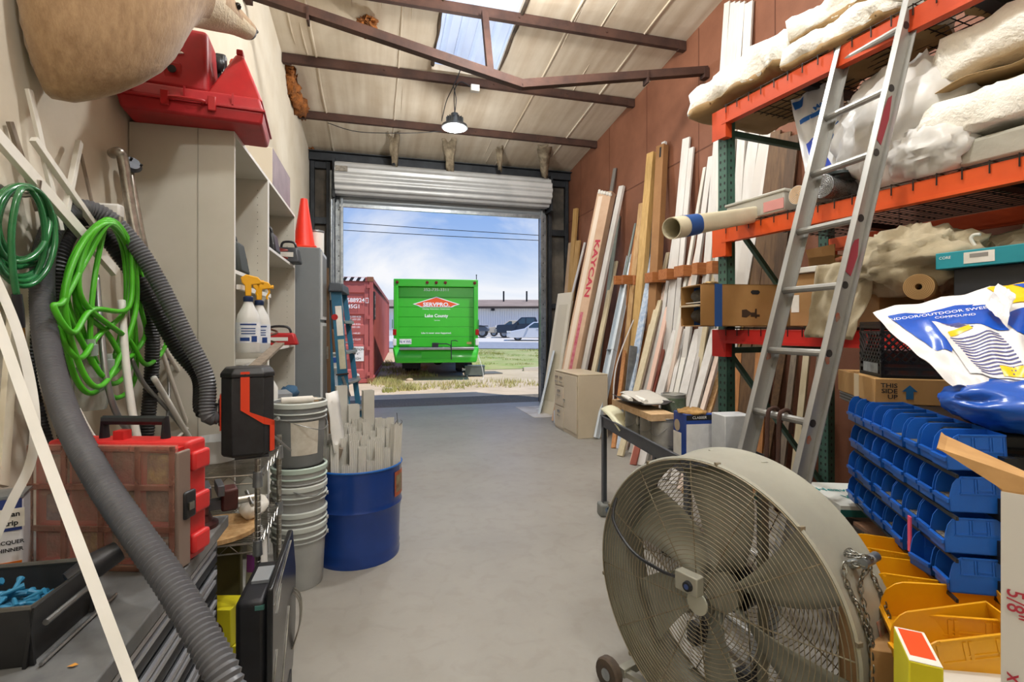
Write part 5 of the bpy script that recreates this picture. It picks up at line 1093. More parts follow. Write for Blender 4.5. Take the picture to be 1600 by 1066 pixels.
for f0_, f1_, m_ in ((.08, .24, paper), (.26, .42, mat('yellowed_label', '#c9c6ae', .6, col2='#b5b296', vs=20)), (.5, .68, mat('scuffed_label', '#8d98a0', .6, col2='#5f7f90', vs=16))):
    a, b_ = n0.lerp(n1, f0_) + V((.01, -.0165, 0)), n0.lerp(n1, f1_) + V((.01, -.0165, 0)); MB().bar(a, b_, .06, .002, (0, 1, 0)).build('warning_label', m_, t)
MB().lathe([(0, 0), (.03, 0), (.03, .006), (0, .006)], n0.lerp(n1, .14) + V((-.03, -.016, 0)), (0, -1, 0), 14).build('red_tag', red_pl, t)
a = n0.lerp(n1, .45); MB().bar(a + V((-.06, -.022, .0)), a + V((.06, -.022, .01)), .03, .012).build('spreader', rust, t); MB().bar(a + V((.0, -.02, -.02)), a + V((.07, -.02, -.22)), .025, .01, (0, 1, 0)).build('spreader', alu, t)
# pale bench with cans beyond the locker
t = thing('side_table', 'pale blue-white table beyond the grey locker', 'table', (-.8, 6.3, 0)); MB().bx(-1.12, -.42, 5.95, 6.7, 1.02, 1.06).build('top', white_pl, t, bev=.01); MB().bx(-1.1, -.46, 6.0, 6.65, .0, 1.02).build('cupboard', mat('pale_blue', '#b9c9d6', .5), t)
t = thing('wipes_tub', 'blue and white tub on the pale table beyond the locker', 'tub', (-.52, 6.05, 1.061)); MB().lathe([(0, 0), (.09, 0), (.09, .14), (0, .14)], (-.52, 6.05, 1.061), n=24).build('body', white_pl, t); MB().lathe([(.0905, .05), (.0915, .05), (.0915, .11), (.0905, .11)], (-.52, 6.05, 1.061), n=24).build('label', mat('tub_blue', '#2d57a6', .4), t); MB().lathe([(0, .14), (.092, .14), (.092, .16), (0, .16)], (-.52, 6.05, 1.061), n=24).build('lid', paper, t)
one('cord_coil', MB().tube(spline([V((-.52 + .012 * k, 6.32 + .1 * math.cos(k * .9), 1.28 + .2 * math.sin(k * .9))) for k in range(14)], 4), .012, 6), mat('brown_cord', '#6b4a30', .7), 'brown coil of cord standing on the pale table', 'cord', ang=180)
for k, (pts, lab) in enumerate(([[(-.42, 5.85, .0), (-.60, 5.9, 1.12)], 'white moulded edge strip in front of the pale table'],)): stick(V(pts[0]), V(pts[1]), .06, .02, offwhite, lab)
# ---------------------------------------------------------------- lumber and trims leaning on the right wall
white_tr = mat('white_trim', '#d2cfca', .45, col2='#c5c1bb', vs=3, st=(6, 6, .6))
white_bl = mat('bluish_gutter', '#d3dce3', .35, col2='#c3ced6', vs=2)
primed = mat('primed_pink', '#dccabc', .6, col2='#cdb8a8', vs=3, st=(8, 8, .8))
glassy = mat('grey_green_panel', '#8b9590', .3, col2='#76807b', vs=2)
cream_b = mat('cream_board', '#d2c6a8', .55, col2='#c3b594', vs=3, st=(10, 10, .8))
red_strip = mat('red_wood', '#9a5444', .6, col2='#874636', vs=4)
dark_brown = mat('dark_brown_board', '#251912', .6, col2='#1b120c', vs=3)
def foot(top, other, bx):
    lo, hi = .05, 6.0
    f = lambda t: (top[0] + (other[0] - top[0]) * t, top[1] + (other[1] - top[1]) * t)
    best = None
    for k in range(1, 600):
        t = k * .01; p = f(t)
        if p[1] < 560: continue
        q = onZ(p[0], p[1], 0)
        if q.y < .5: break
        e = abs(q.x - bx)
        if best is None or e < best[0]: best = (e, q)
    return best[1]
def board(tx, ty, ox, oy, w_, th, m_, lab, bx=3.2, wall=None, name='board', cat='board', group=None, build=True, zoff=0, tw=.3):
    wx = (XR - .012 - th / 2 - w_ / 2 * math.sin(tw)) if wall is None else wall
    T = onX(tx, ty, wx); B = foot((tx, ty), (ox, oy), bx); B = V((min(B.x, wx - .05), min(B.y, 9.25), .002 + zoff))
    a = (T - B).normalized(); wd = V((-math.sin(tw), math.cos(tw), 0)); wd = (wd - a * wd.dot(a)).normalized(); n = wd.cross(a).normalized()
    if n.x > 0: n = -n
    m = MB().obox(B - wd * w_ / 2 - n * th / 2, wd, n, a, w_, th, (T - B).length)
    if not build: return T, B, a, wd, n, m
    return one(name, m, m_, lab, cat, group, bev=.0015)
board(900, 326, 891, 378, .11, .05, tan_wood, 'tall tan plank beside the door frame, leftmost of the leaning boards', 3.52)
board(893, 379, 872, 510, .16, .03, mat('weathered_board', '#bda286', .65, col2='#a58a6e', vs=3, st=(10, 10, .8)), 'weathered plank in front of the leftmost tan plank', 3.42)
board(904, 376, 888, 456, .12, .04, tan_wood, 'shorter tan plank left of the long lettered carton', 3.45)
board(914, 379, 895, 456, .05, .02, white_tr, 'thin white strip just left of the long lettered carton', 3.05, name='vinyl_trim', cat='trim strip')
# long lettered carton
T, B, a, wd, n, m = board(948, 302, 896, 560, .27, .14, card, '', 2.85, build=False, tw=.6)
kc = mat('pinkish_carton', '#c9ab90', .7, col2='#bd9c80', vs=4)
t = thing('siding_carton', 'very long cardboard carton with red lettering leaning on the right wall', 'carton', B); m.build('box', kc, t, bev=.003)
Lk = (T - B).length; fc = lambda s, x: B + a * (Lk * s) + wd * x + n * .0712
MB().obox(B - wd * .1315 - n * .069, wd, n, a, .002, .138, Lk).build('dark_side', card_d, t, label='darker brown side of the carton')
MB().obox(fc(.02, .02), wd, n, a, .08, .001, Lk * .96).build('pale_band', mat('pale_band', '#dccbb8', .6), t)
text('KAYCAN', fc(.66, -.055), -a, n.cross(-a), .125, 'lettering', ink_red, t, bold=.035, sx=1.9)
text('KAYCAN', B + a * (Lk * .62) - wd * .1330 + n * 0, -a, (-wd).cross(-a), .075, 'lettering', mat('faded_red', '#7a4038', .7), t, bold=.02, sx=2.0)
text('VINYL SIDING', B + a * (Lk * .80) - wd * .1330 + n * 0, -a, (-wd).cross(-a), .07, 'lettering', mat('faded_red', '#7a4038', .7), t, bold=.02, sx=1.2)
MB().obox(fc(.20, -.06), wd, n, a, .055, .001, Lk * .27).build('red_band', mat('red_band', '#b0485c', .7, col2='#c07a80', vs=20), t)
for k in range(5): MB().ball(fc(.985 + .004 * k, -.12 + .055 * k), (.03, .03, .035), 8, 6).jig(.008).build('torn_edge', paper, t, ang=180)
board(972, 291, 933, 479, .10, .05, white_tr, 'white panel edge just right of the long lettered carton', 3.0)
board(961, 263, 950, 330, .07, .02, mat('grey_board', '#6f6b66', .6), 'grey board rising highest behind the long lettered carton', 3.3)
board(966, 338, 955, 420, .08, .02, glassy, 'grey striped strip behind the white panel edge', 3.3)
board(962, 409, 940, 520, .09, .035, cream_b, 'short cream board right of the white panel edge', 2.95)
board(993, 349, 962, 500, .035, .015, glassy, 'grey green sheet edge, first of a leaning group', 3.1, group=None)
board(999, 352, 968, 490, .05, .015, glassy, 'grey green sheet behind the first sheet edge', 3.2)
board(1001, 330, 985, 430, .06, .03, orange_wood, 'orange brown stick behind the tall tan post', 3.25)
# white gutter
T, B, a, wd, n, m = board(988, 402, 948, 600, .13, .005, white_bl, '', 2.9, build=False, tw=.5)
t = thing('gutter_length', 'bluish white aluminium gutter leaning in the middle of the boards', 'gutter', B); L_ = (T - B).length
m.build('back', white_bl, t); MB().obox(B - wd * .06 - n * 0, wd, n, a, .004, .09, L_).build('side', white_bl, t); MB().obox(B + wd * .056, wd, n, a, .004, .07, L_).build('side', white_bl, t); MB().obox(B - wd * .06 + n * .085, wd, n, a, .035, .004, L_).build('lip', white_bl, t)
for f in (.45, .18): MB().obox(B - wd * .061 + a * L_ * f, wd, n, a, .122, .092, .006).build('joint', galv, t)
board(1019, 240, 1000, 466, .12, .09, mat('tall_tan_post', '#c3a066', .6, col2='#ad8a50', vs=3, st=(14, 14, 1)), 'tallest tan wooden post leaning against the brown wall', 3.2)
board(1003, 318, 990, 440, .09, .04, pine, 'pine board left of the tallest tan post', 3.3)
T, B, a, wd, n, m = board(1035, 228, 1024, 440, .13, .10, card, '', 3.35, build=False)
t = thing('tall_carton', 'tall narrow brown carton leaning right of the tan post', 'carton', B); m.build('box', mat('tall_carton_brown', '#9a7148', .75, col2='#8a633d', vs=3), t, bev=.003); MB().obox(B + a * ((T - B).length * .955) - wd * .03 + n * .0505, wd, n, a, .03, .001, .14).build('slot', ink, t); MB().obox(T - wd * .05 - n * .03, wd, n, a, .06, .04, .05).build('plastic_end', glass_bottle, t)
board(1026, 308, 1010, 430, .06, .02, glassy, 'grey green strip leaning right of the tallest tan post', 3.15)
board(1029, 335, 1008, 470, .035, .015, white_tr, 'thin white strip crossing the grey green strip', 3.0, name='vinyl_trim', cat='trim strip')
# curved white strip
P = [onX(1027, 388, 3.72), onX(1010, 440, 3.6), onX(994, 490, 3.4), onX(972, 545, 3.15), onX(961, 585, 3.0), onX(958, 640, 2.85)]
one('vinyl_trim', MB().loft([[p + V((0, -.012, 0)), p + V((0, .012, 0)), p + V((-.006, .012, 0)), p + V((-.006, -.012, 0))] for p in spline(P, 6)]), white_tr, 'thin white strip bowing in a curve in front of the boards', 'trim strip')
board(984, 483, 968, 620, .06, .03, orange_wood, 'short orange wooden board in front of the curved strip', 2.85)
board(1006, 430, 992, 520, .10, .03, brown_wood, 'brown board behind the short orange board', 3.35)
one('foil_strip', MB().bar(onX(990, 541, 3.2), V((3.0, foot((990, 541), (983, 610), 3.0).y, .012)), .02, .10, (1, 0, 0)), galv, 'crinkled galvanised strip right of the short orange board', 'metal strip')
# plywood offcut
T, B, a, wd, n, m = board(1002, 519, 996, 600, .30, .02, orange_wood, '', 3.1, wall=3.45, build=False)
one('plywood_offcut', m, mat('osb', '#a66c34', .7, col2='#87552a', vs=25, bump=.2, bs=40), 'upright orange brown plywood offcut behind the white trims', 'plywood')
# white trims, from left to right
TR = [(1030, 350, 1000, 520, .10, .03, mat('blue_dot_wrap', '#cdd6de', .5, col2='#8fa6c4', vs=18), 'trim wrapped in blue dotted film, leftmost of the white trims', 2.9), (1044, 395, 1005, 560, .05, .03, cream_b, 'cream trim just right of the film-wrapped trim', 2.95),
      (1050, 410, 1016, 545, .07, .03, primed, 'pinkish primed trim with a dark mark near the middle', 2.95), (1073, 216, 1056, 400, .11, .03, white_tr, 'tall white board with a stepped top, standing highest before the rack', 3.3), (1081, 231, 1066, 400, .07, .03, white_tr, 'slightly shorter white board touching the tall stepped board', 3.3),
      (1061, 320, 1047, 420, .05, .03, white_tr, 'white trim left of the tall stepped board', 3.2), (1054, 425, 1022, 560, .08, .03, white_tr, 'wide white trim in front of the wooden arms', 2.95), (1102, 262, 1072, 440, .04, .035, offwhite, 'round-edged white pole rising beside the rack post', 3.1), (1110, 300, 1080, 440, .05, .03, primed, 'pale pink trim left of the white pole pair', 3.05),
      (1112, 245, 1086, 440, .07, .04, white_tr, 'wide white pole beside the rack post', 3.2), (1122, 215, 1104, 440, .09, .04, white_tr, 'tall white trim touching the rack post', 3.3), (1130, 330, 1112, 450, .06, .03, cream_b, 'cream trim half hidden behind the rack post', 3.15)]
for q in TR: board(*q[:7], q[7], q[8], name='vinyl_trim', cat='trim strip')
# lower set of trims between the wooden arms and the cart
LO = [(1030, 470, 990, 630, .09, .03, cream_b, 'cream trim leftmost of the lower trims above the cart', 2.75), (1044, 480, 1012, 620, .06, .03, mat('pink_trim', '#d9b6a4', .6), 'salmon trim among the lower trims above the cart', 2.78), (1042, 520, 1019, 610, .08, .02, red_strip, 'dull red strip between white trims above the cart', 2.72), (1062, 500, 1030, 620, .11, .03, white_tr, 'broad white trim right of the dull red strip', 2.78), (1070, 515, 1048, 620, .05, .03, white_tr, 'narrow white trim under the sticking-out brown box', 2.75), (1078, 515, 1055, 625, .06, .03, offwhite, 'off-white trim under the sticking-out brown box', 2.8), (1092, 515, 1066, 625, .10, .03, white_tr, 'broad bright white trim under the sticking-out brown box', 2.75), (1101, 515, 1078, 620, .05, .03, mat('shaded_trim', '#b5b0ab', .5), 'trim with painted-in shade right of the broad bright white trim', 2.82), (1118, 515, 1088, 625, .09, .03, white_tr, 'white trim leaning against the rack post foot', 2.75), (1126, 540, 1098, 640, .05, .03, primed, 'pale wood trim at the foot of the rack post', 2.7), (1128, 575, 1106, 650, .06, .03, pine, 'short pine stick at the foot of the rack post', 2.7)]  # one white trim has shade put into its colour
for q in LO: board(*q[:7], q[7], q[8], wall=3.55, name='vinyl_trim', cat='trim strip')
# tall trims behind the rack, running up to the roof
for k, (x0, x1, w_, m_, lab, bx) in enumerate(((1137, 1124, .07, white_tr, 'leftmost of the very tall white trims behind the rack', 3.5), (1146, 1130, .06, offwhite, 'second of the very tall white trims behind the rack', 3.5), (1153, 1138, .07, white_tr, 'third of the very tall white trims behind the rack', 3.52), (1161, 1147, .06, offwhite, 'fourth of the very tall white trims behind the rack', 3.52), (1171, 1160, .09, white_tr, 'broad very tall white trim, last before the upright insulation', 3.55))):
    board(x0, 4, x1, 200, w_, .03, m_, lab, bx, name='vinyl_trim', cat='trim strip')
for k, (tx, ty, ox, oy, w_, m_, lab, bx) in enumerate(((1165, 200, 1150, 330, .10, white_tr, 'white board behind the rack between its upper beams, leftmost', 3.42), (1181, 200, 1162, 330, .12, white_tr, 'white board behind the rack between its upper beams, second', 3.42), (1197, 205, 1176, 330, .10, mat('shaded_white', '#c9c4bd', .5), 'white board with painted-in shade behind the rack between its upper beams', 3.45), (1208, 205, 1186, 330, .05, white_tr, 'slim white board slanting behind the rack before the brown ones', 3.4), (1213, 205, 1196, 330, .10, brown_wood, 'brown board behind the rack, first after the white ones', 3.45), (1227, 208, 1212, 330, .12, brown_wood, 'brown board behind the rack, second after the white ones', 3.45), (1241, 212, 1228, 330, .10, mat('deep_brown', '#57402c', .65, col2='#45321f', vs=3, st=(10, 10, 1)), 'dark brown board behind the rack beside the printed bag', 3.45))):  # third white board is coloured darker to stand for shade
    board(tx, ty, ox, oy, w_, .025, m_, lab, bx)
for k, (tx, ty, ox, oy, w_, m_, lab, bx, wl) in enumerate(((1153, 386, 1140, 450, .09, mat('grey_tube', '#8f857d', .6, col2='#7b716a', vs=3), 'grey wrapped tube behind the brown box on the rack', 3.4, 3.74), (1162, 384, 1147, 450, .07, grey_wood, 'grey brown stick behind the brown box on the rack', 3.4, 3.74), (1180, 375, 1166, 450, .12, tan_wood, 'tan board behind the brown box on the rack', 3.45, 3.76), (1192, 385, 1182, 450, .10, mat('olive_wood', '#8d7748', .65, col2='#776238', vs=3, st=(10, 10, 1)), 'olive tan board behind the brown box on the rack', 3.45, 3.76), (1203, 395, 1196, 450, .09, brown_wood, 'brown board just left of the taped carton on the rack', 3.45, 3.76))):
    board(tx, ty, ox, oy, w_, .03, m_, lab, bx, wall=wl)
for k, (tx, ty, ox, oy, w_, m_, lab, bx) in enumerate(((1150, 545, 1144, 640, .14, orange_wood, 'knotty pine board under the red beam, beside the rack post', 3.2), (1172, 545, 1166, 640, .14, brown_wood, 'second knotty board under the red beam', 3.2), (1192, 545, 1186, 640, .12, orange_wood, 'third knotty board under the red beam', 3.2), (1225, 545, 1210, 640, .06, mat('rough_bark', '#4b3829', .9, col2='#6b5238', vs=25), 'rough dark board under the red beam behind the ladder', 3.15), (1243, 545, 1232, 640, .05, grey_wood, 'grey stick under the red beam behind the ladder', 3.15), (1262, 545, 1250, 660, .05, cream_b, 'cream stick under the red beam between the ladder rails', 3.1), (1285, 545, 1272, 660, .06, grey_wood, 'grey brown slat under the red beam between the ladder rails', 3.1))):
    board(tx, ty, ox, oy, w_, .03, m_, lab, bx, wall=3.4)
# wooden arms that hold the lumber
for k, (px, py) in enumerate(((960, 438), (972, 437), (990, 438), (1013, 434), (1035, 429), (1060, 424), (1085, 420), (1108, 418))):
    w_ = (.06, .05, .05, .19, .19, .19, .1, .1)[k]
    p = onX(px, py, 3.42); one('lumber_arm', MB().bx(3.42, XR - .005, p.y - w_ / 2, p.y + w_ / 2, p.z - .065, p.z + .065), mat('arm_wood', '#b0713f', .6, col2='#98592c', vs=3, st=(2, 14, 14)), '%s wooden arm from the door along the lumber on the brown wall' % ['first', 'second', 'third', 'fourth', 'fifth', 'sixth', 'seventh', 'eighth'][k], 'wooden arm', 'lumber arms', bev=.003)
# hardboard seams and wall battens
m = MB()
for y in (9.0, 7.78, 6.56, 5.34, 4.12, 2.9, 1.68): m.bx(XR - .004, XR, y - .006, y + .006, 0, cz(y) - .02)
m.bx(XR - .004, XR, YB, YF, 3.66, 3.675); struct('trim_3', m, mat('seam_brown', '#5d3726', .7))
# white vinyl panels at the door jamb and sheet on the floor
one('vinyl_sheet', MB().hexa([V(p) for p in ((3.02, 8.55, 0), (3.30, 9.1, 0), (3.34, 9.08, 0), (3.06, 8.52, 0), (3.44, 8.6, 2.0), (3.62, 9.2, 2.0), (3.66, 9.18, 2.0), (3.48, 8.58, 2.0))]), white_bl, 'tall white vinyl panel leaning by the right door post', 'panel', bev=.003)
one('vinyl_sheet', MB().hexa([V(p) for p in ((2.72, 8.35, 0), (2.98, 8.9, 0), (3.01, 8.88, 0), (2.75, 8.32, 0), (3.0, 8.35, 1.1), (3.2, 8.9, 1.1), (3.23, 8.88, 1.1), (3.03, 8.33, 1.1))]), white_bl, 'short white vinyl panel leaning in front of the tall one by the door', 'panel', bev=.003)
one('pale_sheet', MB().bx(2.55, 3.2, 8.0, 9.2, .001, .006), mat('pale_sheet', '#d9d6cf', .7, col2='#b5aa9c', vs=3), 'pale sheet lying on the floor by the right door post', 'sheet')
T, B, a, wd, n, m = board(884, 458, 872, 540, .42, .035, cream, '', 2.9, wall=3.3, build=False)
t = thing('cupboard_door', 'cream cupboard door with a recessed panel leaning behind the beige cabinet', 'cupboard door', B); m.build('door', mat('cream_door', '#d5cdb9', .5), t, bev=.003); L_ = (T - B).length; MB().obox(B - wd * .13 + a * L_ * .1 + n * .017, wd, n, a, .26, .004, L_ * .8).build('panel_moulding', mat('cream_door2', '#c6bda7', .5), t, bev=.003)
one('plastic_jug', MB().lathe([(0, 0), (.07, 0), (.07, .18), (.03, .24), (0, .24)], (2.78, 7.5, .0), n=18), glass_bottle, 'clear jug on the floor behind the beige cabinet', 'jug')
# ---------------------------------------------------------------- beige cabinet
bg_ = mat('beige_steel', '#c8bba4', .45, col2='#beb199', vs=2); x0, x1, y0, y1, h = 2.62, 3.07, 6.32, 7.22, .86
t = thing('metal_cabinet', 'beige steel cabinet with drawers and a door standing on the floor by the lumber', 'cabinet', ((x0 + x1) / 2, (y0 + y1) / 2, 0))
MB().bx(x0 + .012, x1, y0, y1, 0, h).build('body', bg_, t, bev=.006); MB().bx(x0 - .004, x1, y0 - .004, y1 + .004, h, h + .012).build('top', mat('beige_top', '#d6c8ac', .4), t, bev=.004)
d = MB().bx(x0 - .004, x0 + .011, y0 + .02, y0 + .50, .06, h - .02).build('door', bg_, t, bev=.004); MB().tube([(x0 - .006, y0 + .45, .47), (x0 - .03, y0 + .45, .48), (x0 - .03, y0 + .42, .44)], .009, 8).build('handle', chrome, d)
for z in (.2, .7): MB().bx(x0 - .008, x0 + .006, y0 + .004, y0 + .018, z, z + .07).build('hinge', bg_, d)
for z0, z1 in ((.66, .84), (.36, .64), (.04, .34)):
    for ya, yb in (((y0 + .52, y0 + .70), (y0 + .71, y1 - .02)) if z0 > .6 else ((y0 + .52, y1 - .02),)):
        d = MB().bx(x0 - .004, x0 + .011, ya, yb, z0, z1).build('drawer', bg_, t, bev=.004); ym = (ya + yb) / 2
        MB().bx(x0 - .014, x0 - .003, ym - .05, ym + .05, z1 - .08, z1 - .05).build('label_holder', chrome, d); MB().tube([(x0 - .004, ym - .05, z1 - .13), (x0 - .022, ym - .03, z1 - .13), (x0 - .022, ym + .03, z1 - .13), (x0 - .004, ym + .05, z1 - .13)], .006, 6).build('handle', chrome, d)
# ---------------------------------------------------------------- pallet rack on the right
F0 = V((2.27, 2.92, 0)); re = V((.1187, -1, 0)).normalized(); rd_ = V((1, .1187, 0)).normalized(); UP = V((0, 0, 1)); RL, RD = 2.75, .98
def rk(a, b, z): return F0 + re * a + rd_ * b + UP * z
def rbox(a0, a1, b0, b1, z0, z1, m=None): return (m or MB()).obox(rk(a0, b0, z0), re, rd_, UP, a1 - a0, b1 - b0, z1 - z0)
def front(px, py, off=0): return onP(px, py, rk(0, -off, 0), rd_)
def fa(px): p = front(px, 513); return (p - F0).dot(re)
grn_r = mat('rack_green', '#486a5e', .5, .1, col2='#3a5a4f', vs=5); or1 = mat('beam_orange_dark', '#c4481f', .45, col2='#b23e1a', vs=4); or2 = mat('beam_orange', '#d9561f', .45, col2='#c94c1a', vs=4); rd2 = mat('beam_red', '#cf2f27', .45, col2='#bd2620', vs=4)
t = thing('pallet_rack', 'tall green and orange pallet rack along the right wall', 'pallet rack', rk(RL / 2, RD / 2, 0))
for a in (0, RL):
    for b in (0, RD):
        p = MB(); p.obox(rk(a - .04, b, 0), re, rd_, UP, .08, .006, 2.95); p.obox(rk(a - .04, b, 0), re, rd_, UP, .006, .07, 2.95); p.obox(rk(a + .034, b, 0), re, rd_, UP, .006, .07, 2.95)
        ps = p.build('post', grn_r, t); sl = MB()
        for k in range(56):
            z = .12 + .05 * k
            for q in ((-.024, -.0006), (.012, -.0006)): sl.prism([(.002, 0), (.009, 0), (.013, .012), (.009, .02), (.002, .02), (-.002, .012)], rk(a + q[0], b + q[1], z), re, UP, rd_ * -.0006)
            sl.prism([(.03, 0), (.037, 0), (.041, .012), (.037, .02), (.03, .02), (.026, .012)], rk(a + .0402, b, z), rd_, UP, re * .0006)
        sl.build('slots', ink, ps)
        MB().obox(rk(a - .07, b - .02, 0), re, rd_, UP, .14, .12, .008).build('foot_plate', grn_r, ps)
    for z in (.3, 1.33, 2.27, 2.81): MB().obox(rk(a - .015, .06, z), re, rd_, UP, .03, RD - .06, .04).build('brace', grn_r, t)
    for z0, z1 in ((.34, 1.33), (1.36, 2.27)): MB().bar(rk(a, .06, z1), rk(a, RD - .02, z0), .03, .03).build('brace', grn_r, t)
for z0, z1, m_ in ((2.86, 2.965, or1), (2.07, 2.165, or2), (1.40, 1.49, rd2)):
    for b in (-.045, RD + .0):
        bm = rbox(.04, RL - .04, b, b + .045, z0, z1).build('beam', m_, t, bev=.004)
        rbox(.04, RL - .04, b - .006 if b < 0 else b, b + .002, z0 + .0, z0 + .018).build('beam_lip', m_, bm)
        for a in (-.045, RL - .075): 
            rbox(a, a + .12, b - .004 if b < 0 else b + .045, (b if b < 0 else b + .049), z0 - .09, z1 + .0).build('connector', m_, bm); rbox(a + .06 if a < 1 else a, a + .12 if a < 1 else a + .06, b, b + .05, z0 - .09, z0).build('connector', m_, bm)
wire = mat('deck_wire', '#2b2622', .5, .5)
def deck(z, lab):
    d = thing('wire_deck', lab, 'wire deck', rk(RL / 2, RD / 2, z), 'wire decks'); m = MB()
    for k in range(20): bb_ = -.05 + (RD + .05) * k / 19; m.tube([rk(.06, bb_, z + .008), rk(RL - .06, bb_, z + .008)], .003, 5)
    n_ = 28
    for k in range(n_ + 1):
        a = .08 + (RL - .16) * k / n_; m.tube([rk(a, -.052, z - .04), rk(a, -.052, z + .012), rk(a, 0, z + .012), rk(a, RD, z + .012)], .003, 5)
    m.build('mesh', wire, d)
    for k in range(3): a = .5 + .85 * k; rbox(a - .03, a + .03, .0, RD, z - .03, z + .004).build('channel', black_metal, d)
deck(2.966, 'top wire deck of the pallet rack under the insulation'); deck(2.166, 'middle wire deck of the pallet rack'); deck(1.491, 'lowest wire deck of the pallet rack on the red beam')
# ---- insulation batts
ins = mat('insulation', '#f8f6ee', .95, col2='#ece8dc', vs=6, bump=.5, bs=45, detail=8); kraft = mat('kraft_facing', '#a3865c', .75, col2='#8b6f48', vs=3, bump=.1)
def batt(o, u, v, w, L_, Wd, H_, lab, amp=.035, seed=0, bend=0, facing=True, fold=0, name='insulation_batt', m_=None):
    o, u, v, w = V(o), V(u).normalized(), V(v).normalized(), V(w).normalized(); R = []; n, K = 28, 26
    def pt(s, th, k=1.0):
        ca_, sa = math.cos(th), math.sin(th); x = abs(ca_) ** .42 * (1 if ca_ > 0 else -1); y = abs(sa) ** .42 * (1 if sa > 0 else -1)
        e = 1 - .5 * max(0, abs(s - .5) * 2 - .86) / .14
        p = o + u * (s - .5) * L_ + v * (x * Wd / 2 * e) + w * (H_ / 2 + y * H_ / 2 * e * k)
        q = V((vnoise(s * L_ * 7 + seed, x * 1.5, y * 1.5), vnoise(s * L_ * 7, x * 1.5 + seed, y * 2 + 4), vnoise(s * L_ * 6 + 3, x * 2, y * 1.5 + seed)))
        q2 = V((vnoise(s * L_ * 22 + seed, x * 5, y * 5), vnoise(s * L_ * 22, x * 5 + seed, y * 5 + 4), vnoise(s * L_ * 22 + 3, x * 5, y * 5 + seed)))
        return p + q * amp + q2 * amp * .35 + w * (bend * (s - .5) ** 2 * 4)
    for i in range(K + 1): R.append([pt(i / K, 2 * PI * j / n) for j in range(n)])
    zmin = min(p.z for r in R for p in r)
    t = thing(name, lab, 'insulation', o, 'insulation batts on the rack'); b = MB().loft(R); b.build('wool', m_ or ins, t, ang=180)
    if facing:
        g = [[pt(i / K, PI * (1.06 + .88 * j / 8), 1.0) - w * .012 for j in range(9)] for i in range(K + 1)]
        MB().sheet(g, .003).build('kraft_facing', kraft, t, ang=180, label='brown paper facing')
    return t
zt = 2.985
batt(rk(.12, .30, zt + .02), re + UP * .06, rd_, UP, .82, .78, .24, 'white insulation batt drooping over the far end of the top beam', seed=1, bend=.0)
batt(rk(.80, .22, zt), re, rd_, UP, .62, .60, .14, 'lower of two white insulation batts behind the ladder top', seed=2); batt(rk(.82, .26, zt + .15), re, rd_, UP, .66, .62, .15, 'upper of two white insulation batts behind the ladder top', seed=3, amp=.04)
batt(rk(.95, .42, zt + .31), re, rd_, UP, .7, .6, .13, 'topmost grey-white insulation batt on the rack', seed=9, m_=mat('grey_insulation', '#b9b3a5', .95, col2='#a09a8c', vs=6, bump=.6))
batt(rk(.16, .72, zt + .25), UP, re, rd_, .9, .26, .12, 'insulation batt standing upright behind the drooping one', seed=5)
batt(rk(1.6, .45, zt), re, rd_, UP, .8, .7, .2, 'white insulation batt on the top deck past the ladder', seed=12)
zm = 2.185
rbx = rbox(1.18, 2.7, .0, .72, zm, zm + .12); one('foam_slab', rbx, mat('grey_foam', '#a9a79b', .9, col2='#98968a', vs=4, bump=.2), 'flat grey insulation slab on the middle deck under the big batts', 'insulation slab', bev=.02)
batt(rk(1.68, .28, zm + .125), re, rd_, UP, 1.1, .62, .22, 'big white insulation batt on the grey slab, lower of the big pair', seed=6, amp=.03, facing=False)
batt(rk(1.74, .34, zm + .47), re + UP * .10, rd_, UP, 1.2, .6, .22, 'big white insulation batt above the brown paper, upper of the big pair', seed=7, amp=.035, facing=False)
def patch(P, n, m, amp, seed, sag=0, fr=3.0):   # bilinear/curved patch of 4 corner points with folds
    a, b, c, d = [V(p) for p in P]; nn = (b - a).cross(c - a).normalized(); G = []
    for j in range(m + 1):
        r = []
        for i in range(n + 1):
            u_, v_ = i / n, j / m; p = a.lerp(b, u_).lerp(c.lerp(d, u_), v_)
            f = abs(vnoise(u_ * fr + seed, v_ * fr * .6, seed)) * 1.6 - .4 + .5 * vnoise(u_ * fr * 2.7, v_ * fr * 2 + seed, 1)
            r.append(p + nn * f * amp + UP * (-sag * math.sin(PI * u_) * math.sin(PI * v_)))
        G.append(r)
    return G
kp = MB().sheet(patch((rk(1.12, .0, zm + .36), rk(2.4, .0, zm + .44), rk(1.12, .6, zm + .40), rk(2.4, .6, zm + .48)), 26, 10, .03, 4), .004)
one('kraft_paper', kp, kraft, 'brown kraft paper fold lying between the two big insulation batts', 'paper', ang=180)
# ---- blobs (bags and cloth)
def blob(c, r, amp, seed, n=36, m=22, fr=2.6, flat=.0, ridge=True, p=1.0):
    c = V(c); b = MB().ball((0, 0, 0), 1.0, n, m); out = []
    for q in b.v:
        d = q.normalized(); x = V([abs(k) ** p * (1 if k > 0 else -1) for k in d])
        f = vnoise(d.x * fr + seed, d.y * fr, d.z * fr); g = vnoise(d.x * fr * 2.3, d.y * fr * 2.3 + seed, d.z * fr * 2.3); h = vnoise(d.x * fr * 5, d.y * fr * 5, d.z * fr * 5 + seed)
        k = 1 + amp * ((1 - 2 * abs(f)) * .8 - .3 + .6 * (abs(g) * -1 + .2) + .35 * h if ridge else f + .5 * g)
        w_ = V((x.x * r[0] * k, x.y * r[1] * k, x.z * r[2] * k))
        if w_.z < -r[2] * (1 - flat): w_.z = -r[2] * (1 - flat)
        out.append(w_)
    b.v = [c + re * q.x + rd_ * q.y + UP * q.z for q in out]; return b
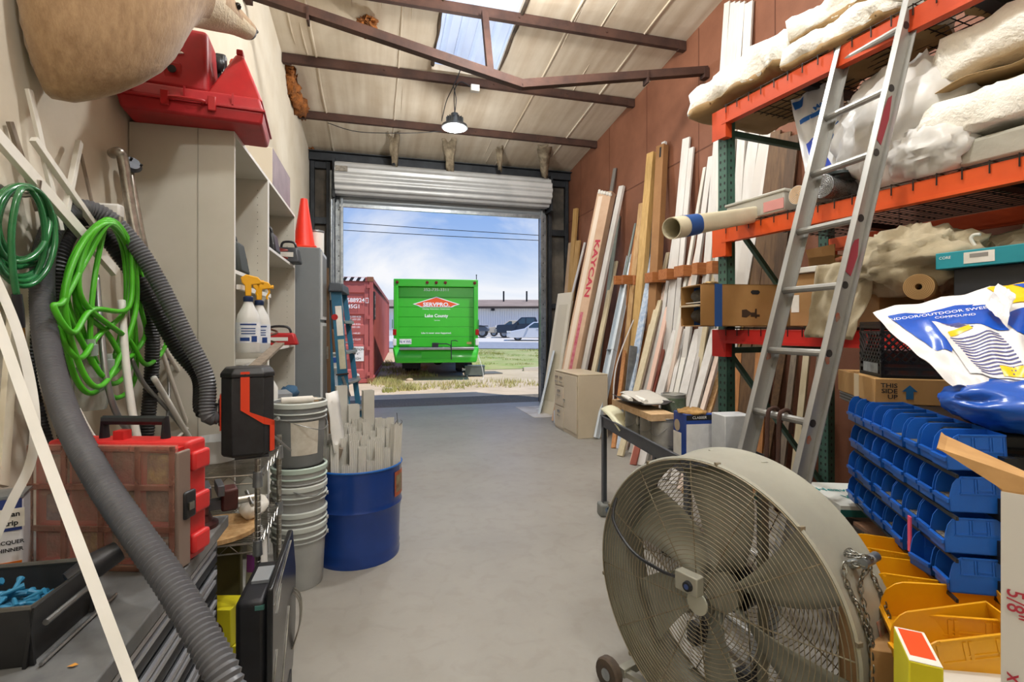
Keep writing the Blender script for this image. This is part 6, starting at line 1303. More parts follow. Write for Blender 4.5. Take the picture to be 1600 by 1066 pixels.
poly = mat('clear_poly_bag', '#f0efeb', .35, trans=.3, spec=.4, col2='#e3e1dc', vs=5)
one('poly_bag', blob(rk(1.02, .22, zm + .31), (.33, .26, .33), .22, 3, 48, 30, flat=.06), poly, 'big crumpled clear plastic bag behind the ladder on the middle deck', 'bag', ang=60)
one('poly_bag', blob(rk(1.22, .02, zm + .11), (.16, .1, .13), .3, 8, 30, 20, flat=.1), poly, 'small white plastic bag end in front of the grey slab', 'bag', ang=60)
# printed insulation bag
pb = front(1237, 165, -.1); t = thing('insulation_bag', 'white and blue printed insulation bag hanging beside the clear plastic bag', 'bag', front(1270, 270, -.1))
c_ = [front(1236, 158, -.16), front(1318, 118, -.30), front(1262, 285, -.10), front(1318, 300, -.12)]
G = patch(c_, 22, 22, .02, 5, fr=3.2); bs_ = MB().sheet(G, .004); bs_.build('film', mat('bag_film', '#dfe3e8', .25, spec=.6), t, ang=50)
def gpt(G, u_, v_): 
    m, n = len(G) - 1, len(G[0]) - 1; x, y = u_ * n, v_ * m; i, j = min(int(x), n - 1), min(int(y), m - 1); x -= i; y -= j
    return G[j][i].lerp(G[j][i + 1], x).lerp(G[j + 1][i].lerp(G[j + 1][i + 1], x), y)
def gprint(G, poly, m_, par, name='print', off=.0025, n=10):
    (a, b, c, d) = poly; nn = (gpt(G, .6, .5) - gpt(G, .4, .5)).cross(gpt(G, .5, .6) - gpt(G, .5, .4)).normalized()
    if nn.dot(CAM - gpt(G, .5, .5)) < 0: nn = -nn
    g = []
    for j in range(n + 1):
        r = []
        for i in range(n + 1):
            f, h_ = i / n, j / n; u_ = (a[0] * (1 - f) + b[0] * f) * (1 - h_) + (c[0] * (1 - f) + d[0] * f) * h_; v_ = (a[1] * (1 - f) + b[1] * f) * (1 - h_) + (c[1] * (1 - f) + d[1] * f) * h_
            r.append(gpt(G, min(max(u_, 0), 1), min(max(v_, 0), 1)) + nn * (off + .004))
        g.append(r)
    return MB().sheet(g).build(name, m_, par, ang=60)
bb2 = mat('print_blue', '#2748b8', .3); bb3 = mat('print_midblue', '#2f6fc4', .3)
gprint(G, ((.1, .28), (.95, .18), (.1, .33), (.95, .23)), bb3, t); gprint(G, ((.15, .55), (.5, .48), (.2, .85), (.55, .62)), bb2, t); gprint(G, ((.55, .5), (.9, .4), (.6, .6), (.95, .5)), bb3, t); gprint(G, ((.3, .9), (.6, .7), (.45, .97), (.75, .8)), bb2, t); gprint(G, ((.02, .05), (.25, .02), (.05, .15), (.2, .12)), bb3, t)
def gtext(s_, G, u_, v_, du, dv, size, m_, par, name='lettering', **k):
    a = gpt(G, u_, v_); x = (gpt(G, min(1, u_ + du), min(1, v_ + dv)) - a).normalized(); nn = (gpt(G, .7, .5) - gpt(G, .3, .5)).cross(gpt(G, .5, .7) - gpt(G, .5, .3)).normalized()
    if nn.dot(CAM - a) < 0: nn = -nn
    y = nn.cross(x).normalized(); return text(s_, a + nn * .012, x, y, size, name, m_, par, **k)
gtext('Johns Manville', G, .48, .2, .3, -.05, .045, bb3, t, bold=.015)
# ---- front edge things of the middle deck
def clearbin(): 
    t = thing('plastic_bin', 'long translucent plastic bin at the far end of the middle deck', 'bin', rk(.3, .1, zm)); m = rbox(.06, .50, -.03, .3, zm, zm + .12); m.build('bin', mat('frosted', '#d7d4c8', .35, trans=.45), t, bev=.012); rbox(.05, .51, -.035, .31, zm + .115, zm + .135).build('lid', MATS['frosted'], t, bev=.006); rbox(.36, .50, -.034, -.03, zm + .02, zm + .08).build('red_contents', mat('pink_blur', '#c98a84', .5), t)
clearbin()
def roll(c, ax, r, L_, m_, m2, lab, cat, core=.3, name='roll', sx=1):
    t = thing(name, lab, cat, c); ax = V(ax).normalized(); MB().lathe([(r * core, 0), (r, 0), (r, L_), (r * core, L_), (r * core, 0)], c, ax, 28, sx=1, sy=sx).build('roll', m_, t)
    e = MB()
    for k in range(6): q = r * (core + (1 - core) * (k + .6) / 6.4); e.lathe([(q - .0018, -.001), (q + .0018, -.001), (q + .0018, .0), (q - .0018, .0)], c, ax, 28, sy=sx)
    e.build('end_rings', m2, t); return t
roll(rk(.60, -.05, zm + .068), rd_, .052, .5, mat('film_white', '#d4d0c6', .4), mat('orange_core', '#b5854a', .6, col2='#d1a368', vs=30), 'plastic roll with a tan wound end on the edge of the middle deck', 'roll', .05)
roll(rk(.76, -.06, zm + .075), rd_, .062, .5, mat('foil', '#b9bcbf', .25, .9, col2='#8d9093', vs=30, bump=.6), mat('foil_d', '#6d7073', .25, .9), 'shiny foil roll on the edge of the middle deck', 'roll', .05)
one('dark_wrap', blob(rk(.74, .06, zm + .13), (.12, .12, .03), .2, 4, 20, 12), mat('dark_wrap', '#2a3334', .3), 'dark film loose on top of the foil roll', 'film', ang=60)
for k in range(6):
    c = rk(.42 + .062 * k, .26 + .05 * (k % 2), zm); t = thing('caulk_tube', '%s caulk tube from the rack post, standing in the row on the middle deck' % ['first', 'second', 'third', 'fourth', 'fifth', 'sixth'][k], 'caulk tube', c, 'caulk tubes on the middle deck'); MB().lathe([(0, 0), (.024, 0), (.024, .2), (.018, .205), (0, .205)], c, n=16).build('tube', paper, t); MB().lathe([(.0242, .1), (.0246, .1), (.0246, .17), (.0242, .17)], c, n=16).build('label', mat('label_dk', '#3c4247', .5), t); MB().lathe([(0, .2), (.008, .2), (.003, .33), (0, .33)], c, n=10).build('nozzle', mat('nozzle_grey', '#5b5a5c', .5), t)
one('wood_scrap', rbox(.74, .86, .3, .33, zm, zm + .2), orange_wood, 'small orange board standing behind the foil roll', 'wood scrap'); one('grey_box', rbox(.92, 1.1, .38, .5, zm, zm + .22), mat('box_pale_grey', '#a3a7a9', .5), 'grey box standing behind the clear plastic bag', 'box', bev=.004)
# taped cream downspout sticking out
a, b = atD(1049, 357, 2.62), rk(.22, .10, zm + .055); ax = (b - a).normalized(); u_, v_, _ = basis(ax); t = thing('round_downspout', 'cream downspout with blue tape sticking out of the rack into the aisle', 'downspout', a); nn = 24
def rr2(f, rs, sq): 
    p = a.lerp(b, f); o = []
    for k in range(nn):
        th = 2 * PI * k / nn; c_, s_ = math.cos(th), math.sin(th); e = 1 - .62 * sq; o.append(p + u_ * (abs(c_) ** e * (1 if c_ > 0 else -1) * rs) + v_ * (abs(s_) ** e * (1 if s_ > 0 else -1) * rs))
    return o
MB().loft([rr2(0, .052, 0), rr2(0, .057, 0), rr2(.12, .057, .2), rr2(.4, .052, .9), rr2(1, .05, 1), rr2(1, .047, 1), rr2(.12, .053, .2), rr2(0, .052, 0)], cap=False).build('pipe', mat('cream_pipe', '#d6cfb6', .5, col2='#c8c0a5', vs=4), t, ang=25)
MB().loft([rr2(.10, .0585, .1), rr2(.22, .0575, .4)], cap=False).build('blue_tape', blue_tape, t, ang=30)
# ---- cartons on the lowest deck
zl = 1.512
bx_ = V((.99, -.14, 0)).normalized(); by_ = V((.14, .99, 0)); o = atD(1095, 513, 3.1); o.z = zl; L_, Wd, H_ = .80, .27, .262
def cb(x, y, z): return o + bx_ * x + by_ * y + UP * z
t = thing('open_carton', 'brown carton with blue tape sticking out of the rack with its end open', 'carton', cb(L_ / 2, Wd / 2, 0)); m = MB()
for args in ((0, 0, 0, L_, .006, H_), (0, Wd - .006, 0, L_, .006, H_), (0, 0, 0, L_, Wd, .006), (0, 0, H_ - .006, L_, Wd, .006), (L_ - .006, 0, 0, .006, Wd, H_)): m.obox(cb(*args[:3]), bx_, by_, UP, *args[3:])
m.build('box', mat('carton_brown', '#a57c4c', .8, col2='#96703f', vs=4), t); MB().obox(cb(-.012, .02, H_ * .48), bx_, by_, UP, .2, Wd - .03, .012).build('divider', mat('pale_card', '#c9b79a', .7), t)
MB().obox(cb(.09, -.0015, -.0015), bx_, by_, UP, .05, Wd + .003, H_ + .003).build('blue_tape', blue_tape, t)
for k in range(2): MB().lathe([(0, .02), (.10, .02), (.10, .3), (0, .3)], cb(.01, Wd / 2, .07 + .125 * k), bx_, 24, sy=.5 if 0 else 1).build('grey_roll', mat('roll_fuzz', '#55514a', .95, col2='#433f39', vs=40, bump=.5), t) if 0 else MB().ball(cb(.12, Wd / 2 + .0, .068 + .128 * k), (.1, .115, .056), 20, 12).build('grey_filter', mat('roll_fuzz', '#55514a', .95, col2='#433f39', vs=40, bump=.5), t)
MB().obox(cb(.015, .03, .15), bx_, by_, UP, .06, .2, .004).build('slip', paper, t)
sy = mat('carton_symbol', '#3c2a1b', .7); q = lambda x, z: cb(x, -.0005, z)
g_ = MB().prism([(-.03, 0), (.03, 0), (.03, .01), (.006, .014), (.006, .04), (.026, .07), (.022, .1), (-.022, .1), (-.026, .07), (-.006, .04), (-.006, .014), (-.03, .01)], q(.37, .08), UP, bx_ * -1, by_ * -.001); g_.build('glass_symbol', sy, t); MB().prism([(0, 0), (.06, 0), (.06, .014), (0, .014)], q(.33, .06), bx_, UP, by_ * -.001).build('symbol_bar', sy, t); MB().prism([(.0, .01), (.01, 0), (.05, 0), (.06, .01), (.06, .018), (.05, .026), (.01, .026), (0, .018)], q(.33, .2), bx_, UP, by_ * -.001).build('hand_hole', ink, t)
one('leaf_litter', MB().ball(cb(.09, .05, H_ + .008), (.05, .03, .012), 10, 6).jig(.006), mat('dry_leaves', '#7a5f3c', .9, col2='#b59a6a', vs=60), 'small heap of dry leaves on top of the open carton', 'leaves', kind='stuff', ang=180)
def carton(a0, a1, b0, b1, z0, z1, lab, m_=card, lbl=True, name='carton', cat='carton'):
    t = thing(name, lab, cat, rk((a0 + a1) / 2, (b0 + b1) / 2, z0)); rbox(a0, a1, b0, b1, z0, z1).build('box', m_, t, bev=.003); return t
t = carton(.50, 1.0, .02, .38, zl, zl + .30, 'tan taped carton with a shipping label behind the ladder'); rbox(.70, .76, .0185, .0195, zl, zl + .3).build('tape', mat('brown_tape', '#94714c', .4), t); rbox(.82, .93, .018, .0195, zl + .13, zl + .23).build('shipping_label', paper, t); rbox(.85, .91, .0172, .0182, zl + .17, zl + .20).build('label_print', ink, t); rbox(.51, .56, .018, .0195, zl + .08, zl + .18).build('shipping_label', paper, t)
one('white_cover', rbox(.48, .74, .0, .34, zl + .302, zl + .335), offwhite, 'flat white lid lying on the taped carton', 'lid', bev=.004); one('grey_cover', rbox(.75, 1.02, .02, .36, zl + .302, zl + .33), mat('grey_brown_lid', '#6d635a', .6), 'grey brown lid lying on the right half of the taped carton', 'lid')
t = thing('open_box', 'small open cardboard box on the white lid', 'box', rk(.6, .15, zl + .336)); rbox(.54, .70, .12, .3, zl + .336, zl + .40).build('box', card, t); MB().hexa([rk(.52, .12, zl + .45), rk(.70, .12, zl + .46), rk(.70, .124, zl + .46), rk(.52, .124, zl + .45), rk(.56, .12, zl + .337), rk(.70, .12, zl + .337), rk(.70, .124, zl + .337), rk(.56, .124, zl + .337)]).build('flap', card, t)
for k in range(3): one('foam_offcut', blob(rk(.80 + .05 * k, .08, zl + .36 + .018 * k), (.06, .05, .018), .25, k, 14, 8), mat('salmon_foam', '#cf7a58', .9, col2='#e0a080', vs=20), ['lowest', 'middle', 'topmost'][k] + ' of three salmon foam offcuts on the grey brown lid', 'foam', ang=60)
t = carton(.90, 1.14, .10, .34, zl + .334, zl + .45, 'white and green printed box on the taped carton', mat('greenish_box', '#66703f', .6), name='printed_box', cat='box'); rbox(.90, 1.14, .098, .0995, zl + .39, zl + .45).build('white_band', paper, t); text('XTRA WIDE EASY BLIND', rk(1.02, .097, zl + .425), re, UP, .02, 'lettering', ink, t)
# canvas drop cloths
cv_ = mat('canvas', '#bdb299', .95, col2='#a69b82', vs=5, bump=.15, bs=200)
one('drop_cloth', blob(rk(1.12, .08, zl + .30), (.26, .22, .16), .32, 2, 54, 32, 2.2), cv_, 'crumpled canvas drop cloth heaped highest behind the ladder', 'drop cloth', ang=180); one('drop_cloth', blob(rk(1.55, .40, zl + .2), (.42, .25, .24), .26, 5, 54, 32, 2.4, flat=.1), cv_, 'wide canvas drop cloth heap on the lowest deck behind the crate', 'drop cloth', ang=180)
G = patch((rk(fa(1293), -.07, zl + .32), rk(fa(1392), -.06, zl + .34), rk(fa(1280), -.10, zl - .06), rk(fa(1352), -.09, zl - .07)), 26, 18, .03, 3, fr=3.5); one('drop_cloth', MB().sheet(G, .006), cv_, 'canvas drop cloth hanging over the red beam behind the ladder', 'drop cloth', ang=180)
roll(rk(1.25, -.12, zl + .17), rd_ + re * -.3, .056, .3, mat('kraft_roll', '#b08d5e', .7), mat('kraft_roll2', '#8d6d42', .7), 'roll of brown kraft paper lying against the canvas', 'paper roll', .25, 'paper_roll')
one('steel_hanger', MB().tube(spline([rk(1.41, .05, zl + .28), rk(1.37, .03, zl + .36), rk(1.375, .03, zl + .385), rk(1.40, .03, zl + .385)], 5), .007, 8), white_pl, 'white bent hook sticking up behind the teal box', 'hook')
t = carton(1.37, 1.74, -.10, .2, zl + .12, zl + .235, 'dark grey box under the teal box', mat('dk_box', '#2e3034', .5), name='dark_box', cat='box')
tl = mat('teal_card', '#2b97a6', .5, col2='#258a98', vs=4); t = carton(1.32, 1.74, -.13, .2, zl + .236, zl + .305, 'teal box with a white label lying on the dark grey box', tl, name='teal_box', cat='box'); rbox(1.42, 1.52, -.1315, -.1303, zl + .25, zl + .295).build('white_label', paper, t); rbox(1.44, 1.50, -.132, -.1314, zl + .272, zl + .288).build('label_print', mat('print_grey', '#8d8a85', .6), t)
text('CORE', rk(1.355, -.131, zl + .282), re, UP, .016, 'lettering', ink_white, t)
one('board_shelf', rbox(1.35, 1.9, -.08, .2, zl + .06, zl + .118), card_d, 'brown flat pack under the dark grey box', 'flat pack')
# dark things under the rack
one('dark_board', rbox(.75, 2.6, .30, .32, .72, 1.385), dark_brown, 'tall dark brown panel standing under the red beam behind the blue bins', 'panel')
# ---------------------------------------------------------------- aluminium ladder leaning on the rack
def lx(z): return 1.815 + .294 * (z - 1.09)
YFAR, YNEAR = 2.095, 1.755
t = thing('extension_ladder', 'aluminium ladder leaning on the orange rack beam', 'ladder', (lx(0), 1.93, 0)); dl = V((.294, 0, 1)).normalized(); dn = V((1, 0, -.294)).normalized(); ZT = 3.55
al2 = mat('ladder_alu', '#b4b4b0', .42, .55, col2='#9b9b98', vs=5, st=(1, 1, .3), bump=.03, bs=30)
for y, nm in ((YFAR, 1), (YNEAR, -1)):
    b = V((lx(0), y, .01)); L_ = ZT / dl.z; r = MB()
    r.obox(b - dn * .042 + V((0, -.002, 0)), dn, V((0, 1, 0)), dl, .084, .004, L_)
    for s in (-.042, .038): r.obox(b + dn * s - V((0, 0, 0)), dn, V((0, nm * -1 if 0 else -1, 0)), dl, .004, .028, L_)
    rr = r.build('rail', al2, t); 
    hl = MB()
    for k in range(11):
        z = .19 + .3 * k
        if z > ZT - .1: break
        p = V((lx(z), y - .0035, z)); hl.lathe([(0, 0), (.017, 0), (.017, .001), (0, .001)], p, (0, -1, 0), 14)
    hl.build('rung_ends', mat('rung_end', '#2d2a2a', .5), rr)
    MB().box(b + V((0, -.01, .04)), (.11, .05, .09)).build('shoe', black_pl, rr)
k = 0
while .19 + .3 * k < ZT - .1:
    z = .19 + .3 * k; MB().lathe([(0, 0), (.017, 0), (.017, YFAR - YNEAR), (0, YFAR - YNEAR)], (lx(z), YNEAR, z), (0, 1, 0), 10).build('rung', al2, t); k += 1
rp = mat('red_paint_smear', '#9c3a48', .6)
for y, z, h_, w_ in ((YNEAR, 1.75, .16, .03), (YNEAR, 2.35, .22, .026)):
    b = V((lx(z), y - .0035, z)); MB().prism([(-w_, 0), (w_ * .6, -h_ * .1), (w_, h_ * .5), (w_ * .5, h_), (-w_ * .2, h_ * .9), (-w_ * .9, h_ * .4)], b, dn, dl, V((0, -.0006, 0))).build('red_smear', rp, t)
for y, z in ((YNEAR, 1.55), (YNEAR, 1.36), (YNEAR, 1.02), (YFAR, 1.36)): MB().prism([(.012 * math.cos(a) * U(.7, 1.3), .02 * math.sin(a) * U(.7, 1.3)) for a in [2 * PI * k / 12 for k in range(12)]], V((lx(z), y - .0033, z)), dn, dl, V((0, -.0006, 0))).build('paint_spot', mat('orange_spot', '#a8553a', .7, col2='#8f7a6d', vs=30), t)
for yy, lab in ((1.90, 'rusty bent hook over a low ladder rung, nearer the viewer'), (1.97, 'rusty bent hook over a low ladder rung, farther from the viewer')):
    z = 1.09; c = V((lx(z), yy, z + .002)); one('steel_hook', MB().tube(spline([c + V((-.07, -.02, -.42)), c + V((-.045, -.005, -.15)), c + V((-.035, 0, 0)), c + V((-.015, 0, .028)), c + V((.015, 0, .028)), c + V((.034, 0, .0)), c + V((.04, .01, -.08))], 6), .0095, 8), rust, lab, 'hook')
# ---------------------------------------------------------------- drum fan
FC = V((1.098, 1.524, .545)); fn = V((-.9466, -.3224, .0032)).normalized(); fu = V((.3224, -.9466, 0)).normalized(); fv = fn.cross(fu); fv = fv if fv.z > 0 else -fv; FR, FT = .49, .247
def fp(r, th, d=0): return FC + fu * (r * math.cos(th)) + fv * (r * math.sin(th)) + fn * d
fg = mat('fan_grey', '#a5a59a', .5, .1, col2='#97978c', vs=4, bump=.03, bs=60); fwire = mat('fan_wire', '#a09a88', .4, .4, col2='#857a64', vs=8)
t = thing('drum_fan', 'big grey drum fan on wheels in the right foreground', 'fan', (1.22, 1.56, 0))
sh = MB(); n = 96
sh.loft([[fp(r, 2 * PI * k / n, d) for k in range(n)] for r, d in ((FR - .006, -.002), (FR, 0), (FR + .006, -.006), (FR + .004, -.02), (FR, -.03), (FR, -FT + .03), (FR + .004, -FT + .02), (FR + .008, -FT + .004), (FR, -FT), (FR - .006, -FT + .004), (FR - .006, -.002))], cap=False); sh.build('drum', fg, t)
for d, nm in ((.0, 'front_grille'), (-FT, 'rear_grille')):
    g = MB(); sg = 1 if d == 0 else -1
    dome = lambda r: d + sg * .02 * (1 - (r / FR) ** 2)
    N_ = 30
    for k in range(N_):
        r = .055 + (FR - .06) * k / (N_ - 1)
        g.tube([fp(r, 2 * PI * j / 72, dome(r)) for j in range(72)], .0016 if k < N_ - 1 else .003, 5, closed=True)
    for k in range(12):
        a = 2 * PI * k / 12 + .1; g.tube([fp(r, a, dome(r) - sg * .003) for r in (.03, .15, .3, .42, FR)], .0024, 5)
    g.build(nm, fwire, t, ang=180)
MB().lathe([(0, 0), (.040, 0), (.040, .006), (0, .008)], fp(0, 0, .02), fn, 24).build('grille_badge', mat('badge_grey', '#b3b4a6', .4), t)
blm = mat('fan_blade', '#b5b7ae', .45, .3, col2='#a0a299', vs=4)
for k in range(6):
    a0 = 2 * PI * k / 6 + .35; g = []
    for i in range(9):
        r = .07 + .37 * i / 8; row = []
        for j in range(6):
            f = j / 5; a = a0 + (f - .5) * (.75 - .2 * i / 8) + .25 * i / 8; row.append(fp(r, a, -.13 + (f - .5) * (.10 - .05 * i / 8) - .02 * math.sin(PI * f)))
        g.append(row)
    MB().sheet(g, .003).build('blade', blm, t, ang=180)
MB().lathe([(0, 0), (.06, 0), (.07, .02), (.07, .05), (0, .05)], fp(0, 0, -.16), fn, 28).build('hub', fg, t)
MB().lathe([(0, 0), (.075, 0), (.085, .02), (.085, .08), (0, .08)], fp(0, 0, -.245), fn, 28).build('motor', black_metal, t)
for s in (.1, -.1): MB().bar(fp(FR - .01, PI / 2, -.215) + fu * s, fp(FR - .01, -PI / 2, -.215) + fu * s, .03, .02).build('motor_bracket', fg, t)
jb = FC + fn * .035 + fv * .075 + fu * -.01
bxm = MB().obox(jb - fu * .045 - fv * .03, fu, fv, fn, .09, .065, .04).build('switch_box', fg, t, bev=.004); MB().lathe([(0, 0), (.018, 0), (.016, .012), (0, .012)], jb + fn * .04 + fu * .012 + fv * .0, fn, 20).build('switch_knob', black_pl, bxm); MB().lathe([(0, .0121), (.009, .0121), (.009, .0131), (0, .0131)], jb + fn * .04 + fu * .012, fn, 14).build('knob_face', mat('blue_face', '#3b4f86', .3), bxm)
MB().tube(spline([jb - fu * .045 + fn * .02, jb - fu * .12 + fn * .03 - fv * .0, jb - fu * .25 + fn * .03 + fv * .02, jb - fu * .36 + fn * .02 + fv * .10, fp(FR - .02, PI * .82, .012)], 6), .006, 8).build('power_cord', black_pl, t)
for k in range(10):
    a = 2 * PI * k / 10 + .2; MB().box(fp(FR + .003, a, -.008), (.018, .012, .012)).build('grille_clip', fwire, t)
# base frame with wheels and handle
for s in (1, -1):
    for d in (-.02, -FT + .02): MB().bar(fp(0, 0, d) + fu * (.20 * s) - UP * (.44), fp(0, 0, d) + fu * (.38 * s) - UP * .47, .03, .02).build('base_bracket', fg, t)
    MB().bar(fp(0, 0, -.0) + fu * (.38 * s) - UP * .465, fp(0, 0, -FT) + fu * (.38 * s) - UP * .465, .035, .035).build('base_rail', fg, t)
for s, d in ((-1, .03), (-1, -FT - .03), (1, .03), (1, -FT - .03)):
    w_ = MB().lathe([(.02, -.018), (.058, -.02), (.064, -.012), (.064, .012), (.058, .02), (.02, .018)], FC * 1 + fu * (.42 * s) + fn * d - UP * (FC.z - .066), fn, 20).build('wheel', mat('caster', '#3a3530', .7, col2='#5a4c40', vs=14), t); MB().lathe([(0, -.021), (.024, -.021), (.024, .021), (0, .021)], FC + fu * (.42 * s) + fn * d - UP * (FC.z - .066), fn, 14).build('wheel_hub', galv, w_)
ha = math.atan2(.26, .42); hp0 = fp(FR, ha, -FT / 2); dr = (fu * math.cos(ha) + fv * math.sin(ha)); MB().tube([hp0, hp0 + dr * .05 - fn * .0, hp0 + dr * .055 + fn * -.02], .014, 10).build('handle_socket', galv, t); MB().tube([hp0 + dr * .05 + fn * .03, hp0 + dr * .05 - fn * .06], .014, 12).build('handle_stub', galv, t)
MB().prism([(0, 0), (.05, 0), (.05, .04), (0, .04)], fp(FR + .001, ha - .32, -FT * .55), -fn, -(fu * -math.sin(ha - .32) + fv * math.cos(ha - .32)), (fu * math.cos(ha - .32) + fv * math.sin(ha - .32)) * .001).build('rating_sticker', mat('sticker_pale', '#b9b7a9', .5, col2='#b3735f', vs=40), t)
# chain draped on the drum
ch = MB()
def chain(pts, step=.017):
    P = spline(pts, 14); Q, _ = sash(P, 1, 0, step)
    for i in range(len(Q) - 1):
        d = (Q[i + 1] - Q[i]).normalized(); u_, v_, _ = basis(d); s_ = u_ * math.cos(i * PI / 2 + .4) + v_ * math.sin(i * PI / 2 + .4); c = (Q[i] + Q[i + 1]) / 2
        ch.tube([c + d * (.0125 * math.cos(a)) + s_ * (.0065 * math.sin(a)) for a in [2 * PI * k / 10 for k in range(10)]], .0021, 5, closed=True)
def on(a, d, h=.008): return fp(FR + h, a, d)
chain([on(ha - .02, -.10, .05), on(ha + .03, -.07, .02), on(ha - .06, -.045), on(ha - .25, -.055), on(ha - .5, -.06), on(ha - .8, -.05), on(ha - 1.0, -.055)]); chain([on(ha - .02, -.13, .05), on(ha - .1, -.10, .012), on(ha - .3, -.075), on(ha - .55, -.08), on(ha - .9, -.075)]); chain([on(ha, -.15, .05), on(ha - .06, -.19, .012), on(ha - .3, -.20), on(ha - .6, -.205), on(ha - .95, -.20)])
chain([on(ha, -.10, .05), on(ha + .07, -.12, .03), on(ha + .06, -.09, .02), on(ha + .02, -.11, .07), on(ha - .02, -.14, .05)])
one('steel_chain', ch, mat('chain_steel', '#8b8c86', .35, .9, col2='#6d6e69', vs=30), 'steel chain looped on the handle stub and draped down the drum fan', 'chain', ang=60)
# ---------------------------------------------------------------- grey steel cart
cs = mat('cart_grey', '#4b4e53', .5, .4, col2='#5d6065', vs=5); zc = .80
c0, c1 = V((1.60, 2.34, 0)), V((1.755, 3.73, 0)); ue = (c0 - c1).normalized(); we = V((-ue.y, ue.x, 0)); we = we if we.x > 0 else -we; CLn, CWd = (c0 - c1).length, .48
def ct(a, b, z): return c1 + ue * a + we * b + UP * z
t = thing('steel_cart', 'dark grey steel service cart loaded with paint cans beside the rack', 'cart', ct(CLn / 2, CWd / 2, 0)); m = MB()
m.obox(ct(0, 0, zc - .085), ue, we, UP, CLn, CWd, .006)
for b in (0, CWd - .006): m.obox(ct(0, b, zc - .09), ue, we, UP, CLn, .006, .09)
for a in (0, CLn - .006): m.obox(ct(a, 0, zc - .09), ue, we, UP, .006, CWd, .09)
m.obox(ct(0, -.012, zc - .008), ue, we, UP, CLn, .016, .008); m.build('tray', cs, t, bev=.002)
MB().obox(ct(0, 0, .20), ue, we, UP, CLn, CWd, .03).build('lower_shelf', cs, t) if 0 else None
for a in (.0, CLn - .045):
    for b in (0, CWd - .045):
        m = MB(); m.obox(ct(a, b, .1), ue, we, UP, .045, .005, zc - .12); m.obox(ct(a, b, .1), ue, we, UP, .005, .045, zc - .12); l = m.build('leg', cs, t); MB().obox(ct(a - .03, b - .03, .0), ue, we, UP, .11, .1, .10).build('foot_block', mat('foot_block', '#7b7d78', .6, col2='#6a6c67', vs=8), l, bev=.015)
MB().tube([ct(CLn - .1, CWd + .0, zc - .02), ct(CLn + .02, CWd * .5, zc + .04), ct(CLn - .1, .02, zc - .02)], .014, 10).build('push_bar', cs, t) if 0 else None
zt_ = zc - .078
def can(a, b, r, h, m_, lab, lbl=None, lid=galv, z=zt_, drip=None):
    o = ct(a, b, z); t = thing('paint_can', lab, 'paint can', o, 'paint cans on the cart'); MB().lathe([(0, 0), (r, 0), (r + .002, .004), (r, .008), (r, h - .008), (r + .003, h - .004), (r + .001, h), (r - .012, h), (r - .014, h - .006), (0, h - .006)], o, n=32).build('body', m_, t)
    if lbl: MB().lathe([(r + .0008, .02), (r + .0012, .02), (r + .0012, h - .025), (r + .0008, h - .025)], o, n=32).build('label', lbl, t)
    MB().tube(spline([o + ue * r + UP * (h * .8), o + ue * r * .7 - we * r * .9 + UP * (h * .45), o - ue * r * .7 - we * r * .9 + UP * (h * .45), o - ue * r + UP * (h * .8)], 6), .0018, 5).build('bail_handle', alu, t)
    if drip: 
        for k in range(5): f = U(.5, 1.0) * h; a_ = U(-2.6, -1); MB().ball(o + V((math.cos(a_) * r, math.sin(a_) * r, f)), (.014, .014, .035), 8, 6).build('paint_drip', paper, t, ang=180)
    return t
grc = mat('can_grey', '#9b9c98', .4, .5, col2='#83847f', vs=6); 
can(.28, .17, .082, .19, grc, 'paint can with a yellow and purple label under the wood plank on the cart', mat('yel_label', '#c9b13a', .5, col2='#4c3f6b', vs=7)); can(.44, .12, .085, .195, grc, 'paint can crusted with white drips under the wood plank on the cart', None, drip=1)
can(.66, .14, .085, .195, grc, 'dull grey paint can with a round mark under the end of the plank', mat('dull_label', '#a19f98', .6, col2='#8b8983', vs=9), drip=1); can(.78, .17, .085, .195, grc, 'grey paint can half hidden under the end of the plank', mat('dull_label', '#a19f98', .6))
can(.52, .36, .085, .31, grc, 'tall grey can rising behind the plank on the cart', mat('green_label', '#8d9389', .5, col2='#56654f', vs=7)); can(.14, .20, .08, .16, grc, 'paint can with a blue label at the far end of the cart', mat('blue_label', '#2f5f8f', .5, col2='#c9ccd0', vs=9)); can(.04 + .06, .38, .06, .17, card_d, 'brown tin at the far end of the cart')
pl0, pl1 = ct(.20, .10, zt_ + .21), ct(.86, .12, zt_ + .203)
one('wood_plank', MB().bar(pl0, pl1, .17, .045), mat('plank_pale', '#d3b48c', .6, col2='#b9976c', vs=3, st=(8, 8, 8)), 'pale wood plank lying across the paint cans on the cart', 'plank', bev=.002)
t = thing('paint_tray', 'black paint tray with white rollers lying on the wood plank', 'paint tray', ct(.46, .12, zt_ + .235)); MB().sheet([[ct(.24 + .07 * i, .0 + .05 * j, zt_ + .243 + .006 * abs(i - 3) + (.02 if j in (0, 5) else 0)) for i in range(8)] for j in range(6)], .003).build('tray', black_pl, t)
for k in range(2): MB().tube([ct(.32 + .1 * k, .06 + .06 * k, zt_ + .275), ct(.52 + .1 * k, .04 + .07 * k, zt_ + .27)], .016, 12).build('roller', paper, t)
one('white_sheet', MB().sheet(patch((ct(.3, .04, zt_ + .30), ct(.66, .10, zt_ + .26), ct(.32, .26, zt_ + .32), ct(.66, .3, zt_ + .27)), 10, 8, .012, 2), .003), mat('pale_grey_sheet', '#bcb9b1', .6), 'bent pale sheet lying over the rollers on the cart', 'sheet', ang=180)
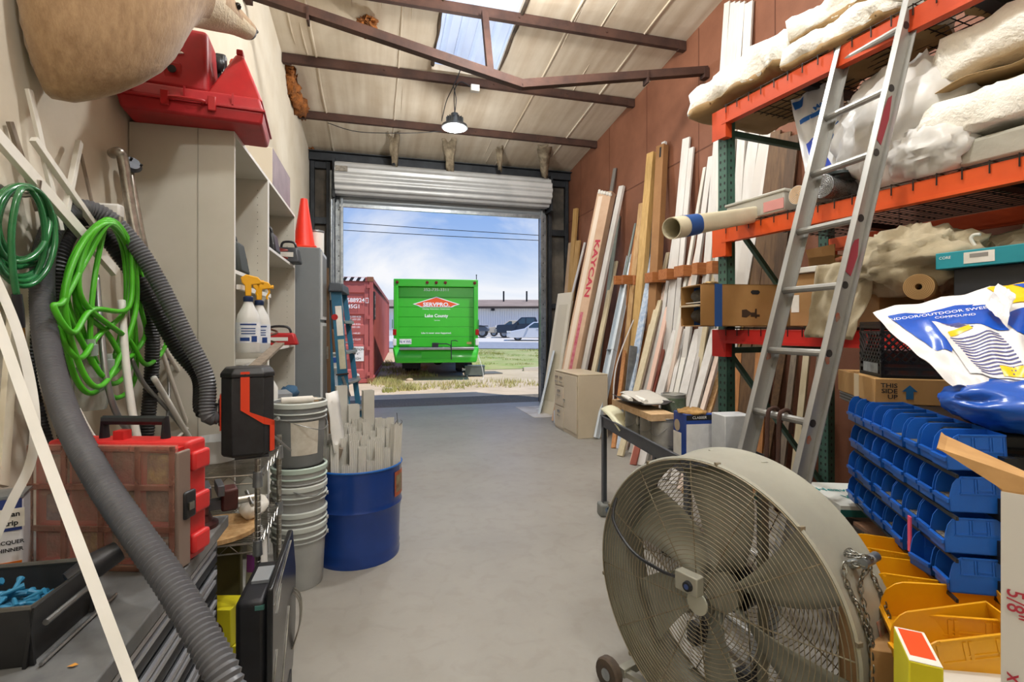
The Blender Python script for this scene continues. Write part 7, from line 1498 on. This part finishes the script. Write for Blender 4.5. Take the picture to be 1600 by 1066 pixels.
one('plastic_sheet', MB().sheet([[ct(.0 + .06 * i, -.01 + .03 * j, zt_ + .14 - .012 * i + .03 * math.sin(j * .5) - .012 * (i - 3) ** 2 * .12) for i in range(8)] for j in range(5)], .004), mat('yellowed_plastic', '#d5d3b4', .5), 'curved yellowish plastic sheet leaning over the far corner of the cart', 'plastic sheet', ang=180)
def cube_box(a, b, z, L_, W_, H_, lab, m_, name='box'):
    t = thing(name, lab, 'box', ct(a, b, z)); MB().obox(ct(a, b, z), ue, we, UP, L_, W_, H_).build('box', m_, t, bev=.004); return t
bw = mat('blue_box', '#24479a', .45, col2='#1f3e88', vs=5); t = cube_box(.98, .13, zt_, .16, .17, .27, 'blue and white square paint pail at the near end of the cart', bw, 'paint_pail'); MB().obox(ct(.981, .1285, zt_ + .01), ue, we, UP, .10, .001, .14).build('white_label', paper, t); MB().obox(ct(1.1403, .131, zt_ + .012), we, ue, UP, .165, .001, .2).build('white_side', mat('white_side', '#d8d9da', .5, col2='#c5c7c9', vs=14), t); MB().obox(ct(1.1405, .131, zt_ + .235), we, ue, UP, .165, .0012, .03).build('dark_band', ink, t); text('CLABBER', ct(1.1418, .213, zt_ + .25), we, UP, .022, 'lettering', ink_white, t); MB().lathe([(0, 0), (.035, 0), (.035, .001), (0, .001)], ct(1.03, .129, zt_ + .19), -we, 20).build('emblem', mat('emblem_tan', '#b5a58c', .6), t)
MB().ball(ct(1.06, .21, zt_ + .275), (.09, .09, .02), 16, 8).jig(.008).build('crusted_top', mat('crust', '#c0995f', .9, col2='#8f6c3e', vs=30), t, ang=180)
t = cube_box(.98, .32, zt_, .14, .14, .25, 'blue printed box behind the square paint pail on the cart', bw, 'printed_box'); t = cube_box(1.19, .26, zt_, .14, .17, .29, 'grey-white box behind the far ladder rail on the cart', mat('grey_white', '#c9ccce', .5, col2='#b5b9bc', vs=9), 'white_box')
# cans on the floor beside the cart
o = onZ(983, 772, 0); o = V((1.62, 3.16, 0)); t = thing('paint_can', 'black-lidded paint can with dark lettered label on the floor under the cart', 'paint can', o); MB().lathe([(0, 0), (.09, 0), (.09, .225), (0, .225)], o, n=32).build('body', mat('hard_label', '#4d3a36', .45, col2='#2c2a2c', vs=8), t); MB().lathe([(.091, .02), (.0915, .02), (.0915, .11), (.091, .11)], o, n=32).build('label_band', mat('label_red', '#7d3538', .5, col2='#b9aeb0', vs=16), t); MB().lathe([(.085, .225), (.094, .225), (.094, .24), (.082, .243), (.08, .235), (0, .235)], o, n=32).build('lid', mat('lid_dark', '#33414a', .35, .4), t)
f = (CAM - o); f.z = 0; f.normalize(); text('HARDIE', o + f * .0925 + UP * .165, V((-f.y, f.x, 0)), UP, .05, 'lettering', ink_white, t, bold=.02)
one('paint_can', MB().lathe([(0, 0), (.07, 0), (.07, .16), (.06, .17), (0, .17)], (1.9, 2.95, 0), n=24), black_metal, 'dark can standing under the middle of the cart', 'can')
random.seed(4)
for k, (px, py) in enumerate(((962, 680), (967, 684), (985, 692), (998, 703), (1020, 716), (1030, 719))):
    p = onZ(px, py, .0); one('foam_scrap', MB().box(p + V((0, 0, .012)), (U(.03, .06), U(.02, .04), .022), U(0, 3)), paper, '%s small white scrap from the far end of the cart lying on the floor' % ['first', 'second', 'third', 'fourth', 'fifth', 'sixth'][k], 'scrap', 'white scraps on the floor')
# ---------------------------------------------------------------- black bench with rows of blue bins
bu = V((.544, .839, 0)).normalized(); bw_ = V((.839, -.544, 0)).normalized(); A0 = V((1.63, 1.083, 0)); ZB = 1.2; BL = 1.06
def bn(a, b, z): return A0 + bu * a + bw_ * b + UP * z     # a along the front edge away from the viewer, b to the back
blk = mat('bench_black', '#202225', .4, .3, col2='#2d3034', vs=8)
t = thing('bin_bench', 'black steel bench holding rows of blue bins at the right edge', 'bench', bn(.5, .2, 0))
MB().obox(bn(0, 0, ZB - .05), bu, bw_, UP, BL, .46, .05).build('top', blk, t, bev=.012, seg=3)
ed = MB()
for k in range(3): ed.obox(bn(0.005, -.0015, ZB - .042 + .014 * k), bu, bw_, UP, BL - .01, .002, .006)
ed.build('edge_ribs', mat('edge_grey', '#85888c', .4, .5), t)
for a in (-.02, BL - .06):
    MB().obox(bn(a - .06, .085, 0), bu, bw_, UP, .045, .045, ZB - .05).build('post', blk, t); MB().obox(bn(a, .40, 0), bu, bw_, UP, .045, .045, ZB - .05).build('post', blk, t)
MB().obox(bn(-.08, .13, .62), bu, bw_, UP, .03, .3, ZB - .67).build('side_panel', blk, t)
zr = (1.107, .992, .877, .769); BW, BLn, BH = .085, .135, .098
for z in zr: MB().obox(bn(-.13, .055, z - .012), bu, bw_, UP, .80, .03, .06).build('bin_rail', blk, t); MB().obox(bn(-.13, -.05, z - .014), bu, bw_, UP, .80, .006, .010).build('bin_rail', blk, t)
MB().obox(bn(-.12, -.02, .64), bu, bw_, UP, .8, .3, .02).build('lower_shelf', blk, t)
bbl = mat('bin_blue', '#1f63c4', .32, col2='#1b58b0', vs=3, spec=.5); byl = mat('bin_yellow', '#e0a416', .35, col2='#d2950f', vs=3)
def bin_mesh(m, o, u, v, w, W_, L_, H_, th=.003):
    # u: width, v: from front lip to the back, w: up
    def side(x):
        prof = [(0, 0), (0, .32 * H_), (.02 * L_, .52 * H_), (.07 * L_, .78 * H_), (.15 * L_, .94 * H_), (.22 * L_, H_), (L_, H_), (L_ * .985, 0)]
        m.prism(prof, V(o) + u * x, v, w, u * th)
    side(0); side(W_ - th); q = lambda a, b, c: V(o) + u * a + v * b + w * c
    m.hexa([q(*p) for p in ((0, 0, 0), (W_, 0, 0), (W_, L_, 0), (0, L_, 0), (0, 0, th), (W_, 0, th), (W_, L_, th), (0, L_, th))])
    m.obox(q(0, L_ - th, 0), u, v, w, W_, th, H_); m.obox(q(0, 0, 0), u, v, w, W_, th, .36 * H_); m.obox(q(.002, -.006, .24 * H_), u, v, w, W_ - .004, .008, .11 * H_)
    for x in (-.002, W_ - .001): m.obox(q(x, .24 * L_, H_ * .96), u, v, w, .003, .76 * L_, .04 * H_); 
    for x in (-.002, W_):      # embossed frame on the sides
        s = .002
        for (b0, b1, c0, c1) in ((.18, .97, .50, .54), (.20, .23, .54, .92), (.43, .46, .54, .92), (.48, .51, .54, .92), (.72, .75, .54, .92), (.77, .80, .54, .92), (.94, .97, .2, .92), (.46, .74, .60, .63)): m.obox(q(x, L_ * b0, H_ * c0), u, v, w, s, L_ * (b1 - b0), H_ * (c1 - c0))
    return m
tilt = Matrix.Rotation(math.radians(-3), 3, bu); tv_ = (tilt @ bw_).normalized(); tw_ = bu.cross(tv_); tw_ = tw_ if tw_.z > 0 else -tw_
ordn = ['nearest', 'second', 'third', 'fourth', 'fifth', 'sixth', 'seventh', 'eighth', 'ninth']; rown = ['top row', 'second row', 'third row', 'bottom row']
p0 = bn(-.10, -.055, zr[0]); proto = one('storage_bin', bin_mesh(MB(), p0 + bu * .0, bu, tv_, tw_, BW, BLn, BH), bbl, 'x', 'bin', 'blue bins on the black bench', loc=p0)
ft = MB(); random.seed(9)
screws = mat('screw_mix', '#5f5a55', .5, .5, col2='#9a8f80', vs=60, bump=.8, bs=120)
for r in range(4):
    for k in range(9):
        lab = ('nearest blue bin of the %s on the black bench' % rown[r]) if k == 0 else ('%s blue bin from the near end of the %s on the black bench' % (ordn[k], rown[r]))
        p = bn(-.10 + .092 * k + U(-.003, .003), -.055 + U(-.006, .006), zr[r])
        rz = 0
        if r == 3 and k in (1, 2): rz = (.25, -.2)[k - 1]
        if r == 0 and k == 0: o = proto; o.location = p; o['label'] = lab
        else: o = copy_tree(proto, p, rz, lab)
        if (r, k) in ((0, 2), (2, 3), (2, 4), (2, 2), (3, 4), (0, 3), (1, 0), (2, 0)):
            s = MB().obox(p + bu * .006 + tv_ * .01 + UP * .004, bu, tv_, tw_, BW - .012, BLn - .02, .028); s.build('screws', screws, o, label='loose screws')
one('pink_tag', MB().obox(bn(.08, -.075, zr[3] + .03), bu, bw_, UP, .02, .004, .11), mat('pink_tag', '#e0567a', .5), 'pink paper tag sticking up between the bins of the bottom row', 'tag')
# things on the bench
cx = bn(.53, 0, 0); o = V((1.905, 1.545, ZB + .001)); Lb, Db, Hb = .47, .34, .10
def tb(a, b, z): return o + bu * a + bw_ * b + UP * z
t = thing('shipping_carton', 'flat cardboard carton lettered this side up on the black bench', 'carton', tb(Lb / 2, Db / 2, 0)); MB().obox(tb(0, 0, 0), bu, bw_, UP, Lb, Db, Hb).build('box', mat('carton_tan', '#b8925f', .8, col2='#a9834f', vs=4), t, bev=.003); MB().obox(tb(.18, -.001, 0), bu, bw_, UP, .06, .001, Hb + .001).build('tape', mat('clear_tape', '#c9b593', .35), t)
fx, fo = bw_, tb(0, 0, 0) - bu * .0012
for k, s_ in enumerate(('THIS', 'SIDE', 'UP')): text(s_, fo + bw_ * .075 + UP * (.073 - .022 * k), bw_, UP, .024, 'lettering', ink, t, align='RIGHT', bold=.02, sx=1.15)
MB().prism([(-.012, 0), (.012, 0), (.012, .03), (.026, .03), (0, .055), (-.026, .03), (-.012, .03)], fo + bw_ * .115 + UP * .022, bw_, UP, bu * -.0008).build('arrow', mat('arrow_blue', '#1f5f8f', .6), t)
# milk crate
ck = mat('crate_black', '#1b1c1e', .4); co = tb(.03, .03, Hb + .001); cW, cL, cH = .24, .22, .225
def cr_(a, b, z): return co + bu * a + bw_ * b + UP * z
t = thing('milk_crate', 'black lattice milk crate standing on the flat carton', 'crate', cr_(cW / 2, cL / 2, 0)); m = MB(); m.obox(cr_(0, 0, 0), bu, bw_, UP, cW, cL, .008)
for z in (0, .03, .055, cH - .05, cH - .025, cH - .012):
    for a, b, dx, dy in ((0, 0, cW, .006), (0, cL - .006, cW, .006), (0, 0, .006, cL), (cW - .006, 0, .006, cL)): m.obox(cr_(a, b, z), bu, bw_, UP, dx, dy, .012 if z < cH - .02 else .012)
for a in (0, cW - .012):
    for b in (0, cL - .012): m.obox(cr_(a, b, 0), bu, bw_, UP, .012, .012, cH)
for s0, s1 in (((0, 0), (cW, 0)), ((0, 0), (0, cL)), ((cW, 0), (cW, cL)), ((0, cL), (cW, cL))):
    for k in range(-3, 8):
        for sg in (1, -1):
            f0, f1 = k / 8, k / 8 + sg * .5; z0, z1 = .06, cH - .045
            c0_, c1_ = max(0, min(1, f0)), max(0, min(1, f1))
            if f0 == f1 or c0_ == c1_: continue
            za = z0 + (z1 - z0) * (c0_ - f0) / (f1 - f0); zb_ = z0 + (z1 - z0) * (c1_ - f0) / (f1 - f0)
            P = lambda f: (s0[0] + (s1[0] - s0[0]) * f, s0[1] + (s1[1] - s0[1]) * f)
            m.bar(cr_(*P(c0_), za), cr_(*P(c1_), zb_), .005, .005)
m.build('lattice', ck, t); MB().obox(cr_(.03, -.002, .015), bu, bw_, UP, .16, .002, .04).build('name_plate', mat('crate_plate', '#8f979c', .5, col2='#747b80', vs=40), t)
MB().obox(cr_(.012, .012, .009), bu, bw_, UP, cW - .024, cL - .024, .10).jig(.004).build('contents', mat('crate_stuff', '#3c4a55', .7, col2='#7a3f34', vs=14), t)
# printed plastic bag draped over the crate
t = thing('compound_bag', 'crumpled blue and white printed plastic bag draped from the crate onto the bench', 'bag', bn(.1, .2, ZB)); bag_b = mat('bag_blue', '#1f5bc0', .25, spec=.6, col2='#184fae', vs=4); bag_w = mat('bag_white', '#e6e6e8', .25, spec=.6)
bb_ = blob(bn(.04, .25, ZB + .075), (.24, .23, .09), .14, 6, 56, 30, 2.4, flat=.17); bb_.v = [p if p.z > ZB + .003 else V((p.x, p.y, ZB + .003)) for p in bb_.v]
bb_.build('filled_bag', bag_b, t, ang=180)
C4 = (atD(1364, 490, 1.90), atD(1640, 432, 1.72), atD(1490, 602, 1.52), atD(1670, 615, 1.35)); Gb = patch(C4, 44, 30, .022, 2.3, fr=3.4)
for j, r in enumerate(Gb):
    for i in range(len(r)): r[i] = r[i] + UP * (.03 * math.sin(PI * min(1, (1 - j / 30) * 1.2)) * math.sin(PI * i / 44))
MB().sheet(Gb, .003).build('film', bag_w, t, ang=60)
pb_ = mat('print_royal', '#1c55c0', .25, spec=.6); py_ = mat('print_yellow', '#ecc51c', .3, spec=.6); pp = mat('print_line', '#4d4f8a', .5)
gprint(Gb, ((.05, .10), (.56, .16), (.12, .66), (.2, .72)), pb_, t, n=14); gprint(Gb, ((.10, .12), (.64, .20), (.26, .34), (.68, .56)), pb_, t, n=14); gprint(Gb, ((.66, .34), (1, .30), (.72, .60), (1, .62)), pb_, t, n=14); gprint(Gb, ((.66, .02), (1, .0), (.74, .22), (1, .30)), py_, t, n=14); gprint(Gb, ((.80, .02), (1, .05), (.9, .12), (1, .22)), pb_, t, off=.004, n=10)
gprint(Gb, ((.24, .34), (.60, .54), (.22, .92), (.74, .97)), bag_w, t, 'text_panel', off=.0045, n=16); gprint(Gb, ((.28, .50), (.44, .46), (.28, .55), (.45, .51)), py_, t, off=.0065); gprint(Gb, ((.5, .86), (.72, .88), (.5, .94), (.72, .95)), py_, t, off=.0065)
for k in range(13):
    v0 = .56 + .028 * k; a0, a1 = .27 + .012 * k * .4, .60 + .008 * k
    gprint(Gb, ((a0, v0), (a1, v0 + .03), (a0, v0 + .011), (a1, v0 + .041)), pp, t, 'print_line', off=.0062, n=12)
for k in range(4): gprint(Gb, ((.29 + .02 * k, .37 + .025 * k), (.40 + .02 * k, .41 + .025 * k), (.29 + .02 * k, .382 + .025 * k), (.40 + .02 * k, .422 + .025 * k)), pp, t, 'print_line', off=.0062, n=6)
gtext('INDOOR/OUTDOOR SWEEPING', Gb, .36, .25, .2, .03, .022, ink_white, t); gtext('COMPOUND', Gb, .40, .32, .2, .04, .018, ink_white, t)
G2 = patch((gpt(Gb, .58, .36) + UP * .03, gpt(Gb, .70, .16) + UP * .06, gpt(Gb, .66, .58) + UP * .03, gpt(Gb, .76, .40) + UP * .07), 12, 12, .016, 7.5, fr=3); MB().sheet(G2, .003).build('torn_flap', bag_w, t, ang=60)
# ---------------------------------------------------------------- stacked sheets under the rack behind the bins
sx0 = V((2.02, 1.98, 0)); su, sv = V((.25, -.97, 0)).normalized(), V((.97, .25, 0)).normalized()
def st_(a, b, z): return sx0 + su * a + sv * b + UP * z
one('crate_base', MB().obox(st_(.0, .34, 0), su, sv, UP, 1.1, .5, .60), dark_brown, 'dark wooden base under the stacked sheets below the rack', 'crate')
zz0 = .601
for k, (hh, m_, lab, ins_) in enumerate(((.03, mat('plank_edge', '#6b4f3d', .6), 'lowest brown plank pack of the sheets stacked below the rack', .02), (.025, mat('black_sheet', '#26221f', .5), 'black sheet in the stack below the rack', 0), (.03, mat('tan_sheet', '#8a6f4f', .7), 'tan sheet in the stack below the rack', .03))):
    one('sheet_board', MB().obox(st_(ins_, .1 + ins_, zz0), su, sv, UP, 1.12 - ins_, .75, hh), m_, lab, 'sheet'); zz0 += hh + .001
o = onZ(1262, 783, .70); fu_, fv_ = V((.93, -.37, 0)).normalized(), V((.37, .93, 0)).normalized()
def fo_(a, b, z): return V((1.93, 1.72, 0)) + fu_ * a + fv_ * b + UP * z
t = thing('foam_board', 'white foam board pack with teal lettering lying behind the blue bins', 'foam board', fo_(.3, .15, .69)); MB().obox(fo_(0, 0, .69), fu_, fv_, UP, .62, .34, .045).build('board', mat('foam_white', '#d7dbd5', .6), t); MB().obox(fo_(0, -.002, .688), fu_, fv_, UP, .62, .003, .030).build('teal_edge', mat('teal_edge', '#1f5f5c', .5), t)
text('Heavy-Duty HPC Foam', fo_(.3, .22, .7362), fu_, fv_, .062, 'lettering', mat('teal_ink', '#2a8f93', .5), t, bold=.01); text('Water Proof Rigid', fo_(.3, .12, .7362), fu_, fv_, .062, 'lettering', mat('teal_ink', '#2a8f93', .5), t, bold=.01)
pq = lambda a, b, z: V((1.86, 1.50, 0)) + fu_ * a + fv_ * b + UP * z
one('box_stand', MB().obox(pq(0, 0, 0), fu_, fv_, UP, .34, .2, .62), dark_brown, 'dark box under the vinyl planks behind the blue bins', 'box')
for k in range(4): one('vinyl_plank', MB().obox(pq(.005 * k, .004 * k, .622 + .016 * k), fu_, fv_, UP, .33, .18, .0145), mat('vinyl_top', '#8d6b53', .5, col2='#7a5a44', vs=3, st=(3, 20, 3)) if k == 3 else mat('vinyl_dark', '#3a312b', .6), ['lowest', 'second', 'third', 'topmost'][k] + ' vinyl plank of the small stack behind the blue bins', 'vinyl plank', 'vinyl planks')
# ---------------------------------------------------------------- yellow bins and cartons in the lower right corner
def carton2(c, d, rz, lab, m_, parts=()):
    c = V(c); R = Matrix.Rotation(rz, 3, 'Z'); t = thing('carton', lab, 'carton', c); MB().box(c + V((0, 0, d[2] / 2)), d, R).build('box', m_, t, bev=.003)
    for nm, x, z, w_, h_, mm in parts: MB().box(c + R @ V((x, -d[1] / 2 - .001, z)), (w_, .002, h_), R).build(nm, mm, t)
    return t, c, R
wbx = mat('white_box', '#d9d9d5', .55)
t, c, R = carton2((1.42, .83, 0), (.30, .15, .675), -.35, 'tall white carton under the yellow bins at the bottom right', wbx)
text('PASLODE', c + R @ V((.02, -.076, .645)), R @ V((1, 0, 0)), UP, .035, 'lettering', ink, t, bold=.02); MB().prism([(0, 0), (.012, 0), (.012, .012), (.03, .02), (.025, .035), (0, .035)], c + R @ V((-.09, -.076, .63)), R @ V((1, 0, 0)), UP, R @ V((0, -.001, 0))).build('logo', mat('logo_red', '#d8481f', .5), t)
carton2((1.53, 1.09, 0), (.36, .26, .62), -.55, 'brown carton under the yellow bins at the bottom right', card)
t, c, R = carton2((1.19, .865, 0), (.06, .14, .775), -.72, 'narrow yellow and orange carton beside the drum fan at the bottom right', mat('lemon_box', '#d9d028', .5), ())
MB().box(c + V((0, 0, .7755)), (.058, .138, .001), R).build('white_border', paper, t); MB().box(c + R @ V((0, .008, .7762)), (.046, .11, .001), R).build('orange_panel', mat('panel_orange', '#e2501f', .5), t)
for k in range(5): MB().box(c + R @ V((0, -.0715, .70 - .022 * k)), (.05, .001, .007), R).build('print_line', ink, t)
def ybin(p, ax, tip, roll_, lab, W_=.13, L_=.27, H_=.115):
    v = V(ax).normalized(); u = V((-v.y, v.x, 0)).normalized() * -1; w = u.cross(v); w = w if w.z > 0 else -w
    Rm = Matrix.Rotation(tip, 3, u) ; v, w = Rm @ v, Rm @ w; Rm = Matrix.Rotation(roll_, 3, v); u, w = Rm @ u, Rm @ w
    return one('storage_bin', bin_mesh(MB(), p, u, v, w, W_, L_, H_, .004), byl, lab, 'bin')
ybin((1.33, 1.03, .625), (.92, -.40, 0), .22, .05, 'nearest yellow bin lying on the white carton at the bottom right', W_=.12, L_=.25)
ybin((1.44, 1.15, .65), (.80, -.60, 0), .12, .2, 'middle yellow bin tipped behind the nearest yellow bin'); ybin((1.52, 1.30, .67), (.75, -.66, 0), .05, 0, 'upper yellow bin nested under the rows of blue bins', H_=.09); ybin((1.60, 1.42, .69), (.75, -.66, 0), .0, 0, 'farthest yellow bin just below the bottom row of blue bins', H_=.09)
one('red_case', MB().obox(bn(.12, -.03, .662), bu, bw_, UP, .25, .15, .06), red_pl, 'red case on the lower shelf below the blue bins', 'case', bev=.006)
# ---------------------------------------------------------------- foreground carton with red print
fo2 = V((.888, .525, 0)); k1, k2 = V((.86, .5, 0)).normalized(), V((.5, -.86, 0)).normalized()
def fb(a, b, z): return fo2 + k1 * a + k2 * b + UP * z
t = thing('long_carton', 'tall white carton with red printing standing at the right edge nearest the viewer', 'carton', fb(.08, .05, 0)); MB().obox(fb(.0, .0, 0), k1, k2, UP, .16, .10, 1.26).build('box', card, t, bev=.003); MB().obox(fb(-.001, -.0015, .2), k2, k1, UP, .055, .001, 1.06).build('white_tape', mat('white_tape', '#dcdcd9', .35), t)
tq = lambda z: fb(-.0022, .013, z)
for s_, z in (('5/8"', 1.10), ('x 8\'', .98), ('TE/R', .86)): text(s_, tq(z), -UP, k2 if (-UP).cross(k2).dot(-k1) > 0 else -k2, .026, 'lettering', ink_red, t, bold=.01)
MB().hexa([fb(0, 0, 1.26), fb(0, .1, 1.26), fb(0, .1, 1.263), fb(0, 0, 1.263), atD(1470, 677, .90), atD(1463, 702, .80), atD(1464, 700, .797), atD(1471, 675, .897)]).build('open_flap', mat('flap_card', '#c39a66', .8, col2='#a9814f', vs=10), t)
